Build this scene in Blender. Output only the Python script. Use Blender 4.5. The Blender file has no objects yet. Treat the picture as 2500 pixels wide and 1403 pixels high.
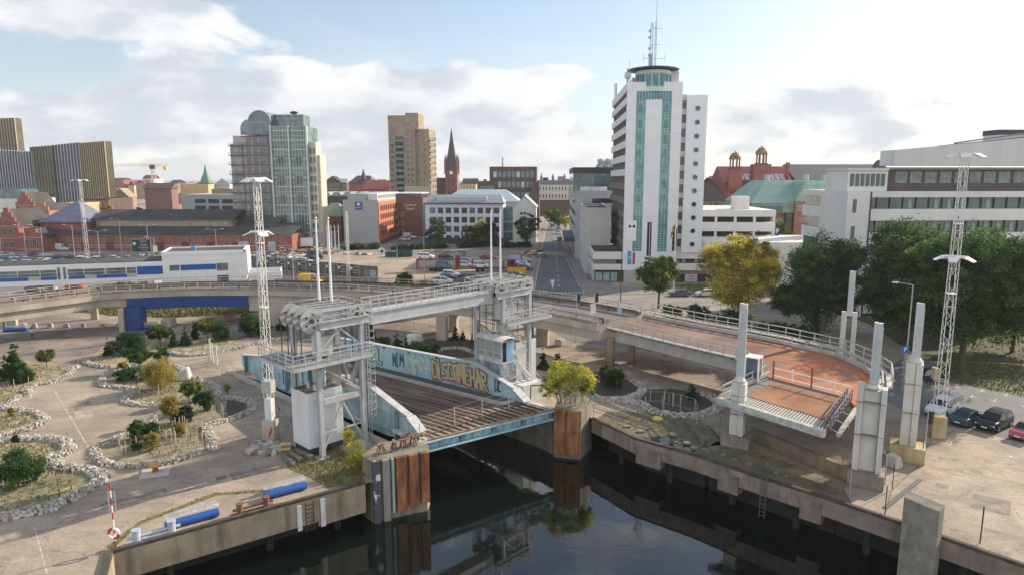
import bpy, math, random
import numpy as np
from mathutils import Vector, Matrix
from mathutils.geometry import tessellate_polygon
R = math.radians
sin, cos, pi = math.sin, math.cos, math.pi
rnd = random.Random(11)
SC = bpy.context.scene
COL = SC.collection
# ---------------------------------------------------------------- camera
FP = 1667.0; PITCH = R(9.1); HC = 24.0; CT = cos(PITCH); ST = sin(PITCH)
cam_d = bpy.data.cameras.new("camera"); cam = bpy.data.objects.new("camera", cam_d); COL.objects.link(cam)
cam_d.sensor_width = 36; cam_d.lens = 36 * FP / 2500; cam_d.clip_start = 0.5; cam_d.clip_end = 20000
cam.location = (0, 0, HC); cam.rotation_euler = (pi / 2 - PITCH, 0, 0)
SC.camera = cam
SC.view_settings.view_transform = 'Standard'; SC.view_settings.look = 'None'
SC.view_settings.exposure = 0.47; SC.view_settings.gamma = 1
SC.cycles.max_bounces = 6; SC.cycles.diffuse_bounces = 3; SC.cycles.glossy_bounces = 3
SC.cycles.transmission_bounces = 4; SC.cycles.transparent_max_bounces = 8
SC.cycles.use_denoising = True
# ---------------------------------------------------------------- sun and sky
SUN_EL = R(25); SUN_DIR = Vector((0.82 * cos(SUN_EL), 0.57 * cos(SUN_EL), sin(SUN_EL))).normalized()
sd = bpy.data.lights.new("sun", 'SUN'); sd.energy = 5.0; sd.angle = R(0.6); sd.color = (1.0, 0.865, 0.70)
so = bpy.data.objects.new("sun", sd); COL.objects.link(so)
so.rotation_euler = SUN_DIR.to_track_quat('Z', 'Y').to_euler(); so.location = (60, 60, 120)
W = bpy.data.worlds.new("World"); SC.world = W; W.use_nodes = True
def world_nodes():
 nt = W.node_tree; N = nt.nodes; L = nt.links; N.clear()
 out = N.new('ShaderNodeOutputWorld'); bg = N.new('ShaderNodeBackground'); L.new(bg.outputs[0], out.inputs[0])
 sky = N.new('ShaderNodeTexSky'); sky.sky_type = 'NISHITA'; sky.sun_disc = False
 sky.sun_elevation = SUN_EL; sky.sun_rotation = math.atan2(SUN_DIR.x, SUN_DIR.y)
 sky.air_density = 1.0; sky.dust_density = 1.2; sky.ozone_density = 1.2; sky.altitude = 20
 bg.inputs[1].default_value = 0.105
 tc = N.new('ShaderNodeTexCoord'); sep = N.new('ShaderNodeSeparateXYZ'); L.new(tc.outputs['Generated'], sep.inputs[0])
 def M(op, a, b=None, c=None, clamp=False):
  n = N.new('ShaderNodeMath'); n.operation = op; n.use_clamp = clamp
  for i, v in enumerate((a, b, c)):
   if v is None: continue
   if isinstance(v, (int, float)): n.inputs[i].default_value = v
   else: L.new(v, n.inputs[i])
  return n.outputs[0]
 x, y, z = sep.outputs
 zp = M('MAXIMUM', z, 0.0)
 den = M('ADD', zp, 0.16)
 cx = M('DIVIDE', x, den); cy = M('DIVIDE', y, den)
 cmb = N.new('ShaderNodeCombineXYZ'); L.new(cx, cmb.inputs[0]); L.new(cy, cmb.inputs[1]); L.new(M('MULTIPLY', z, 2.6), cmb.inputs[2])
 def noise(vec, sc, det, rough, dist=0.0, off=0.0):
  n = N.new('ShaderNodeTexNoise'); n.inputs['Scale'].default_value = sc; n.inputs['Detail'].default_value = det
  n.inputs['Roughness'].default_value = rough; n.inputs['Distortion'].default_value = dist
  mp = N.new('ShaderNodeMapping'); mp.inputs['Location'].default_value = (off, off * .7, 0)
  L.new(vec, mp.inputs[0]); L.new(mp.outputs[0], n.inputs['Vector']); return n.outputs[0]
 n_plane = noise(cmb.outputs[0], 0.9, 9, 0.56, 0.3, 3.1)
 # cumulus noise in direction space (puffy near the horizon)
 mp = N.new('ShaderNodeMapping'); mp.inputs['Scale'].default_value = (1, 1, 2.3); L.new(tc.outputs['Generated'], mp.inputs[0])
 n_puff = noise(mp.outputs[0], 5.2, 12, 0.55, 0.25, 1.7)
 n_shade = noise(mp.outputs[0], 7.0, 7, 0.55, 0.1, 5.0)
 # direction lobes: (azimuth deg right of +Y, elevation deg, half widths, weight)
 az = M('ARCTAN2', x, y); el = M('ARCSINE', z)
 def lobe(a0, e0, wa, we):
  da = M('DIVIDE', M('SUBTRACT', az, R(a0)), R(wa)); de = M('DIVIDE', M('SUBTRACT', el, R(e0)), R(we))
  r2 = M('ADD', M('MULTIPLY', da, da), M('MULTIPLY', de, de))
  return M('POWER', 2.718, M('MULTIPLY', r2, -1.0))
 def wsum(items):
  acc = None
  for (l, w) in items:
   t = M('MULTIPLY', lobe(*l), w); acc = t if acc is None else M('ADD', acc, t)
  return acc
 bias = wsum([((-13, 5.2, 14, 4.0), .38), ((-31, 4, 13, 4.5), .22), ((-30, 11.8, 11, 2.6), .30), ((-35, 15, 9, 2.0), .22), ((-1, 2.5, 9, 3.0), .2),
    ((14, 4.5, 4, 1.8), .18), ((24, 5.5, 12, 3.2), .26), ((33, 14, 12, 2.8), .26), ((3.5, 8.3, 2.6, .5), .22), ((4, 24, 40, 4.0), .15),
    ((-12, 11.5, 9, 1.9), -.20), ((-2, 16, 24, 4.0), -.22), ((8, 11, 9, 3.5), -.12), ((10, 28, 22, 7), .12)])
 m1 = M('ADD', n_puff, bias)
 def ss(v, a, b):
  n = N.new('ShaderNodeMapRange'); n.interpolation_type = 'SMOOTHSTEP'; L.new(v, n.inputs[0])
  n.inputs[1].default_value = a; n.inputs[2].default_value = b; return n.outputs[0]
 cm = ss(m1, 0.615, 0.70)
 thin = M('MULTIPLY', ss(n_plane, 0.46, 0.74), 0.5)
 def mixc(f, a, b):
  n = N.new('ShaderNodeMix'); n.data_type = 'RGBA'
  if isinstance(f, (int, float)): n.inputs[0].default_value = f
  else: L.new(f, n.inputs[0])
  for i, v in ((6, a), (7, b)):
   if isinstance(v, tuple): n.inputs[i].default_value = v
   else: L.new(v, n.inputs[i])
  return n.outputs[2]
 g = N.new('ShaderNodeMix'); g.data_type = 'RGBA'; g.blend_type = 'MULTIPLY'; g.inputs[0].default_value = 1
 L.new(sky.outputs[0], g.inputs[6]); g.inputs[7].default_value = (1.0, 1.06, 1.12, 1)
 # hazy veil whitening the lower sky, stronger towards the sun side
 veil = M('MULTIPLY', M('POWER', 2.718, M('MULTIPLY', M('MAXIMUM', el, 0.0), -5.0)), 0.80)
 side = ss(az, R(-12), R(34))
 high = M('POWER', 2.718, M('MULTIPLY', M('MAXIMUM', M('SUBTRACT', el, R(17)), 0.0), -11.0))
 veil = M('MAXIMUM', veil, M('MULTIPLY', M('MULTIPLY', side, 0.42), high))
 base = mixc(veil, g.outputs[2], (5.9, 6.3, 6.65, 1))
 cs = ss(n_shade, 0.38, 0.60)
 shade = mixc(cs, (4.5, 4.85, 5.35, 1), (7.3, 7.25, 7.2, 1))
 tops = ss(m1, 0.66, 0.95)
 shade = mixc(M('MULTIPLY', tops, .35), shade, (4.7, 5.0, 5.5, 1))
 c1 = mixc(thin, base, (6.0, 6.3, 6.55, 1))
 c2 = mixc(M('MULTIPLY', cm, .9), c1, shade)
 # unseen bright cloud bank added behind the camera to fill shaded facades
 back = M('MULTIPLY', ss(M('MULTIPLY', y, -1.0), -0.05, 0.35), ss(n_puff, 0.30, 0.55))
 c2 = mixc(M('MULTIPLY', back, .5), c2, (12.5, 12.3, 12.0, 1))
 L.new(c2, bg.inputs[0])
world_nodes()
# ---------------------------------------------------------------- pixel maths (2500 px photograph -> places on the ground)
def ray(px, py):
 u = (px - 1250) / FP; v = (701.5 - py) / FP
 return Vector((u, CT + v * ST, -ST + v * CT))
def G(px, py, z=0.0):
 d = ray(px, py); t = (z - HC) / d.z
 return Vector((d.x * t, d.y * t, z))
def AY(px, py, Y):
 d = ray(px, py); t = Y / d.y
 return Vector((d.x * t, Y, HC + d.z * t))
def SC_AT(Y, z=0): return FP / (Y * CT + (HC - z) * ST)      # pixels per metre at a depth
# ---------------------------------------------------------------- materials
MATS = {}
def mat(name, col, rough=0.8, var=0.12, scale=1.5, metal=0.0, bump=0.0, stretch=(1, 1, 1), col2=None, thr=None, spec=0.5, grime=None, detail=6):
 if name in MATS: return MATS[name]
 m = bpy.data.materials.new(name); m.use_nodes = True; nt = m.node_tree; N = nt.nodes; L = nt.links
 b = N['Principled BSDF']; b.inputs['Roughness'].default_value = rough; b.inputs['Metallic'].default_value = metal
 b.inputs['Specular IOR Level'].default_value = spec
 tc = N.new('ShaderNodeTexCoord'); mp = N.new('ShaderNodeMapping'); mp.inputs['Scale'].default_value = stretch
 L.new(tc.outputs['Object'], mp.inputs[0])
 n = N.new('ShaderNodeTexNoise'); n.inputs['Scale'].default_value = scale; n.inputs['Detail'].default_value = detail; n.inputs['Roughness'].default_value = .62
 L.new(mp.outputs[0], n.inputs['Vector'])
 cr = N.new('ShaderNodeValToRGB'); L.new(n.outputs[0], cr.inputs[0])
 c1 = tuple(max(0, c * (1 - var)) for c in col) + (1,); c2 = tuple(min(1, c * (1 + var)) for c in (col2 or col)) + (1,)
 lo, hi = thr or (.34, .68)
 cr.color_ramp.elements[0].position = lo; cr.color_ramp.elements[1].position = hi
 cr.color_ramp.elements[0].color = c1; cr.color_ramp.elements[1].color = c2
 last = cr.outputs[0]
 if grime:
  gc, gs, gst, ga = grime      # colour, scale, stretch, amount
  mp2 = N.new('ShaderNodeMapping'); mp2.inputs['Scale'].default_value = gst; L.new(tc.outputs['Object'], mp2.inputs[0])
  n2 = N.new('ShaderNodeTexNoise'); n2.inputs['Scale'].default_value = gs; n2.inputs['Detail'].default_value = 8; n2.inputs['Roughness'].default_value = .7
  L.new(mp2.outputs[0], n2.inputs['Vector'])
  r2 = N.new('ShaderNodeMapRange'); L.new(n2.outputs[0], r2.inputs[0]); r2.inputs[1].default_value = .48; r2.inputs[2].default_value = .68; r2.inputs[4].default_value = ga
  mx = N.new('ShaderNodeMix'); mx.data_type = 'RGBA'; L.new(r2.outputs[0], mx.inputs[0]); L.new(last, mx.inputs[6]); mx.inputs[7].default_value = tuple(gc) + (1,)
  last = mx.outputs[2]
 L.new(last, b.inputs['Base Color'])
 if bump:
  bp = N.new('ShaderNodeBump'); bp.inputs['Strength'].default_value = bump; bp.inputs['Distance'].default_value = .05
  L.new(n.outputs[0], bp.inputs['Height']); L.new(bp.outputs[0], b.inputs['Normal'])
 m.diffuse_color = tuple(col) + (1,)
 MATS[name] = m; return m
def brick(name, col, mortar=(.45, .42, .38), sx=.5, sy=.16, var=.25):
 m = mat(name, col, .9, var, .5)
 nt = m.node_tree; N = nt.nodes; L = nt.links; b = N['Principled BSDF']
 src = b.inputs['Base Color'].links[0].from_socket
 n = N.new('ShaderNodeTexNoise'); n.inputs['Scale'].default_value = 6; n.inputs['Detail'].default_value = 3
 mx = N.new('ShaderNodeMix'); mx.data_type = 'RGBA'; mx.blend_type = 'MULTIPLY'; mx.inputs[0].default_value = .5
 L.new(src, mx.inputs[6]); L.new(n.outputs[1], mx.inputs[7]); 
 hs = N.new('ShaderNodeBrightContrast'); hs.inputs['Bright'].default_value = .02; L.new(mx.outputs[2], hs.inputs[0])
 L.new(hs.outputs[0], b.inputs['Base Color']); return m
def glass(name, col=(.03, .045, .05), rough=.08, var=.5, scale=.35, spec=.8):
 return mat(name, col, rough, var, scale, spec=spec)
# ---------------------------------------------------------------- mesh builder
class MB:
 def __init__(s, fr=None): s.v = []; s.f = []; s.m = []; s.fr = fr
 def add(s, vs, fs, m=0):
  k = len(s.v)
  for p in vs:
   p = Vector(p)
   if s.fr is not None: p = s.fr @ p
   s.v.append(tuple(p))
  for f in fs: s.f.append(tuple(i + k for i in f)); s.m.append(m)
  return s
 def bx(s, x0, x1, y0, y1, z0, z1, m=0):
  return s.add([(x0, y0, z0), (x1, y0, z0), (x1, y1, z0), (x0, y1, z0), (x0, y0, z1), (x1, y0, z1), (x1, y1, z1), (x0, y1, z1)],
     [(0, 3, 2, 1), (4, 5, 6, 7), (0, 1, 5, 4), (1, 2, 6, 5), (2, 3, 7, 6), (3, 0, 4, 7)], m)
 def beam(s, p, q, w, h=None, m=0):
  p = Vector(p); q = Vector(q); h = h or w; d = q - p
  if d.length < 1e-5: return s
  d.normalize(); up = Vector((0, 0, 1))
  if abs(d.z) > .97: up = Vector((0, 1, 0))
  a = d.cross(up).normalized() * (w / 2); b = a.cross(d).normalized() * (h / 2)
  vs = [p - a - b, p + a - b, p + a + b, p - a + b, q - a - b, q + a - b, q + a + b, q - a + b]
  return s.add(vs, [(0, 1, 2, 3), (7, 6, 5, 4), (0, 4, 5, 1), (1, 5, 6, 2), (2, 6, 7, 3), (3, 7, 4, 0)], m)
 def cyl(s, p, q, r, r2=None, n=10, m=0, cap=True):
  p = Vector(p); q = Vector(q); r2 = r if r2 is None else r2; d = (q - p).normalized()
  up = Vector((0, 0, 1)) if abs(d.z) < .9 else Vector((1, 0, 0))
  a = d.cross(up).normalized(); b = d.cross(a).normalized()
  vs = []
  for i in range(n):
   t = 2 * pi * i / n; e = a * cos(t) + b * sin(t); vs += [p + e * r, q + e * r2]
  fs = [(2 * i, 2 * i + 1, (2 * i + 3) % (2 * n), (2 * i + 2) % (2 * n)) for i in range(n)]
  if cap: fs += [tuple(2 * i for i in range(n)), tuple(2 * i + 1 for i in reversed(range(n)))]
  return s.add(vs, fs, m)
 def lathe(s, prof, c=(0, 0, 0), n=14, m=0, a0=0, a1=2 * pi):
  vs = []; full = abs(a1 - a0 - 2 * pi) < 1e-4; k = n if full else n + 1
  for (r, z) in prof:
   for i in range(k):
    t = a0 + (a1 - a0) * i / n; vs.append((c[0] + r * cos(t), c[1] + r * sin(t), c[2] + z))
  fs = []
  for j in range(len(prof) - 1):
   for i in range(n):
    i2 = (i + 1) % k; fs.append((j * k + i, j * k + i2, (j + 1) * k + i2, (j + 1) * k + i))
  return s.add(vs, fs, m)
 def prism(s, poly, z0, z1, m=0, mt=None):
  """vertical extrusion of a flat outline; z0/z1 may be numbers or per-vertex lists"""
  n = len(poly); za = z0 if isinstance(z0, (list, tuple)) else [z0] * n; zb = z1 if isinstance(z1, (list, tuple)) else [z1] * n
  vs = [(p[0], p[1], za[i]) for i, p in enumerate(poly)] + [(p[0], p[1], zb[i]) for i, p in enumerate(poly)]
  area = sum(poly[i][0] * poly[(i + 1) % n][1] - poly[(i + 1) % n][0] * poly[i][1] for i in range(n))
  tri = tessellate_polygon([[Vector((p[0], p[1], 0)) for p in poly]])
  fs = []; side = []
  for t in tri:
   a, b, c = t
   cr = (poly[b][0] - poly[a][0]) * (poly[c][1] - poly[a][1]) - (poly[c][0] - poly[a][0]) * (poly[b][1] - poly[a][1])
   if cr < 0: t = (a, c, b)
   fs.append(tuple(i + n for i in t)); side.append(tuple(reversed(t)))
  s.add(vs, fs, m if mt is None else mt); k = len(s.v) - 2 * n
  for f in side: s.f.append(tuple(i + k for i in f)); s.m.append(m)
  for i in range(n):
   j = (i + 1) % n; f = (i, j, j + n, i + n)
   if area < 0: f = tuple(reversed(f))
   s.f.append(tuple(q + k for q in f)); s.m.append(m)
  return s
 def sheet(s, poly, z, m=0):
  n = len(poly); tri = tessellate_polygon([[Vector((p[0], p[1], 0)) for p in poly]])
  fs = []
  for a, b, c in tri:
   cr = (poly[b][0] - poly[a][0]) * (poly[c][1] - poly[a][1]) - (poly[c][0] - poly[a][0]) * (poly[b][1] - poly[a][1])
   fs.append((a, b, c) if cr > 0 else (a, c, b))
  return s.add([(p[0], p[1], z if not isinstance(z, (list, tuple)) else z[i]) for i, p in enumerate(poly)], fs, m)
 def rail(s, pts, h=1.05, n_rails=2, sp=1.6, r=.03, m=0, post=None, closed=False):
  """handrail: pts are points at foot level"""
  pts = [Vector(p) for p in pts]
  if closed: pts.append(pts[0])
  up = Vector((0, 0, 1))
  for k in range(n_rails):
   z = h * (k + 1) / n_rails
   for a, b in zip(pts, pts[1:]): s.beam(a + up * z, b + up * z, 2 * r * (1.15 if k == n_rails - 1 else .8), None, m)
  for a, b in zip(pts, pts[1:]):
   k = max(1, round((b - a).length / sp))
   for i in range(k + (1 if b is pts[-1] else 0)):
    p = a.lerp(b, i / k); s.beam(p, p + up * h, post or 2 * r, None, m)
  return s
 def lattice(s, base, top, w0, w1, seg=1.2, r=.05, m=0):
  """square lattice mast"""
  base = Vector(base); top = Vector(top); H = (top - base).length; n = max(2, int(H / seg))
  def ring(t):
   c = base.lerp(top, t); w = (w0 + (w1 - w0) * t) / 2
   return [c + Vector(q) for q in ((-w, -w, 0), (w, -w, 0), (w, w, 0), (-w, w, 0))]
  prev = ring(0)
  for i in range(1, n + 1):
   cur = ring(i / n)
   for k in range(4):
    s.beam(prev[k], cur[k], 2 * r, None, m)
    k2 = (k + 1) % 4; a, b = (k, k2) if i % 2 else (k2, k)
    s.beam(prev[a], cur[b], 1.1 * r, None, m)
    if i % 3 == 0: s.beam(cur[k], cur[k2], 1.1 * r, None, m)
   prev = cur
  return s
 def build(s, name, mats, parent=None, label=None, cat=None, group=None, kind=None, smooth=False, origin=None, bevel=0):
  if not isinstance(mats, (list, tuple)): mats = [mats]
  vs = s.v; loc = (0, 0, 0)
  if parent is None and vs:
   if origin is None:
    A = np.array(vs); loc = ((A[:, 0].min() + A[:, 0].max()) / 2, (A[:, 1].min() + A[:, 1].max()) / 2, A[:, 2].min())
   else: loc = tuple(origin)
   vs = [(v[0] - loc[0], v[1] - loc[1], v[2] - loc[2]) for v in vs]
  me = bpy.data.meshes.new(name); me.from_pydata(vs, [], s.f)
  for m in mats: me.materials.append(m)
  if len(mats) > 1: me.polygons.foreach_set('material_index', s.m)
  if smooth: me.polygons.foreach_set('use_smooth', [True] * len(s.f))
  me.update()
  o = bpy.data.objects.new(name, me); COL.objects.link(o)
  if bevel:
   bv = o.modifiers.new('bevel', 'BEVEL'); bv.width = bevel; bv.segments = 2; bv.limit_method = 'ANGLE'
  if parent is not None: o.parent = parent
  else: o.location = loc
  tag(o, label, cat, group, kind); return o
def tag(o, label=None, cat=None, group=None, kind=None):
 if label: o['label'] = label
 if cat: o['category'] = cat
 if group: o['group'] = group
 if kind: o['kind'] = kind
 return o
def thing(name, label, cat, loc=(0, 0, 0), rz=0.0, group=None):
 o = bpy.data.objects.new(name, None); COL.objects.link(o); o.empty_display_size = .5
 o.location = loc; o.rotation_euler = (0, 0, rz); return tag(o, label, cat, group)
def copy_tree(o, parent=None, loc=None, rz=None, label=None, group=None):
 c = o.copy(); COL.objects.link(c); c.parent = parent
 if loc is not None: c.location = loc
 if rz is not None: c.rotation_euler = (0, 0, rz)
 if label: c['label'] = label
 if group: c['group'] = group
 for ch in list(o.children): copy_tree(ch, c)
 return c
def inst(o, loc, rz=0, parent=None, scale=1.0, label=None, cat=None, group=None, name=None):
 """copy of one mesh object sharing its data"""
 c = o.copy(); COL.objects.link(c); c.parent = parent; c.location = loc; c.rotation_euler = (0, 0, rz)
 c.scale = (scale,) * 3 if isinstance(scale, (int, float)) else scale
 if name: c.name = name
 return tag(c, label, cat, group)
ORD = ['first', 'second', 'third', 'fourth', 'fifth', 'sixth', 'seventh', 'eighth', 'ninth', 'tenth', 'eleventh', 'twelfth', 'thirteenth', 'fourteenth',
 'fifteenth', 'sixteenth', 'seventeenth', 'eighteenth', 'nineteenth', 'twentieth'] + ['%d%s' % (k, {1: 'st', 2: 'nd', 3: 'rd'}.get(k % 10, 'th')) for k in range(21, 80)]
# ---------------------------------------------------------------- shared materials
concrete = mat('concrete', (.40, .365, .31), .9, .22, .35, bump=.15, grime=((.17, .15, .12), .8, (1, 1, .35), .6))
concrete_dark = mat('dark_weathered_concrete', (.24, .21, .165), .92, .3, .6, bump=.2, grime=((.08, .085, .06), .9, (1, 1, .25), .75))
conc_pale = mat('pale_concrete', (.50, .46, .40), .9, .14, .4, grime=((.26, .23, .18), .7, (1, 1, .3), .5))
steel_w = mat('white_grey_painted_steel', (.45, .465, .47), .55, .10, 1.2, grime=((.30, .25, .20), 1.3, (1, 1, .4), .35))
white = mat('white_paint', (.80, .80, .79), .6, .05, .8)
white_d = mat('weathered_white_paint', (.66, .66, .64), .65, .1, .7, grime=((.36, .33, .28), .8, (1, 1, .25), .5))
dark = mat('dark_grey_paint', (.045, .047, .05), .6, .2, 2)
black = mat('black_rubber', (.02, .02, .02), .8, .2, 3)
galv = mat('galvanised_steel', (.42, .43, .44), .5, .1, 3, metal=.4)
rust = mat('rust', (.30, .105, .04), .9, .35, 1.4, col2=(.40, .16, .07), grime=((.12, .05, .03), 1.2, (1, 1, .3), .6))
rust_d = mat('dark_rusted_steel', (.10, .055, .035), .9, .3, 1.6)
lblue = mat('light_blue_paint', (.36, .51, .57), .65, .12, .5, bump=.05, grime=((.12, .19, .22), .9, (1, 1, .3), .55))
blue = mat('blue_paint', (.012, .05, .20), .55, .12, .6)
blue_sky = mat('bright_blue_paint', (.10, .28, .58), .6, .12, .8)
asphalt = mat('asphalt', (.13, .125, .12), .92, .25, .25, bump=.1, grime=((.17, .155, .14), .12, (1, 1, 1), .6), detail=9)
stone = mat('pale_rough_stone', (.52, .50, .46), .95, .3, 3, bump=.5, detail=4)
soil = mat('sandy_soil', (.23, .19, .14), .95, .3, .9, col2=(.32, .27, .18), bump=.3, grime=((.10, .12, .04), .5, (1, 1, 1), .5), detail=10)
grassm = mat('grass', (.06, .085, .025), .95, .4, 1.2, col2=(.14, .15, .05), bump=.4, detail=10)
gl_dark = glass('dark_window_glass')
gl_green = glass('greenish_glass', (.09, .17, .17), .08, .5, .25)
gl_teal = glass('teal_glass', (.05, .20, .22), .08, .35, .5)
gl_blue = glass('blue_grey_glass', (.10, .14, .19), .1, .35, .3)
# ================================================================ GROUND, WATER, QUAYS
def XY(v): return (v.x, v.y)
RF_O = Vector((-7.4, 57.1, 0)); RF_A = math.atan2(.714, .70)          # frame of the linkspan: x across, y inland
RF = Matrix.Translation(RF_O) @ Matrix.Rotation(RF_A, 4, 'Z')
def rf(a, b, z=0): return RF @ Vector((a, b, z))
LQ = [G(272, 1350), G(890, 1180)]
d0 = (G(258, 1403) - LQ[0]).normalized()
LQ0 = LQ[0] + d0 * 90
RQp = [(1447, 1022), (1552, 1072), (1700, 1113), (1855, 1166), (2019, 1218), (2206, 1281), (2500, 1384)]
RQ = [G(*p) for p in RQp]
RQE = RQ[-1] + (RQ[-1] - RQ[-2]).normalized() * 75
SL = [rf(-1.1, 3.5), rf(-1.1, 38)]; SR = [rf(14.7, 38), rf(14.7, .5)]
basin = [LQ0, LQ[0], LQ[1], G(1041, 1139), SL[0], SL[1], SR[0], SR[1], G(1353, 1024), G(1432, 1011)] + RQ + [RQE]
basin = [XY(p) for p in basin]
gp = [(-2500, basin[0][1])] + basin + [(2500, basin[-1][1]), (2500, -55), (2600, -55), (4200, 6000), (-4200, 6000), (-2600, -55)]
ground_m = mat('pale_worn_concrete_ground', (.345, .28, .205), .93, .17, .09, col2=(.44, .36, .27), bump=.08, grime=((.20, .175, .15), .33, (1, 1, 1), .6), detail=12)
def fine_spots(m, amt=.5, sc=6.0, col=(.13, .12, .11)):
 nt = m.node_tree; N = nt.nodes; L = nt.links; b = N['Principled BSDF']; src = b.inputs['Base Color'].links[0].from_socket
 tc = N.new('ShaderNodeTexCoord')
 acc = src
 for (s, lo, hi, a) in ((sc, .60, .74, amt), (.045, .50, .64, amt * .9), (.9, .62, .72, amt * .7)):
  n = N.new('ShaderNodeTexNoise'); n.inputs['Scale'].default_value = s; n.inputs['Detail'].default_value = 8; n.inputs['Roughness'].default_value = .7; n.inputs['Distortion'].default_value = .6
  L.new(tc.outputs['Object'], n.inputs['Vector'])
  r = N.new('ShaderNodeMapRange'); L.new(n.outputs[0], r.inputs[0]); r.inputs[1].default_value = lo; r.inputs[2].default_value = hi; r.inputs[4].default_value = a
  mx = N.new('ShaderNodeMix'); mx.data_type = 'RGBA'; L.new(r.outputs[0], mx.inputs[0]); L.new(acc, mx.inputs[6]); mx.inputs[7].default_value = col + (1,); acc = mx.outputs[2]
 # cracks
 vo = N.new('ShaderNodeTexVoronoi'); vo.feature = 'DISTANCE_TO_EDGE'; vo.inputs['Scale'].default_value = .16
 nd = N.new('ShaderNodeTexNoise'); nd.inputs['Scale'].default_value = .7; nd.inputs['Detail'].default_value = 5; L.new(tc.outputs['Object'], nd.inputs['Vector'])
 va = N.new('ShaderNodeVectorMath'); va.operation = 'MULTIPLY_ADD'; va.inputs[1].default_value = (4, 4, 0); L.new(nd.outputs[1], va.inputs[0]); L.new(tc.outputs['Object'], va.inputs[2]); L.new(va.outputs[0], vo.inputs['Vector'])
 r = N.new('ShaderNodeMapRange'); L.new(vo.outputs[0], r.inputs[0]); r.inputs[1].default_value = 0; r.inputs[2].default_value = .012; r.inputs[3].default_value = .55; r.inputs[4].default_value = 0
 mx = N.new('ShaderNodeMix'); mx.data_type = 'RGBA'; L.new(r.outputs[0], mx.inputs[0]); L.new(acc, mx.inputs[6]); mx.inputs[7].default_value = (.09, .08, .065, 1); acc = mx.outputs[2]
 # tyre tracks and wear: noise pulled out along the quay
 mp3 = N.new('ShaderNodeMapping'); mp3.inputs['Rotation'].default_value = (0, 0, R(-36)); mp3.inputs['Scale'].default_value = (.03, .9, 1); L.new(tc.outputs['Object'], mp3.inputs[0])
 n3 = N.new('ShaderNodeTexNoise'); n3.inputs['Scale'].default_value = 1; n3.inputs['Detail'].default_value = 5; L.new(mp3.outputs[0], n3.inputs['Vector'])
 r3 = N.new('ShaderNodeMapRange'); L.new(n3.outputs[0], r3.inputs[0]); r3.inputs[1].default_value = .52; r3.inputs[2].default_value = .66; r3.inputs[4].default_value = .30
 mx = N.new('ShaderNodeMix'); mx.data_type = 'RGBA'; L.new(r3.outputs[0], mx.inputs[0]); L.new(acc, mx.inputs[6]); mx.inputs[7].default_value = (.17, .145, .12, 1); acc = mx.outputs[2]
 # fine grit
 n5 = N.new('ShaderNodeTexNoise'); n5.inputs['Scale'].default_value = 4.5; n5.inputs['Detail'].default_value = 4; n5.inputs['Roughness'].default_value = .8; L.new(tc.outputs['Object'], n5.inputs['Vector'])
 r5 = N.new('ShaderNodeMapRange'); L.new(n5.outputs[0], r5.inputs[0]); r5.inputs[1].default_value = .3; r5.inputs[2].default_value = .7; r5.inputs[3].default_value = .72; r5.inputs[4].default_value = 1.25
 mx = N.new('ShaderNodeMix'); mx.data_type = 'RGBA'; mx.blend_type = 'MULTIPLY'; mx.inputs[0].default_value = 1; L.new(acc, mx.inputs[6]); L.new(r5.outputs[0], mx.inputs[7]); acc = mx.outputs[2]
 # slab joints
 mp = N.new('ShaderNodeMapping'); mp.inputs['Rotation'].default_value = (0, 0, R(-36)); L.new(tc.outputs['Object'], mp.inputs[0])
 bt = N.new('ShaderNodeTexBrick'); bt.inputs['Scale'].default_value = 1; bt.inputs['Mortar Size'].default_value = .02; bt.inputs['Brick Width'].default_value = 9; bt.inputs['Row Height'].default_value = 6.5
 bt.inputs['Color1'].default_value = (1, 1, 1, 1); bt.inputs['Color2'].default_value = (.93, .93, .93, 1); bt.inputs['Mortar'].default_value = (.72, .70, .66, 1); L.new(mp.outputs[0], bt.inputs[0])
 mm = N.new('ShaderNodeMix'); mm.data_type = 'RGBA'; mm.blend_type = 'MULTIPLY'; mm.inputs[0].default_value = .8; L.new(acc, mm.inputs[6]); L.new(bt.outputs[0], mm.inputs[7])
 L.new(mm.outputs[2], b.inputs['Base Color'])
fine_spots(ground_m, .5)
b = MB(); b.sheet(gp, 0.0); b.build('ground', ground_m, kind='structure', origin=(0, 0, 0))
# water
wm = bpy.data.materials.new('harbour_water'); wm.use_nodes = True
def water_nodes():
 nt = wm.node_tree; N = nt.nodes; L = nt.links; b = N['Principled BSDF']
 b.inputs['Base Color'].default_value = (.004, .0075, .006, 1); b.inputs['Roughness'].default_value = .015; b.inputs['IOR'].default_value = 1.55
 b.inputs['Specular IOR Level'].default_value = .8
 tc = N.new('ShaderNodeTexCoord'); mp = N.new('ShaderNodeMapping'); mp.inputs['Scale'].default_value = (1, 1, 1); L.new(tc.outputs['Object'], mp.inputs[0])
 n = N.new('ShaderNodeTexNoise'); n.inputs['Scale'].default_value = 1.3; n.inputs['Detail'].default_value = 5; n.inputs['Roughness'].default_value = .5; L.new(mp.outputs[0], n.inputs['Vector'])
 n2 = N.new('ShaderNodeTexNoise'); n2.inputs['Scale'].default_value = .12; n2.inputs['Detail'].default_value = 2; L.new(mp.outputs[0], n2.inputs['Vector'])
 r = N.new('ShaderNodeMapRange'); L.new(n2.outputs[0], r.inputs[0]); r.inputs[1].default_value = .4; r.inputs[2].default_value = .65; r.inputs[3].default_value = .012; r.inputs[4].default_value = .10
 bp = N.new('ShaderNodeBump'); bp.inputs['Distance'].default_value = .12; L.new(r.outputs[0], bp.inputs['Strength']); L.new(n.outputs[0], bp.inputs['Height']); L.new(bp.outputs[0], b.inputs['Normal'])
water_nodes()
WZ = -3.7
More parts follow.
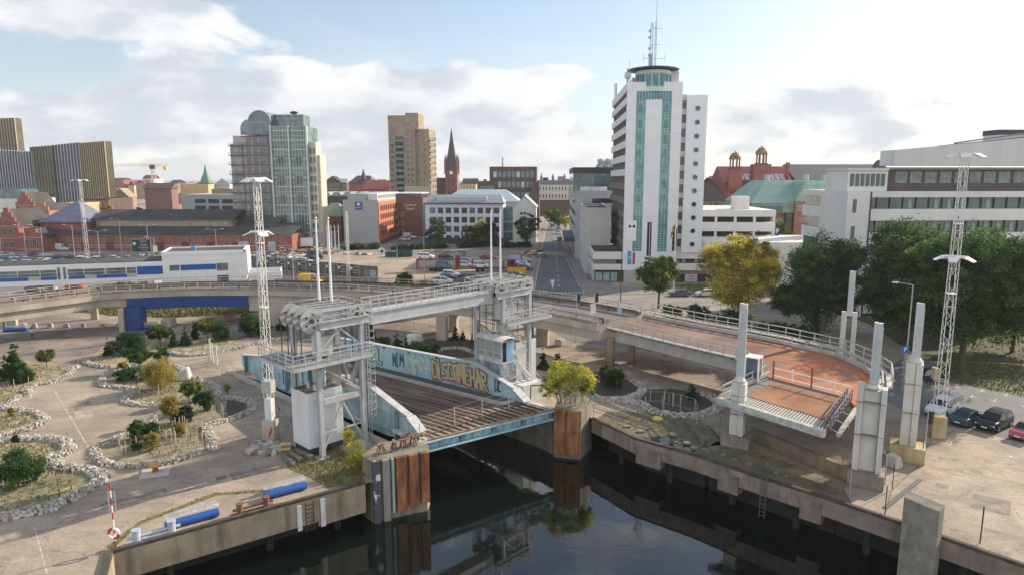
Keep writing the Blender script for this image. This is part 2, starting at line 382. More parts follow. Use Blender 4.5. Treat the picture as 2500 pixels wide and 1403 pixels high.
b = MB(); b.sheet([(-170, -95), (175, -95), (175, 60), (14, 108), (-60, 108)], WZ); b.build('water', wm, kind='structure', origin=(0, 0, WZ))
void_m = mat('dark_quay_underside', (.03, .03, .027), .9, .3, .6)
wall_m = mat('stained_quay_wall', (.33, .27, .19), .9, .25, .5, bump=.2, grime=((.085, .085, .05), .6, (1, 1, .12), .8), detail=10)
def inward(p, q, side):
 d = (q - p).normalized(); return Vector((-d.y, d.x, 0)) * side
def fascia(pts, side, th, depth, name, back=2.2, mt=None):
 """quay edge beam with a dark pile void behind; side=+1 when land lies left of the direction of travel"""
 b = MB(); v = MB(); k = MB()
 for p, q in zip(pts, pts[1:]):
  n = inward(p, q, side)
  b.prism([XY(p - n * .12), XY(q - n * .12), XY(q + n * .9), XY(p + n * .9)], -depth, -.02)
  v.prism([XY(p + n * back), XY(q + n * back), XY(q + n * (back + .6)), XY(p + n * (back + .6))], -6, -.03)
  k.prism([XY(p - n * .10), XY(q - n * .10), XY(q + n * .22), XY(p + n * .22)], .004, .22)
  L_ = (q - p).length; m_ = max(1, int(L_ / 5))
  for i in range(m_):                                  # piles
   c = p.lerp(q, (i + .5) / m_) + n * 1.2
   v.cyl((c.x, c.y, -6), (c.x, c.y, -depth - .002), .28)
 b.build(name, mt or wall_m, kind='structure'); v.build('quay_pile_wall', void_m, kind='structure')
 return k.build('quay_kerb', mat('dark_timber_kerb', (.085, .072, .055), .95, .4, 1.2), kind='structure')
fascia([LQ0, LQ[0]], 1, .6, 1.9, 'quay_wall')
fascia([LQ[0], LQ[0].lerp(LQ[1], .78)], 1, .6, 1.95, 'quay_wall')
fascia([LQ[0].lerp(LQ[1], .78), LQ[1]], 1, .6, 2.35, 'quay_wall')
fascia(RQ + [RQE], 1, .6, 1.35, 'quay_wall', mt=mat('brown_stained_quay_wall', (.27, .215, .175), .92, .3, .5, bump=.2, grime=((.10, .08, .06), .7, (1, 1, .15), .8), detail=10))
# slot walls below the linkspan
b = MB()
sw = [G(1041, 1139), SL[0], SL[1], SR[0], SR[1], G(1353, 1024)]
for p, q in zip(sw, sw[1:]):
 n = inward(p, q, 1); b.prism([XY(p), XY(q), XY(q + n * .8), XY(p + n * .8)], -6, -.012)
b.build('dock_slot_wall', concrete_dark, kind='structure')
b = MB()
for p, q in ((SL[0], SL[1]), (SR[1], SR[0])):
 n = inward(p, q, 1 if p is SL[0] else -1); b.prism([XY(p), XY(q), XY(q + n * .5), XY(p + n * .5)], .004, .35)
b.build('slot_kerb', conc_pale, kind='structure')
# corbels under the right quay beam
for i, (pa, pb) in enumerate((((1556, 1074), (1614, 1091)), ((1757, 1134), (1806, 1150)), ((1957, 1199), (2010, 1215)))):
 p, q = G(*pa), G(*pb); n = inward(p, q, 1); b = MB()
 b.prism([XY(p - n * .2), XY(q - n * .2), XY(q + n * .8), XY(p + n * .8)], -2.1, -.5)
 b.build('quay_corbel', MATS['brown_stained_quay_wall'], label=['stained concrete corbel on the quay beam beside the right rusty fender block', 'middle stained concrete corbel below the quay edge left of the steel ladder',
   'stained concrete corbel on the quay beam right of the steel ladder'][i], cat='corbel', group='concrete corbels under the right quay')
# ladder on the right quay
def quay_ladder(px, py, label):
 p = G(px, py); d = (RQ[4] - RQ[3]).normalized(); n = inward(RQ[3], RQ[4], 1); p = p - n * .25
 r = thing('quay_ladder', label, 'ladder', (p.x, p.y, -3.7), math.atan2(d.y, d.x))
 b = MB()
 for s in (-.22, .22): b.beam((s, 0, .6), (s, 0, 4.0), .05)
 for i in range(10): b.beam((-.22, 0, .8 + i * .33), (.22, 0, .8 + i * .33), .04)
 b.build('ladder_frame', mat('wet_dark_steel', (.12, .12, .115), .7, .2, 3), r)
quay_ladder(1868, 1172, 'narrow steel ladder going down the right quay wall into the dark water')
# white painted ladder marks / ladder on left quay
p = LQ[0].lerp(LQ[1], .74); d = (LQ[1] - LQ[0]).normalized(); n = inward(LQ[0], LQ[1], 1)
r = thing('quay_ladder', 'rusty steel ladder with white painted side strips on the left quay wall', 'ladder', tuple(p - n * .2 + Vector((0, 0, -2.4))), math.atan2(d.y, d.x))
b = MB(); b.bx(-.95, -.62, -.05, .03, .2, 2.2); b.build('painted_strip', white_d, r); b = MB(); b.bx(.85, 1.2, -.05, .03, .0, 2.25); b.build('painted_strip', white_d, r)
b = MB()
for s in (-.3, .3): b.beam((s, 0, -.1), (s, 0, 2.3), .05)
for i in range(7): b.beam((-.3, 0, .05 + i * .33), (.3, 0, .05 + i * .33), .04)
b.build('ladder_frame', rust_d, r)
# ---------------------------------------------------------------- surface sheets
def psheet(name, pts, m, z, kind='structure', zz=0, **k):
 b = MB(); b.sheet([XY(G(*p)) for p in pts], z); return b.build(name, m, kind=kind, origin=(0, 0, z), **k)
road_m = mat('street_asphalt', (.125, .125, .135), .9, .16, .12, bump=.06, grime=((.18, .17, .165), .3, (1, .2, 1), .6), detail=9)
road_m2 = mat('sunlit_road', (.26, .235, .21), .92, .18, .15, grime=((.18, .165, .15), .2, (1, 1, 1), .7), detail=9)  # lighter grey asphalt, sunlight put into its colour
lot_m = mat('parking_asphalt', (.17, .17, .18), .92, .15, .3, bump=.05, grime=((.13, .12, .11), .4, (1, 1, 1), .6), detail=10)
pave_m = mat('paving_slabs', (.25, .225, .205), .92, .15, .4, grime=((.15, .13, .12), .3, (1, 1, 1), .6), detail=9)
brown_m = mat('worn_brown_asphalt', (.20, .165, .14), .93, .22, .16, col2=(.30, .25, .21), bump=.08, grime=((.11, .095, .085), .25, (1, 1, 1), .75), detail=12)
fine_spots(brown_m, .35)
psheet('plaza', [(-700, 775), (-200, 775), (120, 762), (330, 800), (640, 760), (900, 765), (1100, 800), (1200, 860), (1150, 868), (900, 850), (620, 842), (480, 836), (330, 868), (230, 905), (140, 905), (0, 905), (-700, 905)], brown_m, .006)
psheet('road', [(1303, 722), (1322, 618), (1338, 545), (1343, 520), (1362, 520), (1374, 600), (1420, 705), (1424, 722)], road_m, .008)
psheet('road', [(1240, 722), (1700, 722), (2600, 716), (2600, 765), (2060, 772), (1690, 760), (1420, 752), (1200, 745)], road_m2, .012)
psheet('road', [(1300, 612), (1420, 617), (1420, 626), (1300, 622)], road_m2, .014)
psheet('pavement', [(1430, 719), (1376, 600), (1364, 545), (1378, 545), (1500, 700), (2600, 692), (2600, 714), (1700, 719)], pave_m, .09)
psheet('pavement', [(1296, 708), (1314, 600), (1332, 530), (1338, 530), (1321, 600), (1301, 718)], pave_m, .09)
psheet('car_park', [(2140, 915), (2210, 870), (2345, 900), (2400, 945), (2800, 1040), (2800, 1130), (2500, 1080), (2250, 1020), (2120, 960)], lot_m, .010)
psheet('road', [(1330, 800), (1500, 770), (1700, 800), (1900, 850), (2120, 905), (2120, 940), (1800, 890), (1560, 850), (1400, 835)], lot_m, .016)
psheet('car_park', [(-500, 655), (-300, 618), (340, 622), (620, 640), (600, 715), (-500, 735)], mat('car_park_surface', (.20, .185, .175), .92, .2, .2, grime=((.14, .13, .12), .3, (1, 1, 1), .6), detail=9), .010)
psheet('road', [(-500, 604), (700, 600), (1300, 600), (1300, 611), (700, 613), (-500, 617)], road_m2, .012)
psheet('car_park', [(930, 580), (1310, 576), (1308, 596), (900, 599)], lot_m, .018)
# lower broken ledge and sunken strip by the right quay
led = mat('dark_mossy_ledge', (.13, .115, .085), .95, .35, .5, col2=(.17, .15, .09), bump=.4, grime=((.06, .07, .03), .5, (1, 1, 1), .8), detail=10)
psheet('quay_ledge', [(1450, 1028), (1480, 1004), (1640, 1010), (1735, 1040), (1770, 1080), (1830, 1110), (2060, 1190), (2080, 1228), (2019, 1212), (1855, 1160), (1700, 1107), (1552, 1067)], led, .02)
psheet('puddle', [(1560, 1068), (1650, 1062), (1690, 1085), (1700, 1103), (1640, 1092)], wm, .03)
b = MB()
A_, B_ = G(1690, 1060), G(2050, 1215)
pl = [G(1672, 1036), G(1730, 1100), G(1850, 1135), G(1960, 1178), G(2040, 1206)]
for p, q in zip(pl, pl[1:]):
 n = inward(p, q, 1); b.prism([XY(p), XY(q), XY(q + n * 1.5), XY(p + n * 1.5)], .024, .5)
b.build('low_mossy_wall', mat('mossy_concrete', (.17, .145, .095), .95, .35, .6, bump=.3, grime=((.06, .065, .025), .8, (1, 1, 1), .9), detail=10), label='long low mossy concrete wall lying along the right quay edge', cat='wall')
b = MB(); p, q = G(1830, 1075), G(2075, 1180); n = inward(p, q, 1)
b.prism([XY(p), XY(q), XY(q + n * .5), XY(p + n * .5)], .025, 1.25)
b.build('retaining_wall', mat('brown_stained_concrete', (.27, .20, .13), .95, .3, .6, bump=.2, grime=((.12, .10, .06), .7, (1, 1, .3), .8)), label='brown stained concrete wall between the two ramp piers by the right quay', cat='wall')
b = MB()
for i in range(46):
 c = G(1500 + rnd.random() * 500, 1030 + rnd.random() * 30); 
 t = rnd.random(); c = G(1480 + 560 * t, 1016 + 170 * t + rnd.uniform(-6, 14)); r_ = rnd.uniform(.1, .35)
 b.bx(c.x - r_, c.x + r_, c.y - r_ * .7, c.y + r_ * .7, .02, .02 + r_ * .6)
b.build('rubble', concrete_dark, label='loose concrete rubble scattered along the ledge of the right quay', cat='rubble', kind='stuff')
# ---- painted markings
mk = mat('road_marking_paint', (.62, .61, .58), .8, .25, 3)
def gline(b, p, q, w=.12, z=.016, seg=1, gap=0.0):
 p = G(*p); q = G(*q)
 for i in range(seg):
  a_ = p.lerp(q, i / seg); c_ = p.lerp(q, (i + 1 - gap) / seg); n = inward(a_, c_, 1) * w / 2
  b.sheet([XY(a_ - n), XY(c_ - n), XY(c_ + n), XY(a_ + n)], z)
b = MB(); gline(b, (1316, 713.5), (1458, 714.5), 1.1, .018, 16, .5); gline(b, (1310, 619), (1398, 621), .9, .022, 15, .5); b.build('crossing_marking', mk, kind='structure')
b = MB(); gline(b, (1304, 709), (1320, 622), .14, .0125); gline(b, (1416, 700), (1380, 626), .14, .0125); gline(b, (1365, 700), (1352, 560), .14, .0125, 22, .55)
t0 = G(1343, 683); t1 = G(1355, 683); t2 = G(1349, 705); b.sheet([XY(t0), XY(t1), XY(t2)], .0125); b.build('lane_marking', mk, kind='structure')
mk2 = mat('worn_marking_paint', (.62, .59, .53), .9, .3, 3)
b = MB(); gline(b, (133, 952), (224, 1104), .11, .006, 9, .12); gline(b, (84, 1285), (116, 1403), .09, .006, 7, .2); b.build('faded_line', mat('faded_line_paint', (.50, .44, .36), .9, .3, 1.5), kind='structure'); b = MB()
for (x, y) in ((1535, 910), (1570, 932), (1600, 948), (2180, 930), (1740, 968)):
 gline(b, (x - 14, y - 3), (x + 14, y + 3), .1, .018); gline(b, (x - 4, y + 3), (x + 8, y - 4), .1, .018)
for (x, y) in ((2312, 949), (2372, 967), (2428, 977), (2500, 990), (2334, 943), (2396, 953), (2456, 963), (2278, 1078), (2320, 1084), (2465, 1115), (1865, 1127), (2175, 962)):
 gline(b, (x - 13, y - 2), (x + 13, y + 3), .1, .018); gline(b, (x - 2, y + 3), (x + 4, y - 4), .1, .018)
gline(b, (1424, 806), (1455, 815), .25, .02)
b.build('bay_marking', mk2, kind='structure')
# ---- grass and verge (uncountable)
def grass_patch(name, pts, m, z, label, n=1500, h=.25, kindm='stuff', seed=1, base=True):
 """a lumpy sheet of ground cover plus upright blades"""
 poly = [XY(G(*p)) for p in pts]; b = MB(); b.sheet(poly, z) if base else None
 rr = random.Random(seed); xs = [p[0] for p in poly]; ys = [p[1] for p in poly]; k = 0; t = 0
 def inside(x, y):
  c = False; j = len(poly) - 1
  for i in range(len(poly)):
   if (poly[i][1] > y) != (poly[j][1] > y) and x < (poly[j][0] - poly[i][0]) * (y - poly[i][1]) / (poly[j][1] - poly[i][1]) + poly[i][0]: c = not c
   j = i
  return c
 while k < n and t < n * 12:
  t += 1; x = rr.uniform(min(xs), max(xs)); y = rr.uniform(min(ys), max(ys))
  if not inside(x, y): continue
  k += 1; a = rr.uniform(0, pi); w = h * rr.uniform(.15, .4); hh = h * rr.uniform(.4, 1.3); dx, dy = cos(a) * w, sin(a) * w; lx, ly = rr.uniform(-.4, .4) * hh, rr.uniform(-.4, .4) * hh
  b.add([(x - dx, y - dy, z), (x + dx, y + dy, z), (x + dx * .3 + lx, y + dy * .3 + ly, z + hh), (x - dx * .3 + lx, y - dy * .3 + ly, z + hh)], [(0, 1, 2, 3)])
 return b.build(name, m, label=label, cat='grass', kind=kindm, origin=(poly[0][0], poly[0][1], z))
dryg = mat('dry_grass', (.26, .22, .10), .95, .35, .8, col2=(.13, .145, .05), bump=.3, detail=10)
grass_patch('lawn', [(2330, 880), (2480, 890), (2700, 940), (2700, 1010), (2500, 968), (2340, 935), (2240, 905)], grassm, .02, 'shaded green lawn under the big trees beside the car park', 5000, .18)
grass_patch('lawn', [(1648, 695), (1735, 693), (1760, 703), (1750, 714), (1655, 716)], grassm, .10, 'small strip of green lawn in front of the white tower', 500, .3)
grass_patch('lawn', [(2040, 760), (2120, 790), (2260, 880), (2330, 880), (2600, 890), (2600, 770), (2200, 745)], mat('shade_darkened_soil', (.075, .06, .035), .95, .4, .8, col2=(.07, .085, .03), bump=.3, detail=10), .021, 'shade darkened soil and ground cover beneath the big trees', 1500, .25)  # brown soil with dark green, darkened for the shade under the trees
grass_patch('grass_verge', [(150, 757), (250, 742), (560, 735), (720, 742), (700, 752), (600, 765), (420, 775), (280, 770)], dryg, .02, 'overgrown green and yellow verge behind the blue portal beam', 5000, .45)
grass_patch('grass_verge', [(700, 1095), (760, 1075), (840, 1100), (890, 1130), (885, 1176), (800, 1190), (760, 1165), (700, 1140)], dryg, .03, 'overgrown weedy corner of the quay below the left lift tower', 1500, .22)
grass_patch('grass_verge', [(1450, 1018), (1500, 1000), (1640, 1010), (1690, 1040), (1620, 1058), (1500, 1040)], dryg, .035, 'mossy weeds on the ledge beside the right rusty fender block', 350, .15, base=False)
grass_patch('grass_verge', [(272, 1342), (262, 1332), (345, 1270), (520, 1203), (640, 1194), (720, 1172), (640, 1200), (530, 1208), (347, 1276)], dryg, .02, 'thin yellow weeds along the slab joint on the left quay', 300, .12)
grass_patch('grass_verge', [(560, 905), (540, 880), (520, 890), (600, 960), (700, 1050), (720, 1020), (640, 960)], dryg, .02, 'dry weeds along the left side of the linkspan trough', 400, .12, base=False)
# thin autumn haze: one closed box round camera, ground and town, sky outside
hz_m = bpy.data.materials.new('haze_volume'); hz_m.use_nodes = True
def haze_nodes():
 nt = hz_m.node_tree; N = nt.nodes; L = nt.links; N.clear(); o = N.new('ShaderNodeOutputMaterial'); v = N.new('ShaderNodeVolumePrincipled')
 v.inputs['Color'].default_value = (.93, .96, 1.0, 1); v.inputs['Density'].default_value = 0.00012; v.inputs['Anisotropy'].default_value = .2; L.new(v.outputs[0], o.inputs[1])
haze_nodes()
b = MB(); b.bx(-4400, 4400, -300, 6200, -7.2, 82); b.build('haze', hz_m, kind='stuff', label='thin pale autumn haze over the town', cat='haze', origin=(0, 0, 0))
pm = [mat('patched_asphalt', (.25, .21, .17), .93, .4, .8), mat('pale_patch', (.38, .31, .24), .93, .35, .8), mat('iron_cover', (.15, .13, .11), .7, .3, 4)]
for i, (x, y, w_, d_, k) in enumerate(((330, 1215, 4.5, 1.2, 0), (150, 1230, 1.4, 3.2, 0), (620, 1150, 3.6, 1.6, 0), (205, 1010, 1.6, 3, 1), (250, 1165, 1.2, 1.2, 2), (540, 1165, .8, .8, 2), (2330, 1160, 2.2, 1.0, 1), (2420, 1230, 2.4, 3.0, 0), (2300, 1185, .9, .9, 2), (2385, 1150, .8, .8, 2), (2440, 1300, 1.8, .5, 0), (60, 1360, 1.5, .7, 1), (1600, 855, 3, 2, 0), (1410, 870, 2, 4, 0))):
 c = G(x, y); f = Matrix.Translation(c) @ Matrix.Rotation(R(36 if x < 1300 else -38), 4, 'Z'); b = MB(fr=f); b.sheet([(-w_ / 2, -d_ / 2), (w_ / 2, -d_ / 2 * .9), (w_ / 2 * .95, d_ / 2), (-w_ / 2, d_ / 2 * .92)], .005); b.build('ground_patch', pm[k], kind='structure')
# ================================================================ LINKSPAN (sloping ship ramp in the dock slot)
def text(name, s, size, m, parent, loc, rz=0, rx=pi / 2, ext=.02, align='CENTER', sx=1.0):
 c = bpy.data.curves.new(name, 'FONT'); c.body = s; c.size = size; c.extrude = ext; c.align_x = align; c.align_y = 'CENTER'; c.resolution_u = 2
 c.materials.append(m); o = bpy.data.objects.new(name, c); COL.objects.link(o); o.parent = parent; o.location = loc; o.rotation_euler = (rx, 0, rz); o.scale = (sx, 1, 1); return o
def plate(b, pts, a0, a1, m=0):
 """plate standing along the frame's y axis: outline (y, z), thickness a0..a1"""
 n = len(pts); tri = tessellate_polygon([[Vector((p[0], p[1], 0)) for p in pts]])
 vs = [(a0, p[0], p[1]) for p in pts] + [(a1, p[0], p[1]) for p in pts]
 fs = [tuple(t) for t in tri] + [tuple(i + n for i in reversed(t)) for t in tri] + [(i, (i + 1) % n, (i + 1) % n + n, i + n) for i in range(n)]
 b.add(vs, fs, m)
LS = thing('linkspan', 'light blue steel ship ramp sloping into the dock slot between the two lift towers', 'ship ramp', tuple(RF_O), RF_A)
LEN = 37.0
def dz(y): return 1.35 - .052 * max(0, y)
deckm = mat('dark_worn_ramp_deck', (.12, .086, .063), .9, .3, .5, col2=(.20, .145, .10), bump=.15, stretch=(2.2, .25, 1), grime=((.20, .13, .085), .35, (1, .3, 1), .55), detail=10)
b = MB(); ys = [LEN, 27, 18, 9, 2.4]
for y0, y1 in zip(ys, ys[1:]):
 b.add([(.25, y1, dz(y1)), (13.0, y1, dz(y1)), (13.0, y0, dz(y0)), (.25, y0, dz(y0)), (.25, y1, dz(y1) - .3), (13.0, y1, dz(y1) - .3), (13.0, y0, dz(y0) - .3), (.25, y0, dz(y0) - .3)],
  [(0, 1, 2, 3), (7, 6, 5, 4), (0, 4, 5, 1), (2, 6, 7, 3)])
b.build('deck', deckm, LS)
nosem = mat('rusty_plank_deck', (.23, .16, .11), .9, .3, .6, col2=(.34, .25, .18), bump=.15, stretch=(3, .3, 1), grime=((.09, .05, .03), .7, (1, .3, 1), .6), detail=10)
b = MB(); b.prism([(.0, 0), (14.0, -2.4), (14.0, -1.2), (13.0, 2.38), (.3, 2.38)], [1.15] * 5, [1.35, 1.30, 1.30, 1.26, 1.26]); b.build('nose_deck', nosem, LS)
b = MB()
for i in range(34):                                        # rust brown wear bars and joints
 a_ = .7 + i * .385 + (.09 if i % 2 else -.06)
 yf = -2.4 * a_ / 14 + .15; 
 b.beam((a_, yf, 1.36), (a_, 2.4, 1.27), .05, .05); y2 = 5 + rnd.random() * 16
 b.beam((a_, 2.4, dz(2.4) + .015), (a_, y2, dz(y2) + .015), .055, .04)
for y_ in (2.4, 1.0): b.beam((.4, y_ - .1, dz(y_) + .025), (13, y_ - .1, dz(y_) + .025), .08, .05)
b.build('wear_bars', mat('dark_rust_bars', (.055, .032, .023), .9, .4, 2), LS)
TOPL = [(LEN, 2.2), (27, 3.7), (9, 4.35), (2.55, 2.75)]; TOPR = [(LEN, 2.2), (28, 2.9), (8.2, 4.1), (2.0, 2.55)]
lbd = mat('dark_blue_stiffener', (.13, .25, .32), .7, .2, .8, grime=((.08, .11, .12), .9, (1, 1, .3), .6))  # darker blue than the girder paint
for nm, top, a0, s, bot in (('left_girder', TOPL, .0, -1, [(2.0, .5), (6, .1), (20, -.1), (32, -.2), (LEN, .9)]), ('right_girder', TOPR, 13.05, 1, [(1.2, .9), (6, -.3), (20, -1.2), (LEN, -1.5)])):
 b = MB(); plate(b, top + bot, a0, a0 + .22)
 g_ = b.build('girder', lblue, LS)
 b = MB()
 for p, q in zip(top, top[1:]): b.beam((a0 + .11, p[0], p[1] + .06), (a0 + .11, q[0], q[1] + .06), (.72 if s < 0 else .6), .13)
 p = top[-1]; b.beam((a0 + .11, p[0], p[1] + .05), (a0 + .11, p[0] - 1.7, p[1] - .95), 1.0, .12)
 b.build('top_flange', mat('pale_flange', (.50, .51, .51), .8, .12, .9, grime=((.35, .33, .3), 1, (1, 1, 1), .5)), g_)
 b = MB(); p = top[-1]; plate(b, [(p[0] + .1, p[1]), (p[0] - 1.65, p[1] - .98), (p[0] - 1.65, 1.3), (p[0] + .1, 1.2)], a0 + .03, a0 + .19); b.build('end_plate', lblue, g_)
 n_ = 7
 for i in range(n_):
  y_ = 4.2 + i * 5.2
  zt = np.interp(y_, [q[0] for q in reversed(top)], [q[1] for q in reversed(top)])
  b = MB(); x0, x1 = (a0 - .42, a0 - .005) if s < 0 else (a0 - .30, a0 - .005)
  if s < 0: b.bx(x0, x1, y_ - .09, y_ + .09, .25, zt)
  else: b.add([(x0, y_ - .05, zt), (x1, y_ - .05, zt), (x1, y_ - .05, zt - .5), (x0, y_ + .05, zt), (x1, y_ + .05, zt), (x1, y_ + .05, zt - .5)], [(0, 1, 2), (5, 4, 3), (0, 3, 4, 1), (0, 2, 5, 3)])
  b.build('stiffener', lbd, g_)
 if s < 0:
  b = MB(); b.beam((-.12, 2.2, 1.15), (-.12, 33, -.05), .25, .16); b.beam((-.08, 3, 2.6), (-.08, 33, 1.6), .16, .1); b.build('stringer', lblue, g_)
b = MB(); b.beam((11.3, 2.3, dz(2.3) + .13), (11.3, LEN - 1, dz(LEN - 1) + .13), .42, .28); b.beam((11.3, 2.3, dz(2.3) + .13), (13, 1.9, dz(2) + .13), .3, .28); b.build('kerb', mat('pale_kerb', (.42, .40, .36), .9, .2, 1), LS)
b = MB(); b.prism([(11.52, 2.3), (13.04, 2.3), (13.04, LEN - 1), (11.52, LEN - 1)], [dz(2.3) + .01] * 2 + [dz(36) + .01] * 2, [dz(2.3) + .16] * 2 + [dz(36) + .16] * 2); b.build('side_walk', mat('dark_side_walk', (.10, .095, .09), .9, .25, 1), LS)
# front I beam
fb = MB(); d_ = Vector((14, -2.4, 0)).normalized(); nn = Vector((-d_.y, d_.x, 0)) * -1
def along(t, off=0, z=0): return Vector((0, 0, 0)) + d_ * t + nn * off + Vector((0, 0, z))
fb.beam(along(-.6, -.05, 1.12), along(14.3, -.05, 1.07), .55, .1); fb.beam(along(-.6, 0, .36), along(14.3, 0, .31), .75, .09); fb.beam(along(-.55, -.35, .75), along(14.25, -.35, .7), .1, .75)
fb.build('front_beam', lblue, LS)
for i in range(13):
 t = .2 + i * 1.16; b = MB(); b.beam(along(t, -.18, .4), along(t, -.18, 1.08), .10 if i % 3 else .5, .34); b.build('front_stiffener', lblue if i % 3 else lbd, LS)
spm = mat('pale_side_plate', (.55, .54, .52), .8, .2, 1.2, grime=((.3, .26, .2), 1, (1, 1, 1), .6))
b = MB(); b.prism([(-.75, 4.2), (-.75, .1), (.2, 0), (.25, 4.2)], 1.1, 1.34); b.build('side_plate', spm, LS)
b = MB(); b.prism([(13.3, 2.0), (13.3, -2.2), (14.3, -2.4), (14.3, 1.0)], 1.05, 1.31); b.build('side_plate', spm, LS)
# graffiti on the inner face of the right girder
STROKES = {'D': [[(0, 0), (0, 1), (.5, .9), (.62, .5), (.5, .1), (0, 0)]], 'I': [[(.15, 0), (.15, 1)], [(0, 0), (.3, 0)]], 'S': [[(.55, .9), (.1, .85), (.1, .55), (.5, .45), (.5, .12), (0, .08)]],
  'C': [[(.55, .85), (.15, .9), (0, .5), (.15, .1), (.55, .15)]], 'M': [[(0, 0), (.05, 1), (.35, .4), (.6, 1), (.7, 0)]], 'E': [[(.5, 1), (.05, .95), (.05, .05), (.5, 0)], [(.05, .5), (.4, .5)]],
  'N': [[(0, 0), (.05, 1), (.5, .05), (.5, 1)]], 'H': [[(0, 0), (.05, 1)], [(.5, 0), (.5, 1)], [(.02, .5), (.5, .5)]], 'O': [[(.1, .15), (.05, .8), (.45, .9), (.5, .2), (.1, .15)]],
  'T': [[(0, 1), (.6, .95)], [(.3, .95), (.3, 0)]], 'L': [[(0, 1), (0, .05), (.5, 0)]], 'A': [[(0, 0), (.3, 1), (.55, 0)], [(.12, .4), (.45, .4)]], 'R': [[(0, 0), (0, 1), (.45, .85), (.4, .55), (.05, .5), (.5, 0)]]}
def graffiti(word, y0, y1, z0f, hgt, cols, x=12.99, wst=.15, seed=3, slant=.0):
 rr = random.Random(seed); bo = MB(); bi = MB(); step = (y0 - y1) / len(word)
 for i, ch in enumerate(word):
  yb = y0 - i * step; hh = hgt * rr.uniform(.9, 1.15); dzz = rr.uniform(-.1, .12)
  for st in STROKES[ch]:
   pts = [(yb - (u * step / .68) - slant * v * hh, z0f(yb) + dzz + v * hh) for u, v in st]
   for (ya, za), (yc, zc) in zip(pts, pts[1:]):
    for bb, w, xx in ((bo, wst * 1.75, x), (bi, wst, x - .012)):
     L_ = math.hypot(yc - ya, zc - za) or 1e-3; ny, nz = -(zc - za) / L_ * w, (yc - ya) / L_ * w; ey, ez = (yc - ya) / L_ * w * .6, (zc - za) / L_ * w * .6
     xx2 = xx - rr.random() * .006
     bb.add([(xx2, ya - ey - ny, za - ez - nz), (xx2, yc + ey - ny, zc + ez - nz), (xx2, yc + ey + ny, zc + ez + nz), (xx2, ya - ey + ny, za - ez + nz)], [(0, 1, 2, 3)])
 bo.build('graffiti_outline', cols[0], LS); bi.build('graffiti_letters', cols[1], LS)
gz = lambda y: dz(y) + .55
gy = mat('yellow_orange_spray_paint', (.52, .46, .24), .7, .12, .45, col2=(.58, .32, .19), thr=(.5, .62)); go = mat('dark_maroon_spray_paint', (.10, .05, .06), .8, .3, .8, col2=(.45, .16, .24), thr=(.52, .6))
pinkw = mat('pink_spray_wash', (.42, .33, .45), .8, .15, .8); b = MB()
b.add([(13.03, 15.3, dz(15) + .35), (13.03, 6.1, dz(6) + .2), (13.03, 6.8, dz(6) + .75), (13.03, 15.0, dz(15) + 1.3)], [(0, 1, 2, 3)]); b.build('graffiti_wash', pinkw, LS)
graffiti('DISCONEHAR', 15.2, 5.9, gz, 2.0, (go, gy), slant=-.10, wst=.17)
graffiti('TOL', 28.6, 25.4, lambda y: dz(y) + .8, 1.9, (mat('dark_green_spray', (.06, .12, .09), .8, .2, 2), mat('mint_spray', (.40, .55, .40), .8, .15, 1)), wst=.16, seed=9)
graffiti('NIM', 23.2, 21.0, lambda y: dz(y) + .9, 1.6, (mat('navy_spray', (.06, .10, .13), .8, .3, 2),) * 2, wst=.05, seed=4)
graffiti('DC', 4.9, 4.0, lambda y: dz(y) + .6, 1.5, (mat('navy_spray', (.06, .10, .13), .8, .3, 2),) * 2, wst=.05, seed=5)
b = MB()
for i in range(26): 
 y_ = 16.2 + rnd.random() * 4.3; z_ = dz(y_) + .55 + rnd.random() * 1.9; w_ = rnd.uniform(.2, .5); xx = 12.985 - rnd.random() * .01
 b.add([(xx, y_ - w_, z_), (xx, y_, z_ - w_ * .8), (xx, y_ + w_, z_ + .1), (xx, y_ + .1, z_ + w_)], [(0, 1, 2, 3)])
b.build('faded_graffiti', mat('pale_yellow_spray', (.46, .52, .44), .8, .15, .8), LS)
# wire fence standing on the ramp
WF = thing('wire_fence', 'low wire fence with three steel posts across the ramp deck', 'fence', tuple(rf(1.0, .8, 1.3)), RF_A)
for t in (2.8, 6.3, 9.9): b = MB(); b.beam((t, 0, 0), (t, 0, 1.95), .09); b.build('post', galv, WF)
b = MB()
for z_ in (.15, .7, 1.25, 1.85): b.beam((-.4, 0, z_), (12.6, 0, z_), .018)
b.build('wire', galv, WF)
WF = thing('wire_fence', 'short wire fence with thin posts on the pale left side plate of the ramp', 'fence', tuple(rf(-.5, .5, 1.34)), RF_A)
for y_ in (0, 1.6, 3.4): b = MB(); b.beam((0, y_, 0), (0, y_, 1.5), .05); b.build('post', galv, WF)
b = MB(); [b.beam((0, 0, z_), (0, 3.4, z_), .015) for z_ in (.5, 1, 1.45)]; b.build('wire', galv, WF)
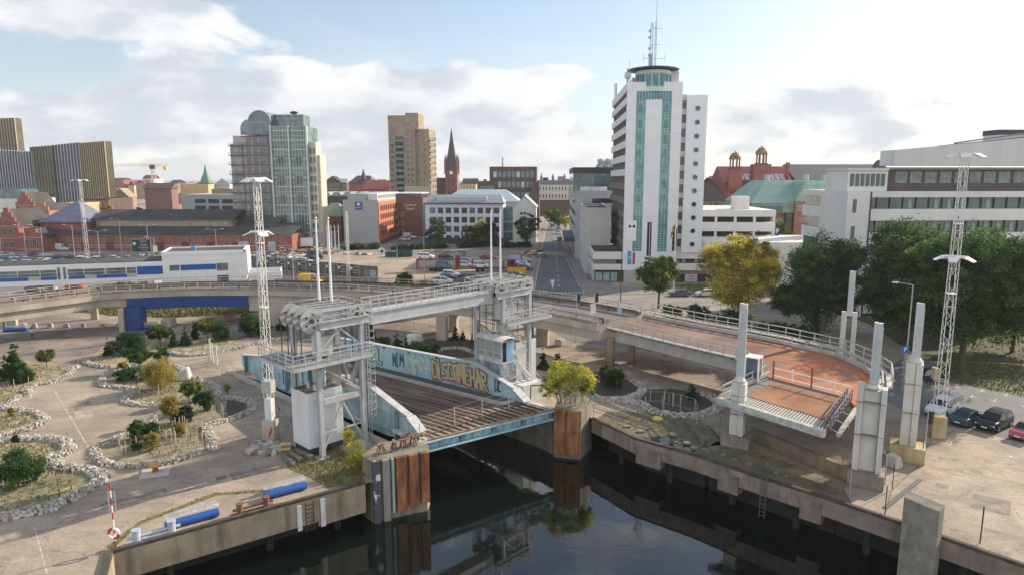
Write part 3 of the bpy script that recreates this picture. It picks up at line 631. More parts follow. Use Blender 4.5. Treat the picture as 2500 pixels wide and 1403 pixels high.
# ================================================================ LIFT GANTRY
GA = thing('lift_gantry', 'white steel portal of two lift towers joined by a high walkway', 'lift gantry', tuple(RF_O), RF_A)
BF, BB = 5.9, 10.1
TWR = {'l': (-6.9, -2.6, -1), 'r': (15.2, 19.3, 1)}
gm = steel_w
for key, (a0, a1, sg) in TWR.items():
 for (a_, b_) in ((a0, BF), (a1, BF), (a0, BB), (a1, BB)):
  c = MB(); w = .2; c.bx(a_ - w, a_ + w, b_ - w * 1.1, b_ - w * .75, 0, 11.3); c.bx(a_ - w, a_ + w, b_ + w * .75, b_ + w * 1.1, 0, 11.3); c.bx(a_ - .14, a_ + .14, b_ - w * .74, b_ + w * .74, 0, 11.3)
  c.bx(a_ - .5, a_ + .5, b_ - .5, b_ + .5, 0.004, .10); c.build('column', gm, GA)
 # horizontals and braces
 zs = (2.2, 5.0, 8.3)
 for z_ in zs:
  big = z_ == 5.0
  for (p, q) in (((a0 + .32, BF), (a1 - .32, BF)), ((a0 + .32, BB), (a1 - .32, BB)), ((a0, BF + .36), (a0, BB - .36)), ((a1, BF + .36), (a1, BB - .36))):
   if key == 'l' and p[0] == a0 and q[0] == a0 and z_ < 6: continue
   if key == 'r' and p[0] == a1 and q[0] == a1 and z_ < 6: continue
   c = MB(); c.beam((p[0], p[1], z_), (q[0], q[1], z_), .3 if big else .13, .5 if big else .13); c.build('strut', gm, GA)
 for (z0, z1, fl) in ((.3, 4.7, 0), (5.3, 8.2, 1), (9.4, 11.2, 0)):
  for b_ in (BF, BB):
   for p, q in (((a0, z0), ((a0 + a1) / 2, z1)), ((a1, z0), ((a0 + a1) / 2, z1))) if not fl else (((a0, z1), (a1, z0)),):
    c = MB(); c.beam((p[0], b_ + .02, p[1]), (q[0], b_ + .02, q[1]), .14); c.build('brace', gm, GA)
 ai = a1 if sg < 0 else a0
 for p, q in (((BF, 8.6), ((BF + BB) / 2, 5.4)), ((BB, 8.6), ((BF + BB) / 2, 5.4))):
  c = MB(); c.beam((ai, p[0], p[1]), (ai, q[0], q[1]), .28); c.build('brace', gm, GA)
 # mid platform with handrail
 pa0, pa1 = (a0 - 2.9, a1 + .4) if sg < 0 else (a0 - .4, a1 + 2.6)
 c = MB(); c.bx(pa0, pa1, BF - 1.1, BF - .36, 8.62, 8.74); c.bx(pa0, a0 - .36 if sg < 0 else pa0 + .01, BF - .355, BB + .8, 8.62, 8.74) if sg < 0 else c.bx(a1 + .36, pa1, BF - .355, BB + .8, 8.62, 8.74)
 c.build('platform', mat('grating_grey', (.27, .275, .275), .7, .25, 3), GA); c = MB(); c.bx(a0 + .3, a1 - .3, BF + .3, BB - .3, 8.5, 8.58); c.build('inner_platform', MATS['grating_grey'], GA)
 for q_ in (9.15, 9.6): c = MB(); c.beam((a0, BB, q_), (a1, BB, q_), .04); c.beam((a1 if sg < 0 else a0, BF, q_), (a1 if sg < 0 else a0, BB, q_), .04); c.beam((a0, BF, q_), (a1, BF, q_), .04); c.build('guard_bar', gm, GA)
 c = MB(); c.beam((pa0, BF - 1.1, 8.55), (pa1, BF - 1.1, 8.55), .12, .26); xe = pa0 if sg < 0 else pa1; c.beam((xe, BF - 1.1, 8.55), (xe, BB + .8, 8.55), .12, .26)
 for a_ in (a0, a1): c.beam((a_, BF - 1.1, 8.5), (a_, BF - .36, 8.0), .12)
 c.build('platform_edge_beam', gm, GA)
 c = MB(); c.rail([(pa1 if sg < 0 else pa0, BF - 1.1, 8.7), (xe, BF - 1.1, 8.7), (xe, BB + .8, 8.7)], 1.1, 3, 1.15, .028); c.build('handrail', gm, GA)
 # top frame
 ta0, ta1 = (a0 + .25, a1 + .9) if sg < 0 else (a0 - .9, a1 + .2)
 for b_ in (BF, BB):
  c = MB(); c.beam((ta0, b_, 11.66), (ta1, b_, 11.66), .2, .54); c.bx(ta0, ta1, b_ - .3, b_ + .3, 11.935, 12.0); c.bx(ta0, ta1, b_ - .28, b_ + .28, 11.32, 11.388); c.build('top_beam', gm, GA)
 for a_ in (a0 + .2, a1 - .2): c = MB(); c.beam((a_, BF + .4, 11.6), (a_, BB - .4, 11.6), .25, .4); c.build('top_beam', gm, GA)
 c = MB(); c.bx(ta0 + .4, ta1 - .4, BF + .42, BB - .42, 12.02, 12.08); c.build('platform', mat('grating_grey'  , (.33, .34, .34)), GA)
 c = MB(); c.rail([(ta0, BF - .4, 12.02), (ta1, BF - .4, 12.02), (ta1, BB + .9, 12.02), (ta0, BB + .9, 12.02)], 1.05, 2, 1.3, .028, closed=(sg > 0)); c.build('handrail', gm, GA)
 # sheaves: outer row over the counterweight, inner row over the ramp
 aout = a0 - .25 if sg < 0 else a1 + .1; ain = a1 - .1 if sg < 0 else a0 + .1
 for b_ in (6.4, 7.55, 8.7, 9.85):
  for a_, rr_ in ((aout, 1.0), (ain, .85)):
   c = MB(); c.cyl((a_, b_ - .07, 12.1), (a_, b_ + .07, 12.1), rr_, None, 28, 1); c.cyl((a_, b_ - .3, 12.1), (a_, b_ + .3, 12.1), .2, None, 10, 1)
   for k in (-.09, .09): c.cyl((a_, b_ + k - .015, 12.1), (a_, b_ + k + .015, 12.1), rr_ + .07, None, 28)
   for k in range(5): t = k * 2 * pi / 5; c.cyl((a_ + cos(t) * rr_ * .6, b_ - .125, 12.1 + sin(t) * rr_ * .6), (a_ + cos(t) * rr_ * .6, b_ - .108, 12.1 + sin(t) * rr_ * .6), .11, None, 8, 1)
   c.build('sheave', [mat('grey_sheave_paint', (.42, .43, .42), .6, .12, 1.2, grime=((.2, .17, .14), 1.4, (1, 1, 1), .5)), dark], GA)
  c = MB(); c.cyl((aout, b_, 13.14), (ain, b_, 12.98), .035, None, 6); c.cyl((aout + sg * 1.0, b_, 12.1), (aout + sg * 1.0, b_, 6.1), .045, None, 6)
  xr = ain - sg * .95; zr = 4.5
  c.cyl((xr, b_, 12.1), (xr, b_, zr), .045, None, 6); c.cyl((xr, b_ + .25, 12.0), (xr, b_ + .25, zr), .03, None, 6); c.build('cable', dark, GA)
  c = MB(); c.bx(min(aout, ain), max(aout, ain), b_ - .33, b_ - .25, 12.75, 12.9); c.bx(min(aout, ain), max(aout, ain), b_ + .25, b_ + .33, 12.75, 12.9); c.build('cable_guard', gm, GA)
 # ladder with hoops up the inner front column
 la = a1 + .62 if sg < 0 else a0 + .9; lb = BF - .1
 c = MB()
 for s_ in (-.22, .22): c.beam((la, lb + s_, .2), (la, lb + s_, 13.1), .05)
 for k in range(42): c.beam((la, lb - .22, .4 + k * .3), (la, lb + .22, .4 + k * .3), .03)
 for k in range(16):
  z_ = 2.6 + k * .66
  for j in range(6): t0_, t1_ = pi * j / 6 - pi / 2, pi * (j + 1) / 6 - pi / 2; c.beam((la + .65 * cos(t0_), lb + .32 * sin(t0_), z_), (la + .65 * cos(t1_), lb + .32 * sin(t1_), z_), .03)
 c.beam((la + .65, lb, 2.6), (la + .65, lb, 12.6), .03); c.build('ladder', gm, GA)
 c = MB()
 for k in range(7):                                            # hydraulic rods / conduits inside the tower
  aa = a0 + .8 + rnd.random() * (a1 - a0 - 1.4); bb_ = BF + .9 + rnd.random() * 2.6; c.cyl((aa, bb_, 8.74 if k % 2 else 5), (aa, bb_, 11.2), rnd.uniform(.04, .12), None, 8)
 c.build('hoist_rod', white_d, GA)
 c = MB(); c.bx(a0 + .5, a0 + 1.9, BF + .8, BF + 1.9, 8.76, 10.5); c.build('machine_cabinet', white_d, GA)
 c = MB(); c.bx(a1 - 1.5, a1 - .6, BB - 1.6, BB - .5, 2.5, 8.0); c.build('guide_box', mat('rust_streaked_paint', (.42, .38, .33), .8, .2, .8, grime=((.16, .10, .06), .9, (1, 1, .2), .8)), GA)
# crossbeam walkway
c = MB(); c.bx(-1.1, 14.3, 6.55, 6.75, 10.95, 11.95); c.bx(-1.1, 14.3, 7.75, 7.95, 10.95, 11.95); c.bx(-1.1, 14.3, 6.4, 8.1, 11.955, 12.03); c.bx(-1.1, 14.3, 6.42, 8.08, 10.86, 10.945); c.build('crossbeam', gm, GA)
c = MB(); c.rail([(-1.1, 6.45, 12.03), (14.3, 6.45, 12.03)], 1.1, 3, .95, .028); c.build('handrail', gm, GA)
c = MB(); c.rail([(-1.1, 8.05, 12.03), (14.3, 8.05, 12.03)], 1.1, 3, .95, .028); c.build('handrail', gm, GA)
# counterweights hang free of the frame
for lab, (a0, a1) in (('tall white box counterweight hanging in the left lift tower', (-7.75, -4.3)), ('tall white box counterweight hanging in the right lift tower', (18.0, 21.3))):
 r = thing('counterweight', lab, 'counterweight', tuple(rf(a0, 6.62, .8)), RF_A, 'counterweights of the lift gantry')
 w = a1 - a0; c = MB(); c.prism([(0, 0), (w, 0), (w, 2.75), (0, 2.75)], 0, 4.95); c.build('casing', mat('off_white_casing', (.70, .71, .72), .6, .05, .4, grime=((.48, .46, .42), .5, (1, 1, .2), .4)), r)
 c = MB(); c.bx(.1, w - .1, .1, 2.65, -.45, -.001); c.build('base', dark, r)
 c = MB(); c.bx(.18, w - .12, .2, 2.6, 4.953, 5.0, 1)
 for y_ in (.5, 1.6): c.cyl((w * .3, y_, 5.0), (w * .3, y_, 5.5), .14, None, 8)
 c.build('top_plate', [white_d, mat('dirty_roofing', (.12, .10, .085), .9, .3, 2)], r)
# flag poles on the towers
for i, (a_, b_, lab) in enumerate(((-3.9, 10.6, 'white pole rising at the rear of the left lift tower, left one of its pair'), (-3.3, 9.5, 'white pole rising from the left lift tower top, right one of its pair'),
  (15.4, 7.9, 'white ball tipped pole on the right lift tower, left one of its pair'), (16.6, 7.7, 'white ball tipped pole on the right lift tower, right one of its pair'))):
 p = rf(a_, b_, 12.09 if i not in (0,) else 12.09); r = thing('flagpole', lab, 'pole', tuple(p), 0, 'white poles on the lift towers')
 c = MB(); c.cyl((0, 0, 0), (0, 0, 8.2), .13, .07, 10); c.build('pole', white, r)
 c = MB(); c.lathe([(0, 8.2), (.1, 8.25), (.12, 8.33), (.08, 8.42), (0, 8.45)], n=8); c.build('finial', galv, r)
# control cabin
CB = thing('control_cabin', 'weathered glazed cabin with curved roof and light blue side beside the right lift tower', 'cabin', tuple(rf(13.4, 4.3, 0)), RF_A)
cabm = mat('peeling_cabin_paint', (.52, .52, .49), .8, .15, 1.2, grime=((.25, .22, .18), 1.2, (1, 1, .3), .7))
c = MB(); c.bx(0, 1.8, 0, 3.7, 4.62, 4.8); c.bx(0, 1.8, 0, 3.7, 6.95, 7.05)
for x_, y_ in ((.05, .05), (1.75, .05), (.05, 3.65), (1.75, 3.65), (.05, 1.3), (.05, 2.5)): c.bx(x_ - .05, x_ + .05, y_ - .05, y_ + .05, 4.8, 6.95)
c.bx(.03, .09, .1, 3.6, 5.75, 5.83); c.build('frame', cabm, CB)
c = MB(); c.bx(.08, 1.7, 3.55, 3.62, 4.8, 6.95); c.bx(.08, .12, .1, 3.6, 4.8, 5.2); c.build('panel', cabm, CB)
c = MB(); c.bx(.04, .06, .1, 3.6, 5.2, 6.93); c.build('window', mat('dusty_cabin_glass', (.25, .27, .25), .25, .3, 1.5), CB)
c = MB(); c.bx(.1, .7, .02, .05, 5.0, 6.9); c.build('window', gl_dark, CB)
c = MB(); c.bx(.72, 1.72, -.01, .05, 4.8, 6.94); c.bx(1.70, 1.78, .1, 3.6, 4.8, 6.94); c.build('side_panel', mat('light_blue_peeling', (.20, .40, .60), .7, .2, 1.5, grime=((.5, .5, .48), 1.5, (1, 1, 1), .5)), CB)
c = MB(); n_ = 9
for k in range(n_):
 t0_, t1_ = k / n_, (k + 1) / n_; f = lambda t: 7.06 + .38 * sin(pi * (.12 + .8 * t)); x0 = -.35 + 2.5 * t0_; x1 = -.35 + 2.5 * t1_
 c.add([(x0, -.35, f(t0_)), (x1, -.35, f(t1_)), (x1, 4.0, f(t1_)), (x0, 4.0, f(t0_)), (x0, -.35, f(t0_) - .08), (x1, -.35, f(t1_) - .08), (x1, 4.0, f(t1_) - .08), (x0, 4.0, f(t0_) - .08)], [(0, 1, 2, 3), (7, 6, 5, 4), (0, 4, 5, 1), (2, 6, 7, 3), (1, 5, 6, 2), (0, 3, 7, 4)])
c.build('roof', mat('bleached_cabin_roof', (.62, .58, .52), .8, .2, 1.5), CB)
for y_ in (.3, 3.3): c = MB(); c.bx(.3, .85, y_ - .25, y_ + .25, .01, 4.61); c.build('leg', steel_w, CB)
c = MB(); c.bx(1.05, 1.3, .2, 3.4, 3.0, 4.6); c.build('cable_tray', lblue, CB)
# stair beside the cabin
ST_ = thing('steel_stair', 'white steel stair climbing from the quay to the control cabin', 'stair', tuple(rf(15.4, 3.9, 0)), RF_A)
c = MB()
for y_ in (0, .85): c.beam((0, y_, 4.75), (4.7, y_, .1), .08, .26)
c.build('stringer', white_d, ST_); c = MB()
for k in range(18): t = (k + .5) / 18; c.bx(4.7 * t - .14, 4.7 * t + .14, .05, .8, 4.75 - 4.65 * t, 4.79 - 4.65 * t)
c.build('tread', galv, ST_)
for y_ in (0, .85):
 c = MB(); c.beam((0, y_, 5.75), (4.7, y_, 1.15), .05); c.beam((0, y_, 5.25), (4.7, y_, .65), .035)
 for k in range(6): t = k / 5; c.beam((4.7 * t, y_, 4.75 - 4.65 * t), (4.7 * t, y_, 5.75 - 4.6 * t), .04)
 c.build('handrail', white_d, ST_)
# quay level services next to the right tower
c = MB(fr=RF); c.bx(15.4, 18.6, 3.0, 5.0, .005, 2.1); c.build('pump_house', white_d, label='low white machine house at the foot of the right lift tower', cat='machine house')
c = MB(fr=RF); c.cyl((15, 1.6, 2.6), (21, -1.2, 2.1), .06, None, 8); c.cyl((15, 1.6, 2.6), (15, 1.6, .01), .06, None, 8); c.cyl((21, -1.2, 2.1), (21, -1.2, .01), .06, None, 8); c.build('barrier_pole', dark, label='dark swing barrier pole beside the bushes on the right block', cat='barrier')
c = MB(fr=RF); c.cyl((-4.6, 1.2, .9), (-.3, 2.2, 1.5), .06, None, 8); c.cyl((-4.6, 1.2, .9), (-4.6, 1.2, .01), .05, None, 8); c.cyl((-.3, 2.2, 1.5), (-.3, 2.2, .01), .05, None, 8); c.build('barrier_pole', rust, label='rusty barrier pole above the left rusty fender block', cat='barrier')
# ================================================================ FENDER BLOCKS
def fender_block(name, label, top, z, face, panels, mtl):
 pts = [G(p[0], p[1], z) for p in top]; cx = sum(p.x for p in pts) / len(pts); cy = sum(p.y for p in pts) / len(pts)
 r = thing(name, label, 'fender block', (cx, cy, -3.7), 0, 'rusty fender blocks either side of the ship ramp')
 O = Vector((cx, cy, -3.7)); L_ = [p - O for p in pts]
 c = MB(); c.prism([XY(p) for p in L_], -2, z + 3.7); c.build('block', mtl, r)
 p, q = L_[face[0]], L_[face[1]]; d = (q - p); ln = d.length; d.normalize(); n = Vector((d.y, -d.x, 0))
 if n.dot(Vector((cx, cy, 0))) > 0: n = -n
 H = z + 3.7
 for (t0, t1, kind, zb) in panels:
  c = MB(); a_ = p + d * (t0 * ln); e = p + d * (t1 * ln); w = (e - a_).length
  prof = [(0, .02), (.06 * w, .34), (.82 * w, .34), (.94 * w, .02)]
  for (u0, v0), (u1, v1) in zip(prof, prof[1:]):
   s0 = a_ + d * u0 + n * v0; s1 = a_ + d * u1 + n * v1
   c.add([(s0.x, s0.y, zb), (s1.x, s1.y, zb), (s1.x, s1.y, H - .02), (s0.x, s0.y, H - .02)], [(0, 1, 2, 3)])
  f = [a_ + n * .0, a_ + d * .06 * w + n * .34, a_ + d * .82 * w + n * .34, a_ + d * .94 * w]
  c.add([(v.x, v.y, H - .03) for v in f] + [(v.x, v.y, zb) for v in f], [(0, 1, 2, 3), (7, 6, 5, 4)])
  c.build('fender_panel', kind, r)
 return r, O
rustp = mat('orange_brown_fender_rust', (.19, .065, .03), .85, .35, 1.1, col2=(.40, .165, .06), stretch=(1, 1, .35), bump=.15, grime=((.07, .03, .02), .8, (1, 1, .2), .75), detail=10)
greyp = mat('grey_worn_timber', (.30, .285, .26), .9, .25, 1.2, stretch=(1, 1, .2), grime=((.12, .11, .09), 1.5, (1, 1, .1), .7))
bluep = mat('white_flaked_blue_grey', (.10, .095, .12), .85, .1, 1.0, col2=(.60, .61, .64), thr=(.56, .58), detail=8)
mintp = mat('mint_timber', (.32, .44, .40), .9, .2, 1, stretch=(1, 1, .2))
FBL, OL = fender_block('fender_block', 'tall rusty sheet piled fender block with grey timbers left of the ship ramp', [(883, 1110), (905, 1124), (1041, 1100), (1047, 1086), (1000, 1068), (925, 1080)], 1.6, (1, 2),
 [(.01, .17, bluep, -1.2), (.18, .34, greyp, -1.2), (.345, .40, mintp, .6), (.42, .64, rustp, .5), (.65, .86, rustp, .9), (.87, 1.06, rustp, .9)], concrete_dark)
FBR, OR_ = fender_block('fender_block', 'rusty sheet piled fender block topped with yellow green bushes right of the ship ramp', [(1353, 996), (1419, 1002), (1446, 980), (1432, 965), (1362, 972)], 1.4, (0, 1),
 [(.01, .48, rustp, .4), (.5, .99, rustp, .4)], concrete_dark)
# bent reinforcement stools on the left block
for i, (px_, py_) in enumerate(((930, 1106), (962, 1098), (985, 1094), (1008, 1084))):
 p = G(px_, py_, 1.6); r = thing('rusty_bracket', ['leftmost bent rusty steel bracket on top of the left fender block', 'second bent rusty steel bracket on top of the left fender block', 'third bent rusty steel bracket on top of the left fender block', 'bent rusty steel bracket nearest the ramp on the left fender block'][i], 'bracket', tuple(p), rnd.random() * 2, 'bent rusty brackets on the left fender block')
 c = MB()
 for k in range(5):
  t = k * 1.3 + i; c.beam((cos(t) * .45, sin(t) * .3, 0), (cos(t) * .15, sin(t) * .1, .75), .06)
 c.build('leg', rust_d, r); c = MB(); c.bx(-.4, .4, -.1, .1, .75, .84); c.build('seat_plate', rust, r)
# ================================================================ LATTICE LIGHT MASTS
def light_mast(label, px, py, top, w0, base=None, basem=None, rings=(), box=None, dist=None, w1=None, seg=1.1, solid=True):
 p = G(px, py) if dist is None else Vector((AY(px, py, dist).x, dist, 0))
 r = thing('light_mast', label, 'light mast', tuple(p), R(-12), 'lattice floodlight masts')
 z0 = 0.004
 if base:
  bw, bh = base; c = MB(); c.prism([(-bw, -bw * .8), (bw, -bw * .8), (bw, bw * .8), (-bw, bw * .8)], .004, bh); c.build('base_block', basem or conc_pale, r, bevel=.06)
  if basem is None:
   pass
  z0 = bh + .002
 if solid: c = MB(); c.bx(-w0 / 2, w0 / 2, -w0 / 2, w0 / 2, z0, z0 + 2.0); c.build('lower_box', white_d, r); z0 += 2.0
 w1 = w1 or w0 * .62; c = MB(); c.lattice((0, 0, z0), (0, 0, top), w0, w1, seg, .026 if w0 < 1 else .03); c.build('lattice_shaft', white_d, r)
 for zc in (top * .52, top * .76): 
  w_ = w0 + (w1 - w0) * (zc - z0) / (top - z0); c = MB(); c.bx(-w_ / 2 - .05, w_ / 2 + .05, -w_ / 2 - .05, w_ / 2 + .05, zc, zc + .08); c.build('joint_collar', white_d, r)
 for (zr, n_, rad, a0) in rings:
  c = MB()
  for k in range(12): t0_, t1_ = 2 * pi * k / 12, 2 * pi * (k + 1) / 12; c.beam((rad * cos(t0_), rad * sin(t0_), zr), (rad * cos(t1_), rad * sin(t1_), zr), .07)
  c.beam((-rad, 0, zr), (rad, 0, zr), .08); c.beam((0, -rad, zr), (0, rad, zr), .08); c.build('lamp_ring', white_d, r)
  for k in range(n_):
   t = a0 + 2 * pi * k / n_; q = thing_part('floodlight', r, (cos(t) * rad, sin(t) * rad, zr - .08), t)
 if box:
  c = MB(); c.bx(-w0 / 2 - .45, -w0 / 2 - .02, -.35, .35, box, box + 1.1); c.build('switch_box', mat('tan_cabinet', (.38, .30, .19), .7, .15, 2), r)
 return r
def thing_part(name, parent, loc, rz):
 c = MB(); c.add([(-.1, -.42, .12), (-.1, .42, .12), (.6, .34, -.24), (.6, -.34, -.24), (-.1, -.42, .0), (-.1, .42, .0), (.56, .32, -.31), (.56, -.32, -.31)], [(3, 2, 1, 0), (4, 5, 6, 7), (0, 4, 7, 3), (1, 2, 6, 5), (0, 1, 5, 4), (2, 3, 7, 6)])
 o = c.build(name, white, parent); o.location = loc; o.rotation_euler = (0, 0, rz); return o
LM = light_mast('tall white lattice floodlight mast on a striped concrete block left of the ship ramp', 663, 1072, 24.0, .66, (.62, 2.0), mat('peeling_cream_block', (.50, .42, .33), .85, .2, 1.2, grime=((.30, .12, .06), 1.0, (1, 1, .5), .5)), [(24.0, 6, .75, .3), (19.3, 3, .8, -.7)])
c = MB(); c.add([(.1, -.502, .3), (.45, -.502, 1.1), (.45, -.502, 1.6), (.1, -.502, .8)], [(0, 1, 2, 3)]); c.build('red_stripe', mat('faded_red_paint', (.33, .05, .05), .8, .2, 2), LM)
c = MB(); c.bx(-.45, .45, -.42, .42, 4.6, 5.7); c.build('weathered_box', mat('grey_mottled_box', (.45, .44, .42), .8, .3, 5), LM)
light_mast('tall white lattice floodlight mast on a yellowish block beside the parked white car', 2286, 1066, 26.2, .8, (.62, 2.1), mat('yellowish_concrete', (.42, .34, .19), .9, .2, .8, grime=((.50, .42, .32), .8, (1, 1, .4), .7)), [(26.1, 6, 1.0, .2), (17.0, 5, 1.05, .5)], box=5.6, solid=False)
light_mast('distant lattice floodlight mast rising behind the white and blue terminal', 215, 648, 23.6, .8, None, None, [(23.5, 6, 1.7, .2)], seg=1.5)
light_mast('thin lattice mast without lamps behind the left lift tower', 852, 690, 16.5, .55, None, None, (), seg=1.2, w1=.4, solid=False)
# ================================================================ VIADUCT
VZ = 5.8
npx = [(-420, 850), (-200, 788), (0, 751), (250, 719), (450, 710), (640, 709), (850, 714), (1000, 724), (1180, 745), (1330, 768), (1457, 793)]
VWD = [6.3, 6.3, 6.3, 6.4, 6.7, 7.2, 8.0, 8.6, 9.3, 9.5, 9.5]
NE = [G(x, y, VZ) for x, y in npx]
def offset(pts, w):
 out = []
 for i, p in enumerate(pts):
  a_ = pts[max(0, i - 1)]; e = pts[min(len(pts) - 1, i + 1)]; d = (e - a_).normalized(); out.append(p + Vector((-d.y, d.x, 0)) * (w if not isinstance(w, list) else w[i]))
 return out
FE = offset(NE, VWD); sh = lambda k: [v - k for v in VWD]
VI = thing('viaduct', 'long curved concrete road viaduct crossing behind the lift gantry', 'viaduct', (NE[5].x, NE[5].y, 0))
VO = Vector((NE[5].x, NE[5].y, 0))
def strip(b, A, B, z0, z1, m=0):
 for (p, q, s, t) in zip(A, A[1:], B, B[1:]):
  b.prism([XY(p - VO), XY(q - VO), XY(t - VO), XY(s - VO)], z0, z1, m)
viam = mat('viaduct_concrete', (.42, .375, .31), .9, .15, .25, grime=((.25, .20, .14), .4, (1, 1, .4), .6), detail=9)
b = MB(); strip(b, NE, FE, 5.0, 5.8); b.build('deck_slab', viam, VI)
b = MB(); strip(b, offset(NE, 1.0), offset(NE, sh(1.0)), 5.803, 5.84); b.build('carriageway', mat('viaduct_asphalt', (.15, .14, .135), .9, .15, .2, stretch=(.3, 2, 1)), VI)
b = MB(); strip(b, offset(NE, .5), offset(NE, sh(.6)), 3.7, 4.99); b.build('girder', viam, VI)
b = MB(); strip(b, NE, offset(NE, .3), 5.805, 6.25); b.build('parapet', mat('parapet_concrete', (.30, .26, .21), .9, .2, .3, grime=((.14, .11, .08), .5, (1, 1, 1), .7)), VI)
b = MB(); strip(b, offset(NE, sh(.3)), FE, 5.805, 6.25); b.build('parapet', mat('parapet_concrete', (.3, .26, .21)), VI)
for o_ in (.15, sh(.15)):
 b = MB(); b.rail([p - VO + Vector((0, 0, 6.25 - VZ)) for p in offset(NE, o_)], .85, 2, 2.0, .045); b.build('railing', mat('tan_galvanised_rail', (.40, .37, .33), .7, .2, 1), VI)
b = MB(); b.rail([p - VO + Vector((0, 0, .04)) for p in offset(NE, 1.25)], .6, 1, 4.0, .09); b.rail([p - VO + Vector((0, 0, .04)) for p in offset(NE, sh(1.1))], .6, 1, 4.0, .09); b.build('crash_barrier', rust_d, VI)
def pier(px, py, dx, dy, top=3.7, m=None, name='pier', rz=None):
 p = G(px, py) - VO; c = MB(); a = R(-15) if rz is None else rz
 f = Matrix.Translation(p) @ Matrix.Rotation(a, 4, 'Z'); c.fr = f; c.bx(-dx / 2, dx / 2, -dy / 2, dy / 2, .005, top - .002); return c.build(name, m or viam, VI)
pier(31, 797, 1.3, 1.1, rz=R(20)); pier(1, 800, 1.0, 1.0, rz=R(20)); pier(306, 806, .7, 3.0, rz=R(10)); pier(668, 792, 3.8, 1.3, rz=0)
pier(1080, 828, 1.5, 1.2); pier(1108, 806, 1.3, 1.2); pier(1292, 842, 1.1, 1.1); pier(1325, 840, 1.7, 1.3); pier(232, 778, 1.0, 1.0, rz=R(20)); pier(1290, 800, 1.3, 1.2)
pier(332, 803, 2.5, 3.0, 3.7, blue, 'blue_pier', R(10))
b = MB(); A1 = [NE[3].lerp(NE[4], .28), NE[4], NE[5].lerp(NE[4], .2)]; strip(b, offset(A1, .1), offset(A1, .48), 3.1, 4.95); b.build('blue_beam', blue, VI)
b = MB(); B1 = [NE[5].lerp(NE[4], .19), NE[5].lerp(NE[6], .3)]; strip(b, offset(B1, .3), offset(B1, 6.8), 2.4, 3.68); b.build('pier_head', viam, VI)
c = MB(); ps = G(76, 757, 4.6) - VO; c.fr = Matrix.Translation(ps); c.cyl((0, -.25, 0), (0, -.15, 0), .42, None, 16); c.cyl((0, -.26, 0), (0, -.252, 0), .28, None, 12, 1); c.build('height_sign', [mat('orange_sign_rim', (.55, .22, .04), .6, .1, 2), mat('sign_yellow', (.60, .42, .06), .6, .1, 2)], VI)
# ================================================================ STEEL RAMP TO THE ROUND PLATFORM
RZ = 5.0
nr = [(1457, 791), (1650, 837), (1800, 871), (1850, 902)]
fr_ = [(1572, 771), (1700, 798), (1813, 818), (1896, 834), (2041, 868), (2108, 899), (2150, 930), (2152, 962)]
dkr = nr[:3] + [(1813, 818), (1700, 798), (1572, 771)]
dk = [nr[2], nr[3], (1868, 918), (2070, 970), (2085, 988), (2152, 962)] + list(reversed(fr_[2:-1]))
P0 = G(1800, 860, 0); RA = thing('loading_ramp', 'elevated loading ramp with rust red deck curving to a rounded platform over the right quay', 'loading ramp', tuple(P0))
def gl(px, py, z): return G(px, py, z) - Vector((P0.x, P0.y, 0))
dm = mat('rust_red_ramp_deck', (.19, .08, .042), .9, .25, .1, col2=(.33, .11, .038), thr=(.40, .56), bump=.1, grime=((.25, .21, .18), .22, (1, 1, 1), .65), detail=10)
b = MB(); b.prism([XY(gl(x, y, RZ)) for x, y in dk], 4.75, RZ); b.build('deck', dm, RA)
b = MB(); b.prism([XY(gl(x, y, RZ)) for x, y in dkr], 4.74, RZ - .006); b.build('ramp_deck', mat('dusty_rose_ramp_deck', (.15, .095, .072), .9, .25, .15, col2=(.22, .145, .11), bump=.1, grime=((.17, .12, .10), .3, (1, .3, 1), .7), detail=10), RA)
edge = mat('pale_ramp_steel', (.47, .455, .41), .75, .12, .6, grime=((.33, .26, .18), .8, (1, 1, .4), .6))
b = MB(); pts = [gl(x, y, RZ) for x, y in nr]
for p, q in zip(pts, pts[1:]): b.beam(p + Vector((.1, .2, -.95)), q + Vector((.1, .2, -.95)), .3, 1.3)
b.build('side_girder', edge, RA)
b = MB()
for p, q in zip(pts, pts[1:]):
 b.beam(p + Vector((-.2, -.55, .1)), q + Vector((-.2, -.55, .1)), .8, .1); k = int((q - p).length / 1.6)
 for i in range(k): s = p.lerp(q, (i + .5) / k); b.beam(s + Vector((.1, .1, -.45)), s + Vector((-.25, -.9, .02)), .09)
b.build('catwalk', galv, RA)
for off_, nm in ((Vector((-.4, -.9, .15)), 0), (Vector((.1, .1, .15)), 1)):
 b = MB(); b.rail([p + off_ for p in pts], 1.05, 2 if nm else 3, 1.7, .03); b.build('handrail', mat('grey_brown_rail', (.36, .33, .30), .7, .2, 2) if not nm else edge, RA)
fp = [gl(x, y, RZ) for x, y in fr_]
b = MB()
for p, q in zip(fp, fp[1:]): b.beam(p + Vector((0, 0, .18)), q + Vector((0, 0, .18)), .35, .45)
b.build('kerb', edge, RA)
b = MB()
for p, q in zip(fp, fp[1:]): b.beam(p + Vector((1.0, .6, .45)), q + Vector((1.0, .6, .45)), .5, .16); b.beam(p + Vector((0.2, 0.2, -.75)), q + Vector((.2, .2, -.75)), .3, 1.1)
b.build('outer_girder', edge, RA)
b = MB(); b.rail([p + Vector((1.3, .7, .45)) for p in fp], 1.15, 2, 1.8, .045); b.build('handrail', edge, RA)
b = MB(); b.rail([p + Vector((.15, .1, .4)) for p in fp], .55, 1, 1.8, .06); b.build('crash_rail', edge, RA)
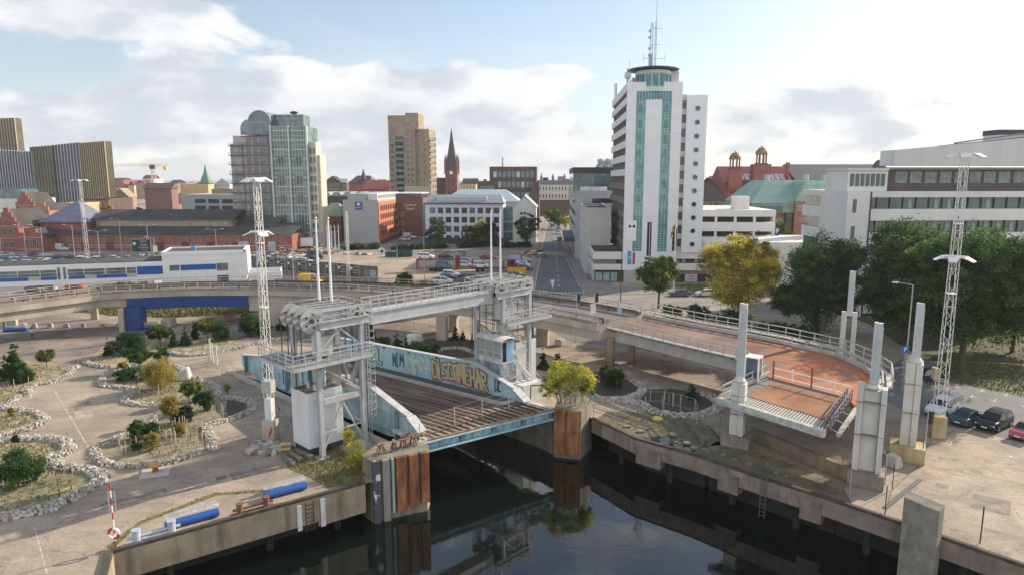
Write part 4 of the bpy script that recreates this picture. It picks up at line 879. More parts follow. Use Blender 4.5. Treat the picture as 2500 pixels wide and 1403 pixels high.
for (x, y, tp, r_) in ((1488, 892, 4.2, .62), (1541, 886, 4.2, .52)):
 q = gl(x, y, 0); c = MB(); c.cyl((q.x, q.y, .004), (q.x, q.y, tp), r_, None, 18); c.build('round_pier', mat('stained_round_pier', (.34, .24, .16), .9, .2, .8, stretch=(1, 1, .3), grime=((.52, .46, .38), .6, (2, 2, .1), .6)), RA, smooth=True)
q = gl(1488, 892, 0); c = MB(); c.bx(q.x - 1.8, q.x + 3.4, q.y - .6, q.y + .9, 4.0, 4.7); c.build('pier_cap', viam, RA)
# ramp kiosk
q = gl(1838, 925, RZ); KO = Vector((P0.x + q.x, P0.y + q.y, RZ))
K = thing('kiosk', 'small white and dark blue kiosk standing on the rust red loading ramp', 'kiosk', tuple(KO), R(-35))
c = MB()
for x_, y_ in ((-.6, -.6), (.6, -.6), (-.6, .6), (.6, .6)): c.bx(x_ - .06, x_ + .06, y_ - .06, y_ + .06, 0, 2.2)
c.bx(-.68, .68, -.68, .68, 2.2, 2.32); c.bx(-.6, .6, -.6, .6, .003, .1); c.build('frame', white, K)
c = MB(); c.bx(-.55, .55, -.6, -.56, .1, 1.0); c.bx(.56, .6, -.55, .55, .1, 1.0); c.bx(-.6, -.56, -.55, .55, .1, 1.0); c.bx(-.55, .55, .56, .6, .1, 1.0); c.build('panel', mat('navy_panel', (.05, .07, .16), .5, .1, 2), K)
c = MB(); c.bx(-.55, .55, -.59, -.57, 1.0, 2.2); c.bx(.57, .59, -.55, .55, 1.0, 2.2); c.bx(-.59, -.57, -.55, .55, 1.0, 2.2); c.build('window', gl_blue, K)
# flap with ribbed lip
h0, h1 = gl(1868, 921, RZ), gl(2070, 973, RZ); l0, l1 = gl(1757, 972, 4.55), gl(2012, 1052, 4.45)
def fl(u, v, up=0): return (h0.lerp(h1, u)).lerp(l0.lerp(l1, u), v) + Vector((0, 0, up))
b = MB(); b.prism([XY(h0), XY(h1), XY(l1), XY(l0)], [h0.z - .25, h1.z - .25, l1.z - .2, l0.z - .2], [h0.z - .01, h1.z - .01, l1.z - .02, l0.z - .02]); b.build('flap', mat('grey_ribbed_flap', (.20, .185, .17), .85, .2, .8), RA)
b = MB(); cs = [fl(.16, .12, .02), fl(.93, .10, .02), fl(.93, .72, .02), fl(.16, .72, .02)]
b.prism([XY(p) for p in cs], [p.z for p in cs], [p.z + .05 for p in cs]); b.build('flap_plate', mat('orange_rust_plate', (.28, .11, .045), .9, .2, .3, col2=(.33, .16, .085), bump=.1), RA)
b = MB()
for i in range(34): u = .01 + i * .029; b.beam(fl(u, .74, .04), fl(u, .99, .04), .09, .06)
b.build('flap_ribs', mat('pale_ribs', (.55, .54, .50), .8, .2, 2), RA)
b = MB(); b.beam(fl(-.02, 1.02, -.12), fl(1.01, 1.02, -.12), .55, .62); b.build('lip', mat('chalky_lip', (.50, .50, .45), .9, .25, 2.0, grime=((.26, .27, .22), 1.5, (1, 1, 1), .6)), RA, bevel=.07)
b = MB(); b.rail([fl(.0, .95, .1), fl(-.02, -.05, .1)], 1.0, 2, 2.4, .05); b.build('handrail', edge, RA)
b = MB(); b.beam(fl(.0, 1.0, .2), fl(.0, -.1, .3), .22, .35); b.build('side_kerb', edge, RA)
b = MB()
for u in (.985, 1.04): b.rail([fl(u, .95, 0), fl(u, .0, 0)], 1.0, 3, 1.0, .04)
for v in (.1, .35, .6, .85): b.beam(fl(1.0, v, -.1), fl(1.14, v, -.5), .12)
b.build('side_frame', mat('dark_steel_frame', (.16, .15, .15), .7, .2, 2), RA)
b = MB(); b.beam(fl(1.1, .9, -.3), fl(1.12, 0, -.3), .3, .3); b.build('side_arm', edge, RA)
# underside beams
b = MB(); b.beam(fl(.2, .9, -.7), fl(.28, -.1, -.7), .3, .5); b.beam(fl(.75, .9, -.7), fl(.8, -.1, -.7), .3, .5); b.build('support_beam', edge, RA)
# hinge barrier
BR = thing('barrier_fence', 'white and red mesh barrier across the hinge of the rust red loading ramp', 'barrier', tuple(Vector((P0.x, P0.y, 0)) + fl(.06, -.06, 0)), math.atan2((h1 - h0).y, (h1 - h0).x))
wl = (h1 - h0).length * .95
b = MB(); b.beam((0, 0, 1.0), (wl, 0, 1.0), .07); b.beam((0, 0, .25), (wl, 0, .25), .09); b.build('rail', white, BR)
for u_, h_ in ((.1 / wl, 1.7), (.52, 1.9)): b = MB(); b.beam((wl * u_, 0, 0), (wl * u_, 0, h_), .12); b.build('red_post', mat('red_oxide_post', (.30, .06, .04), .7, .2, 2), BR)
for u_, h_ in ((.27, 1.3), (.8, 1.1)): b = MB(); b.beam((wl * u_, 0, 0), (wl * u_, 0, h_), .1); b.build('white_post', white, BR)
# ================================================================ GUIDE TOWERS
gtm = mat('cream_white_tower_paint', (.58, .57, .52), .8, .1, .7, grime=((.38, .33, .25), .8, (1, 1, .3), .5))
mastm = mat('pale_mast_steel', (.50, .53, .53), .6, .1, 1.5, grime=((.30, .25, .19), 1.1, (1, 1, .2), .5))
def guide_tower(label, px, py, kind, top, rz, colz, basez, bm, z0=0.0, w=.75, bw=1.1):
 p = G(px, py); r = thing('guide_tower', label, 'guide tower', (p.x, p.y, z0), rz, 'guide towers of the loading ramp')
 if basez: c = MB(); c.bx(-bw, bw, -bw * .8, bw * .8, .004, basez); c.build('base_block', bm, r, bevel=.05)
 z = basez + .003
 if kind == 'portal':
  c = MB(); c.bx(-.85, -.3, -.3, .3, z, colz); c.bx(.35, .85, -.3, .3, z, colz); c.bx(-.85, .85, -.31, .31, colz + .001, colz + .45); c.build('portal_frame', gtm, r)
 elif kind == 'wide':
  c = MB(); c.bx(-1.05, -.62, -.45, .45, z, colz); c.bx(-.61, .55, -.15, .45, z, colz - .5); c.bx(.62, 1.0, -.55, .45, z, colz - .2); c.build('column', gtm, r)
  c = MB(); c.bx(.555, .615, -.5, -.1, z, colz - .3); 
  for k in (.42, .8): zz = z + (colz - z) * k; c.bx(-1.08, 1.03, -.58, .0, zz, zz + .05)
  c.build('joint_strip', mat('joint_grey', (.22, .21, .2), .8, .2, 2), r)
  c = MB(); c.lathe([(.35, colz - .45), (.62, colz - .2), (.4, colz + .05), (0, colz + .1)], n=8); c.build('cap', gtm, r)
 else:
  c = MB(); c.bx(-w * .62, w * .1, -w * .5, w * .5, z, colz); c.bx(w * .13, w * .62, -w * .62, w * .55, z, colz - .05); c.build('column', gtm, r)
  c = MB()
  for k in (.4, .75): zz = z + (colz - z) * k; c.bx(-w * .66, w * .66, -w * .66, w * .3, zz, zz + .04)
  c.build('joint_strip', mat('joint_grey', (.22, .21, .2), .8, .2, 2), r)
  c = MB(); c.lathe([(w * .5, colz - .04), (w * .62, colz + .12), (w * .35, colz + .5), (0, colz + .52)], n=8); c.build('cap', gtm, r)
 zb = colz + (.46 if kind == 'portal' else .1)
 c = MB(); c.bx(-.3, -.05, -.26, .26, zb, top); c.bx(-.045, .3, -.22, .22, zb, top - .03); c.bx(.305, .35, -.1, .1, zb, top - .4); c.build('mast', mastm, r)
 return r
cd2 = mat('grey_brown_base', (.26, .225, .18), .9, .2, .8, bump=.2, grime=((.12, .11, .08), .7, (1, 1, .4), .7))
guide_tower('cream guide tower with a pale mast beside the navy kiosk', 1797, 1096, 'col', 13.3, R(-30), 6.3, 1.5, cd2, w=.95, bw=1.2)
guide_tower('widest cream guide tower with a pale mast at the right corner of the ribbed flap', 2112, 1180, 'wide', 13.1, R(-30), 8.2, 1.2, cd2, bw=1.3)
guide_tower('slender cream guide tower on a yellowish block near the traffic light', 2212, 1118, 'col', 13.7, R(-30), 8.6, 1.35, mat('yellow_lichen_block', (.42, .33, .15), .9, .2, .8, grime=((.55, .46, .36), .7, (1, 1, .4), .7)), w=1.0, bw=1.35)
guide_tower('pale mast on a cream portal frame behind the far edge of the platform', 2062, 918, 'portal', 13.0, R(-30), 7.6, 0.0, cd2)
# concrete pillar on the right quay
p = G(2252, 1300); c = MB(fr=Matrix.Translation(G(2248, 1309)) @ Matrix.Rotation(math.atan2((RQ[6] - RQ[5]).y, (RQ[6] - RQ[5]).x), 4, 'Z'))
c.prism([(-1.1, -.5), (1.1, -.5), (1.1, .45), (-1.1, .45)], [-5.2] * 4, [2.6, 2.4, 2.55, 2.75]); c.build('concrete_pillar', mat('mottled_grey_pillar', (.255, .235, .19), .95, .25, .9, bump=.3, grime=((.12, .12, .08), .8, (1, 1, .5), .8), detail=12), label='massive mottled concrete pillar rising from the water at the right quay edge', cat='pillar', bevel=.05)
# ================================================================ BUILDINGS
GR = R(-3.2)                                       # street grid of the town
frame_w = mat('white_window_frame', (.62, .62, .60), .6, .05, 2)
frame_g = mat('green_copper_frame', (.14, .26, .24), .6, .1, 2)
roof_grey = mat('grey_metal_roof', (.30, .33, .35), .6, .12, .15, grime=((.20, .21, .22), .2, (1, 1, 1), .4))
roof_dark = mat('dark_roofing_felt', (.06, .057, .057), .95, .3, .15, grime=((.12, .11, .10), .2, (1, 1, 1), .6))
roof_red = mat('red_tile_roof', (.23, .07, .05), .85, .2, .4)
copper = mat('verdigris_copper', (.27, .42, .36), .7, .12, .12, stretch=(1, 1, .4), grime=((.17, .27, .24), .25, (1, 1, .3), .6))
br_red = brick('red_brick', (.34, .115, .08)); br_dark = brick('dark_brown_brick', (.12, .075, .065)); br_or = brick('orange_brick', (.42, .19, .115)); br_brown = brick('brown_red_brick', (.25, .105, .08))
br_tan = brick('tan_brick', (.38, .29, .20)); stucco_y = mat('yellow_stucco', (.55, .42, .24), .9, .1, .3); wall_w = mat('off_white_wall', (.66, .655, .63), .85, .07, .15, grime=((.48, .46, .43), .2, (1, 1, .3), .35))
wall_g = mat('light_grey_wall', (.42, .43, .46), .85, .08, .2); stone_g = mat('grey_stone_cladding', (.40, .375, .36), .85, .12, .4)
def spec(pxl, pxr, rt, D, rz=GR, z=None):
 """near-left corner, width and height of a block whose roof line shows at row rt and whose left edge stands at depth D"""
 p = AY(pxl, rt, D); zt = p.z; c, s = cos(rz), sin(rz); ur = (pxr - 1250) / FP; L0 = D * CT + (HC - zt) * ST
 w = (ur * L0 - p.x) / (c - ur * s * CT); return Vector((p.x, D, 0)), w, zt
def block(name, label, pxl, pxr, rt, D, dep, m, rz=GR, roof=None, cat='building', group=None, par=.5):
 p, w, h = spec(pxl, pxr, rt, D, rz); r = thing(name, label, cat, tuple(p), rz, group); r['w'] = w; r['h'] = h
 b = MB(); b.bx(0, w, 0, dep, -.5, h); b.build('wall', m, r)
 if roof is not None:
  b = MB(); b.bx(.25, w - .25, .25, dep - .25, h + .004, h + .12); b.build('roof', roof, r)
  if par:
   b = MB(); t = .22
   for (x0, x1, y0, y1) in ((-.03, w + .03, -.03, t), (-.03, w + .03, dep - t, dep + .03), (-.03, t, t + .002, dep - t - .002), (w - t, w + .03, t + .002, dep - t - .002)): b.bx(x0, x1, y0, y1, h - .25, h + par)
   b.build('parapet', m, r)
 return r, w, h
WT = {}
def win_mesh(w, h, fm, gm_, mull, tr=0, ft=.09):
 k = (round(w, 2), round(h, 2), fm.name, gm_.name, mull, tr)
 if k in WT: return WT[k]
 b = MB(); b.add([(-w / 2, -.04, 0), (w / 2, -.04, 0), (w / 2, -.04, h), (-w / 2, -.04, h)], [(0, 1, 2, 3)], 1)
 for (x0, x1, z0, z1) in ((-w / 2 - ft, w / 2 + ft, -ft, .02), (-w / 2 - ft, w / 2 + ft, h - .02, h + ft), (-w / 2 - ft, -w / 2 + .02, .021, h - .021), (w / 2 - .02, w / 2 + ft, .021, h - .021)):
  b.bx(x0, x1, -.12, -.002, z0, z1)
 for i in range(mull): x = -w / 2 + w * (i + 1) / (mull + 1); b.bx(x - .04, x + .04, -.10, -.041, .021, h - .021)
 for i in range(tr): z = h * (i + 1) / (tr + 1); b.bx(-w / 2 + .021, w / 2 - .021, -.09, -.0411, z - .035, z + .035)
 me = bpy.data.meshes.new('window'); me.from_pydata(b.v, [], b.f); me.materials.append(fm); me.materials.append(gm_); me.polygons.foreach_set('material_index', b.m); me.update(); WT[k] = me; return me
WC = {}
def wins(r, xs, zs, w, h, face='F', off=0.0, fm=None, g=None, mull=1, tr=0, skip=None, name='window', g2=None, dx=0.0):
 """windows as parts of building r, facing front / left / right; off = plane position"""
 fm = fm or frame_w; g = g or gl_dark; me = win_mesh(w, h, fm, g, mull, tr); me2 = win_mesh(w, h, fm, g2, mull, tr) if g2 else me
 rest = []
 for j, z in enumerate(zs):
  for i, x in enumerate(xs):
   if skip and skip(i, j): continue
   loc, rz = ((x, off, z), 0) if face == 'F' else (((off, x, z), pi / 2) if face == 'R' else ((off, x, z), -pi / 2))
   n = WC.get(r.name, 0)
   if n >= 96: rest.append((loc, rz)); continue
   WC[r.name] = n + 1
   o = bpy.data.objects.new(name, me2 if (i * 7 + j * 3) % 5 == 0 else me); COL.objects.link(o); o.parent = r; o.location = loc; o.rotation_euler = (0, 0, rz)
 if rest:
  b = MB(); vs = [tuple(v.co) for v in me.vertices]; fs = [tuple(p.vertices) for p in me.polygons]; ms = [p.material_index for p in me.polygons]
  for loc, rz in rest:
   M_ = Matrix.Translation(loc) @ Matrix.Rotation(rz, 4, 'Z'); k = len(b.v)
   b.v += [tuple(M_ @ Vector(v)) for v in vs]; b.f += [tuple(i + k for i in f) for f in fs]; b.m += ms
  b.build('small_windows', [fm, g], r, kind='stuff')
def lin(a, b_, n): return [a + (b_ - a) * (i + .5) / n for i in range(n)]
def hip(b, x0, x1, y0, y1, z0, z1, inset, m=0):
 b.add([(x0, y0, z0), (x1, y0, z0), (x1, y1, z0), (x0, y1, z0), (x0 + inset, (y0 + y1) / 2 - .01, z1), (x1 - inset, (y0 + y1) / 2 - .01, z1)], [(0, 1, 5, 4), (1, 2, 5), (2, 3, 4, 5), (3, 0, 4), (3, 2, 1, 0)], m)
def gable(b, x0, x1, y0, y1, z0, z1, m=0, axis='x'):
 if axis == 'x': b.add([(x0, y0, z0), (x1, y0, z0), (x1, y1, z0), (x0, y1, z0), (x0, (y0 + y1) / 2, z1), (x1, (y0 + y1) / 2, z1)], [(0, 1, 5, 4), (2, 3, 4, 5), (1, 2, 5), (3, 0, 4), (3, 2, 1, 0)], m)
 else: b.add([(x0, y0, z0), (x1, y0, z0), (x1, y1, z0), (x0, y1, z0), ((x0 + x1) / 2, y0, z1), ((x0 + x1) / 2, y1, z1)], [(1, 2, 5, 4), (3, 0, 4, 5), (0, 1, 4), (2, 3, 5), (3, 2, 1, 0)], m)
# ---- white tower -------------------------------------------------------
TD = 157.0; tp = AY(1520, 667, TD); TW = thing('office_tower', 'tall white office tower with green glass strips and a round glazed crown', 'office tower', (tp.x, TD, 0), GR)
tw, tdp, th = 12.2, 38.0, 45.0
tpan = mat('white_tower_panels', (.74, .745, .75), .55, .03, .3, grime=((.62, .62, .61), .15, (1, 1, .3), .35))
tbr = mat('shade_brown_spandrel', (.17, .135, .12), .6, .12, .3); tgl = mat('brown_tower_glass', (.085, .07, .06), .22, .3, .25, spec=.7)  # brown on the lower side spandrels imitates shading and reflection
b = MB(); b.bx(.9, tw - .3, .9, tdp, 0, th - .5); b.build('core', tgl, TW)
b = MB()
for (x0, x1) in ((0, 2.05), (4.2, 7.75), (9.9, tw)): b.bx(x0, x1, 0, .895, 2.9, 41.2)
b.bx(0, 2.05, 0, .895, 41.21, th); b.bx(9.9, tw, 0, .895, 41.21, th); b.bx(2.06, 9.89, 0, .895, 43.0, th - .01); b.bx(2.06, 4.19, 0, .895, 2.9, 7.2); b.bx(7.76, 9.89, 0, .895, 2.9, 7.2)
b.build('front_wall', tpan, TW)
b = MB()
for k in range(1, 14):
 z = 2.9 + k * 3.08; b.bx(-.002, tw + .002, -.012, -.001, z, z + .03) if not (1.5 < 0) else None
b.build('panel_joint', mat('grey_joint', (.42, .42, .42), .8, .1, 2), TW)
for (x0, x1) in ((2.06, 4.19), (7.76, 9.89)):
 b = MB(); b.bx(x0, x1, .10, .16, 7.21, 41.2); b.build('glass_strip', mat('tower_strip_glass', (.10, .27, .27), .07, .45, .35, spec=.8), TW)
 b = MB()
 for i in range(4): x = x0 + (x1 - x0) * i / 3; b.bx(x - .035 + (.04 if i == 0 else 0), x + .035 - (.04 if i == 3 else 0), .03, .098, 7.21, 41.2)
 for k in range(58): z = 7.25 + k * .585; b.bx(x0 + .04, x1 - .04, .035, .097, z, z + .05)
 b.build('mullion', mat('pale_green_mullion', (.45, .62, .58), .5, .08, 2), TW)
 for k in range(7): b = MB(); b.bx(x0 + .62, x0 + 1.45, .0, .029, 18.5 + k * 3.3, 20.3 + k * 3.3); b.build('opening_window', gl_teal, TW)
b = MB(); b.bx(2.06, 9.89, .10, .16, 41.21, 42.99); b.build('glass_strip', gl_teal, TW); b = MB()
for i in range(13): x = 2.1 + i * .645; b.bx(x - .04, x + .04, .03, .098, 41.21, 42.99)
b.build('mullion', mat('pale_green_mullion', (.45, .62, .58)), TW)
for x0 in (5.35, 11.1): b = MB(); b.bx(x0, x0 + 1.0, -.03, -.002, 6.2 if x0 < 8 else 7.4, 14.0 if x0 < 8 else 12.6); b.bx(x0 + .55, x0 + .64, -.06, -.031, 6.2 if x0 < 8 else 7.4, 14.0 if x0 < 8 else 12.6, 1); b.build('slot_window', [gl_dark, tpan], TW)
nf = 12; fz = [5.2 + i * 3.2 for i in range(nf + 1)]
b = MB(); b2 = MB()
for i, z in enumerate(fz):
 (b if i > 5 else b2).bx(.0, .895, .9, tdp, z, z + 1.55) if z < 43 else None
b.bx(0, .895, .9, tdp, 43.2, th - .001); b.build('spandrel', tpan, TW); b2.bx(.001, .895, .9, tdp, 0, 3.6); b2.build('shade_brown_spandrel', tbr, TW)
b = MB()
for y in lin(1, tdp, 24): b.bx(.45, .894, y - .06, y + .06, 3.7, 43.1)
b.build('side_mullion', mat('grey_mullion', (.22, .20, .19), .6, .1, 2), TW)
b = MB(); b.bx(.3, tw - .4, 1.0, tdp - .3, th - .49, th - .35); b.build('roof', roof_grey, TW)
cx_, cy_, cr = 6.1, 3.4, 3.95
b = MB(); b.lathe([(cr, 42.95), (cr, 43.5)], (cx_, cy_, 0), 40); b.lathe([(cr + .05, 43.5), (cr + .05, 43.9), (cr - .2, 43.9)], (cx_, cy_, 0), 40); b.lathe([(cr, 46.9), (cr, 47.6)], (cx_, cy_, 0), 40); b.lathe([(0, 42.94), (cr, 42.94)], (cx_, cy_, 0), 40); b.build('crown_base', mat('pale_green_panel', (.55, .66, .62), .5, .06, 1), TW, smooth=False)
b = MB(); b.lathe([(cr - .06, 43.9), (cr - .06, 46.9)], (cx_, cy_, 0), 40); b.build('crown_glass', mat('crown_glass_mat', (.16, .33, .35), .08, .4, .5, spec=.8), TW)
b = MB()
for k in range(32): t = 2 * pi * k / 32; b.beam((cx_ + cr * cos(t), cy_ + cr * sin(t), 43.9), (cx_ + cr * cos(t), cy_ + cr * sin(t), 46.9), .09)
for k in range(8): t = 2 * pi * (k * 4 + 26.5) / 32; b.beam((cx_ + (cr + .02) * cos(t), cy_ + (cr + .02) * sin(t), 44.3), (cx_ + (cr + .02) * cos(t), cy_ + (cr + .02) * sin(t), 46.6), .62, .1, 1) if False else None
b.build('crown_mullion', mat('pale_green_mullion', (.45, .62, .58)), TW)
for k in range(-3, 4): 
 t = -pi / 2 + k * .40; b = MB(); fr = Matrix.Translation((cx_ + (cr + .03) * cos(t), cy_ + (cr + .03) * sin(t), 44.3)) @ Matrix.Rotation(t + pi / 2, 4, 'Z'); b.fr = fr; b.bx(-.38, .38, -.03, .03, 0, 2.2); b.bx(-.3, .3, -.05, -.031, .1, 2.1, 1); b.build('crown_window', [dark, gl_teal], TW)
b = MB(); b.lathe([(0, 47.95), (5.6, 47.85), (5.75, 47.98), (5.6, 48.1), (3, 48.55), (0, 48.6)], (cx_, cy_, 0), 48); b.build('disc_roof', mat('dark_blue_green_roof', (.05, .08, .10), .5, .1, 1), TW, smooth=False)
b = MB(); b.bx(9.5, 11.8, 3, 9, th - .3, 47.6); b.bx(2, 10, 8, 18, th - .3, 47); b.build('roof_plant', white_d, TW)
b = MB(); b.lattice((5.5, 3.4, 48.5), (5.5, 3.4, 58.3), .6, .45, .7, .035); b.bx(5.0, 5.8, 3.0, 3.8, 48.5, 51.5); b.build('antenna_lattice', mat('blue_grey_antenna', (.33, .38, .47), .6, .1, 2), TW)
b = MB(); b.lattice((6.4, 3.4, 48.5), (6.4, 3.4, 58.5), .35, .25, .7, .03); b.cyl((6.45, 3.4, 58.5), (6.45, 3.4, 64.0), .07, .04, 6)
for z in (50.5, 53.5, 57): b.beam((3.8 if z < 51 else 5.2, 3.4, z), (8.6 if z < 51 else 7.6, 3.4, z), .07)
for z in (51.2, 52.6, 55, 56.4): b.cyl((5.0, 3.0, z), (5.0, 2.8, z), .32, None, 10)
for x in (3.8, 8.6): b.cyl((x, 3.4, 50), (x, 3.4, 51.6), .05, None, 6)
b.build('antenna_mast', mat('blue_grey_antenna', (.33, .38, .47)), TW)
for x, y, hh_, r_ in ((.6, 2, 5.2, .06), (.4, 4, 3.5, .2), (.3, 30, 3.6, .3), (.3, 36, 4.5, .08)): b = MB(); b.cyl((x, y, th), (x, y, th + hh_), r_, None, 8); b.build('roof_antenna', galv, TW)
b = MB(); b.cyl((.6, 1.8, th + 1.6), (-.2, 1.4, th + 1.6), .75, None, 12); b.build('dish_antenna', white_d, TW)
text('lettering', 'office', 1.0, dark, TW, (7.0, -.03, 3.6)); text('lettering', '6', 1.15, dark, TW, (4.1, -.03, 3.6))
b = MB(); b.bx(1.0, 1.9, -.06, -.02, 4.2, 7.3); b.build('blue_banner', mat('cyan_banner', (.06, .34, .60), .7, .15, 2), TW)
text('lettering', 'OSE', .8, white, TW, (1.45, -.08, 5.8), rz=0, ext=.01)
b = MB(); b.bx(2.2, 2.75, -.06, -.02, 4.3, 7.0); b.build('red_banner', mat('red_banner_cloth', (.42, .04, .07), .7, .15, 2), TW)
b = MB(); b.bx(.75, 2.9, -.05, -.015, 9.6, 14.3); b.build('white_banner', white, TW)
for x in (1.4, 2.3): b = MB(); b.cyl((x, -.06, 13.0), (x, -.051, 13.0), .36, None, 16); b.build('blue_emblem', blue, TW)
# annex with portholes
b = MB(); b.bx(tw + .01, tw + 1.15, 1.2, 12, 0, 40.5); b.build('stair_glazing', tgl, TW); b = MB()
for k in range(12): b.bx(tw + .02, tw + 1.14, 1.0, 1.19, 7 + k * 3.1, 8.25 + k * 3.1)
b.build('stair_spandrel', mat('pale_spandrel', (.5, .5, .5), .7, .1, 2), TW)
aw = tw + 5.7; b = MB(); b.bx(tw + 1.16, aw, .7, 14, 7.0, 42.2); b.build('annex_wall', tpan, TW)
for k in range(11):
 z = 8.9 + k * 3.04; x = tw + 3.6; b = MB(); b.lathe([(0, 0), (.46, 0)], n=24, m=1); b.lathe([(.46, .0), (.46, .10), (.56, .10), (.56, -.04)], n=24)
 b.v = [(v[0], -v[2], v[1]) for v in b.v]; b.f = [tuple(reversed(f)) for f in b.f]
 o = b.build('porthole', [frame_g, mat('porthole_glass', (.05, .13, .14), .1, .3, 1) if k > 4 else gl_dark], TW); o.location = (x, .68, z)
# podium of the tower
pz = 7.1; b = MB(); b.bx(-6.4, -.01, .6, 36, 0, pz - .6); b.bx(tw + .01, tw + 16, 1.6, 30, 0, 6.4); b.build('podium_core', mat('podium_dark_glass', (.06, .055, .05), .2, .3, .4), TW)
b = MB(); b.bx(-6.9, -.012, .1, 36.5, pz - 1.75, pz); b.bx(-6.9, -.012, .1, 36.5, 2.9, 4.25); b.bx(-6.9, -6.1, .3, 36.3, 0, 2.89) if False else None
b.bx(tw + .012, tw + 16.5, 1.0, 30.5, pz - 1.6, pz - .1); b.bx(tw + .012, tw + 16.5, 1.0, 30.5, 2.8, 4.4); b.build('podium_band', wall_w, TW)
b = MB(); b.bx(-6.6, -.02, .3, 36, pz + .004, pz + .08); b.bx(tw + .02, tw + 16, 14.02, 30, pz - .095, pz); b.build('podium_roof', roof_dark, TW)
b = MB(); b.bx(-6.5, -1.6, .35, .598, 4.3, pz - 1.78); b.build('brown_panel', mat('brown_curtain_panel', (.22, .16, .12), .7, .2, 2), TW)
for i in range(3): b = MB(); b.bx(-6.2 + i * 1.75, -4.7 + i * 1.75, .5, .59, .25, 2.3); b.build('shop_window', mat('pale_shop_glass', (.28, .36, .36), .15, .3, .8), TW)
for i in range(12): b = MB(); b.bx(-6.75, -6.35, 2 + i * 2.9, 2.5 + i * 2.9, 0, 2.88); b.build('podium_column', wall_w, TW)
for i in range(5): b = MB(); b.bx(tw + 1.5 + i * 2.9, tw + 2.35 + i * 2.9, 1.3, 1.59, 4.41, pz - 1.61); b.build('brick_pier', br_tan, TW)
b = MB(); b.bx(tw + .3, tw + 10, 1.25, 1.59, 1.9, 2.79); b.build('fascia_board', mat('brown_fascia', (.27, .15, .11), .8, .15, 2), TW)
b = MB(); b.bx(tw + 2.4, tw + 5.2, 1.2, 1.4, .15, 1.85); b.build('shop_window', mat('white_shop_window', (.5, .52, .52), .4, .2, 2), TW)
text('lettering', 'Happy\nHours', .62, dark, TW, (tw + 3.8, 1.17, 1.15))
b = MB(); b.bx(.3, 4.5, -.02, .6, 0, 2.88); b.build('grey_base_wall', stone_g, TW); b = MB(); b.bx(4.51, tw, .1, .6, 0, 2.88); b.build('grey_base_wall', wall_g, TW)
# flag pole with flag in front of tower
p = G(1644, 716); r = thing('flagpole', 'white flagpole with a yellow and dark flag in front of the white tower', 'flagpole', tuple(p))
b = MB(); b.cyl((0, 0, 0), (0, 0, 15), .11, .06, 8); b.build('pole', white, r); b = MB()
for k in range(5): x0 = -.05 - k * .12; b.add([(x0, .1 * sin(k * 2), 14.6 - k * .5), (x0 - .5, .2 * cos(k * 2), 14.4 - k * .55), (x0 - .55, .2, 13.5 - k * .5), (x0, .1, 13.7 - k * .5)], [(0, 1, 2, 3)], k % 2)
b.build('flag', [mat('flag_yellow', (.55, .42, .03), .8, .1, 2), mat('flag_dark', (.05, .05, .06), .8, .1, 2)], r)
# ---- white concrete block behind the podium
r, w, h = block('concrete_building', 'pale concrete block with blank front wall left of the white tower podium', 1430, 1492, 512, 172, 34, mat('pale_cast_concrete', (.52, .51, .48), .9, .08, .2, grime=((.38, .36, .33), .2, (1, 1, .3), .5)), roof=roof_dark)
wins(r, lin(2, 33, 9), [h - 3.0, h - 6.2, h - 9.4], 1.7, 1.3, 'L', 0, mull=1)
# ---- grey office with green glass top right of the street
r, w, h = block('office_building', 'light grey office with ribbon windows and a green glass top floor right of the street', 1405, 1500, 470, 205, 60, wall_g, roof=roof_grey)
for k in range(5):
 b = MB(); z = h - 3.2 - k * 3.9; x1 = 8.8 if k < 2 else 4.2; b.bx(5 - .0, 5 + x1 - (0 if k < 2 else 0), -.08, -.004, z, z + 1.4); b.build('ribbon_window', gl_dark, r)
 b = MB(); b.bx(-.08, -.004, 1, 58, z, z + 1.5); b.build('ribbon_window', gl_dark, r)
b = MB(); b.bx(-.5, w, 6, 50, h + .13, h + 5.6); b.build('glass_floor', gl_green, r)
b = MB()
for x in lin(-.5, w, 16): b.bx(x - .06, x + .06, 5.9, 5.995, h + .13, h + 5.6)
b.bx(-.6, w, 5.8, 50.1, h + 5.61, h + 7.4); b.build('dark_attic', dark, r)
b = MB(); b.bx(1.5, w - 2, 2, 5, h + .13, h + 1.6); b.build('roof_plant', white_d, r)
for i in range(4): b = MB(); x = 8 + i * 2.3; b.cyl((x, 12, h + 7.4), (x, 12, h + 8.6), .5, None, 8); b.lathe([(0, 0), (.9, .2), (.9, 1.3), (0, 1.6)], (x, 12, h + 8.6), 10); b.build('roof_vent', galv, r)
b = MB(); b.lathe([(7, 0), (6.3, 1.2), (4.5, 2.3), (0, 2.8)], (14, 22, h + 7.41), 20); b.build('roof_dome', roof_grey, r)
b = MB(); b.bx(-3.2, -.01, 0, 30, 5.0, 6.2); b.build('canopy', dark, r)
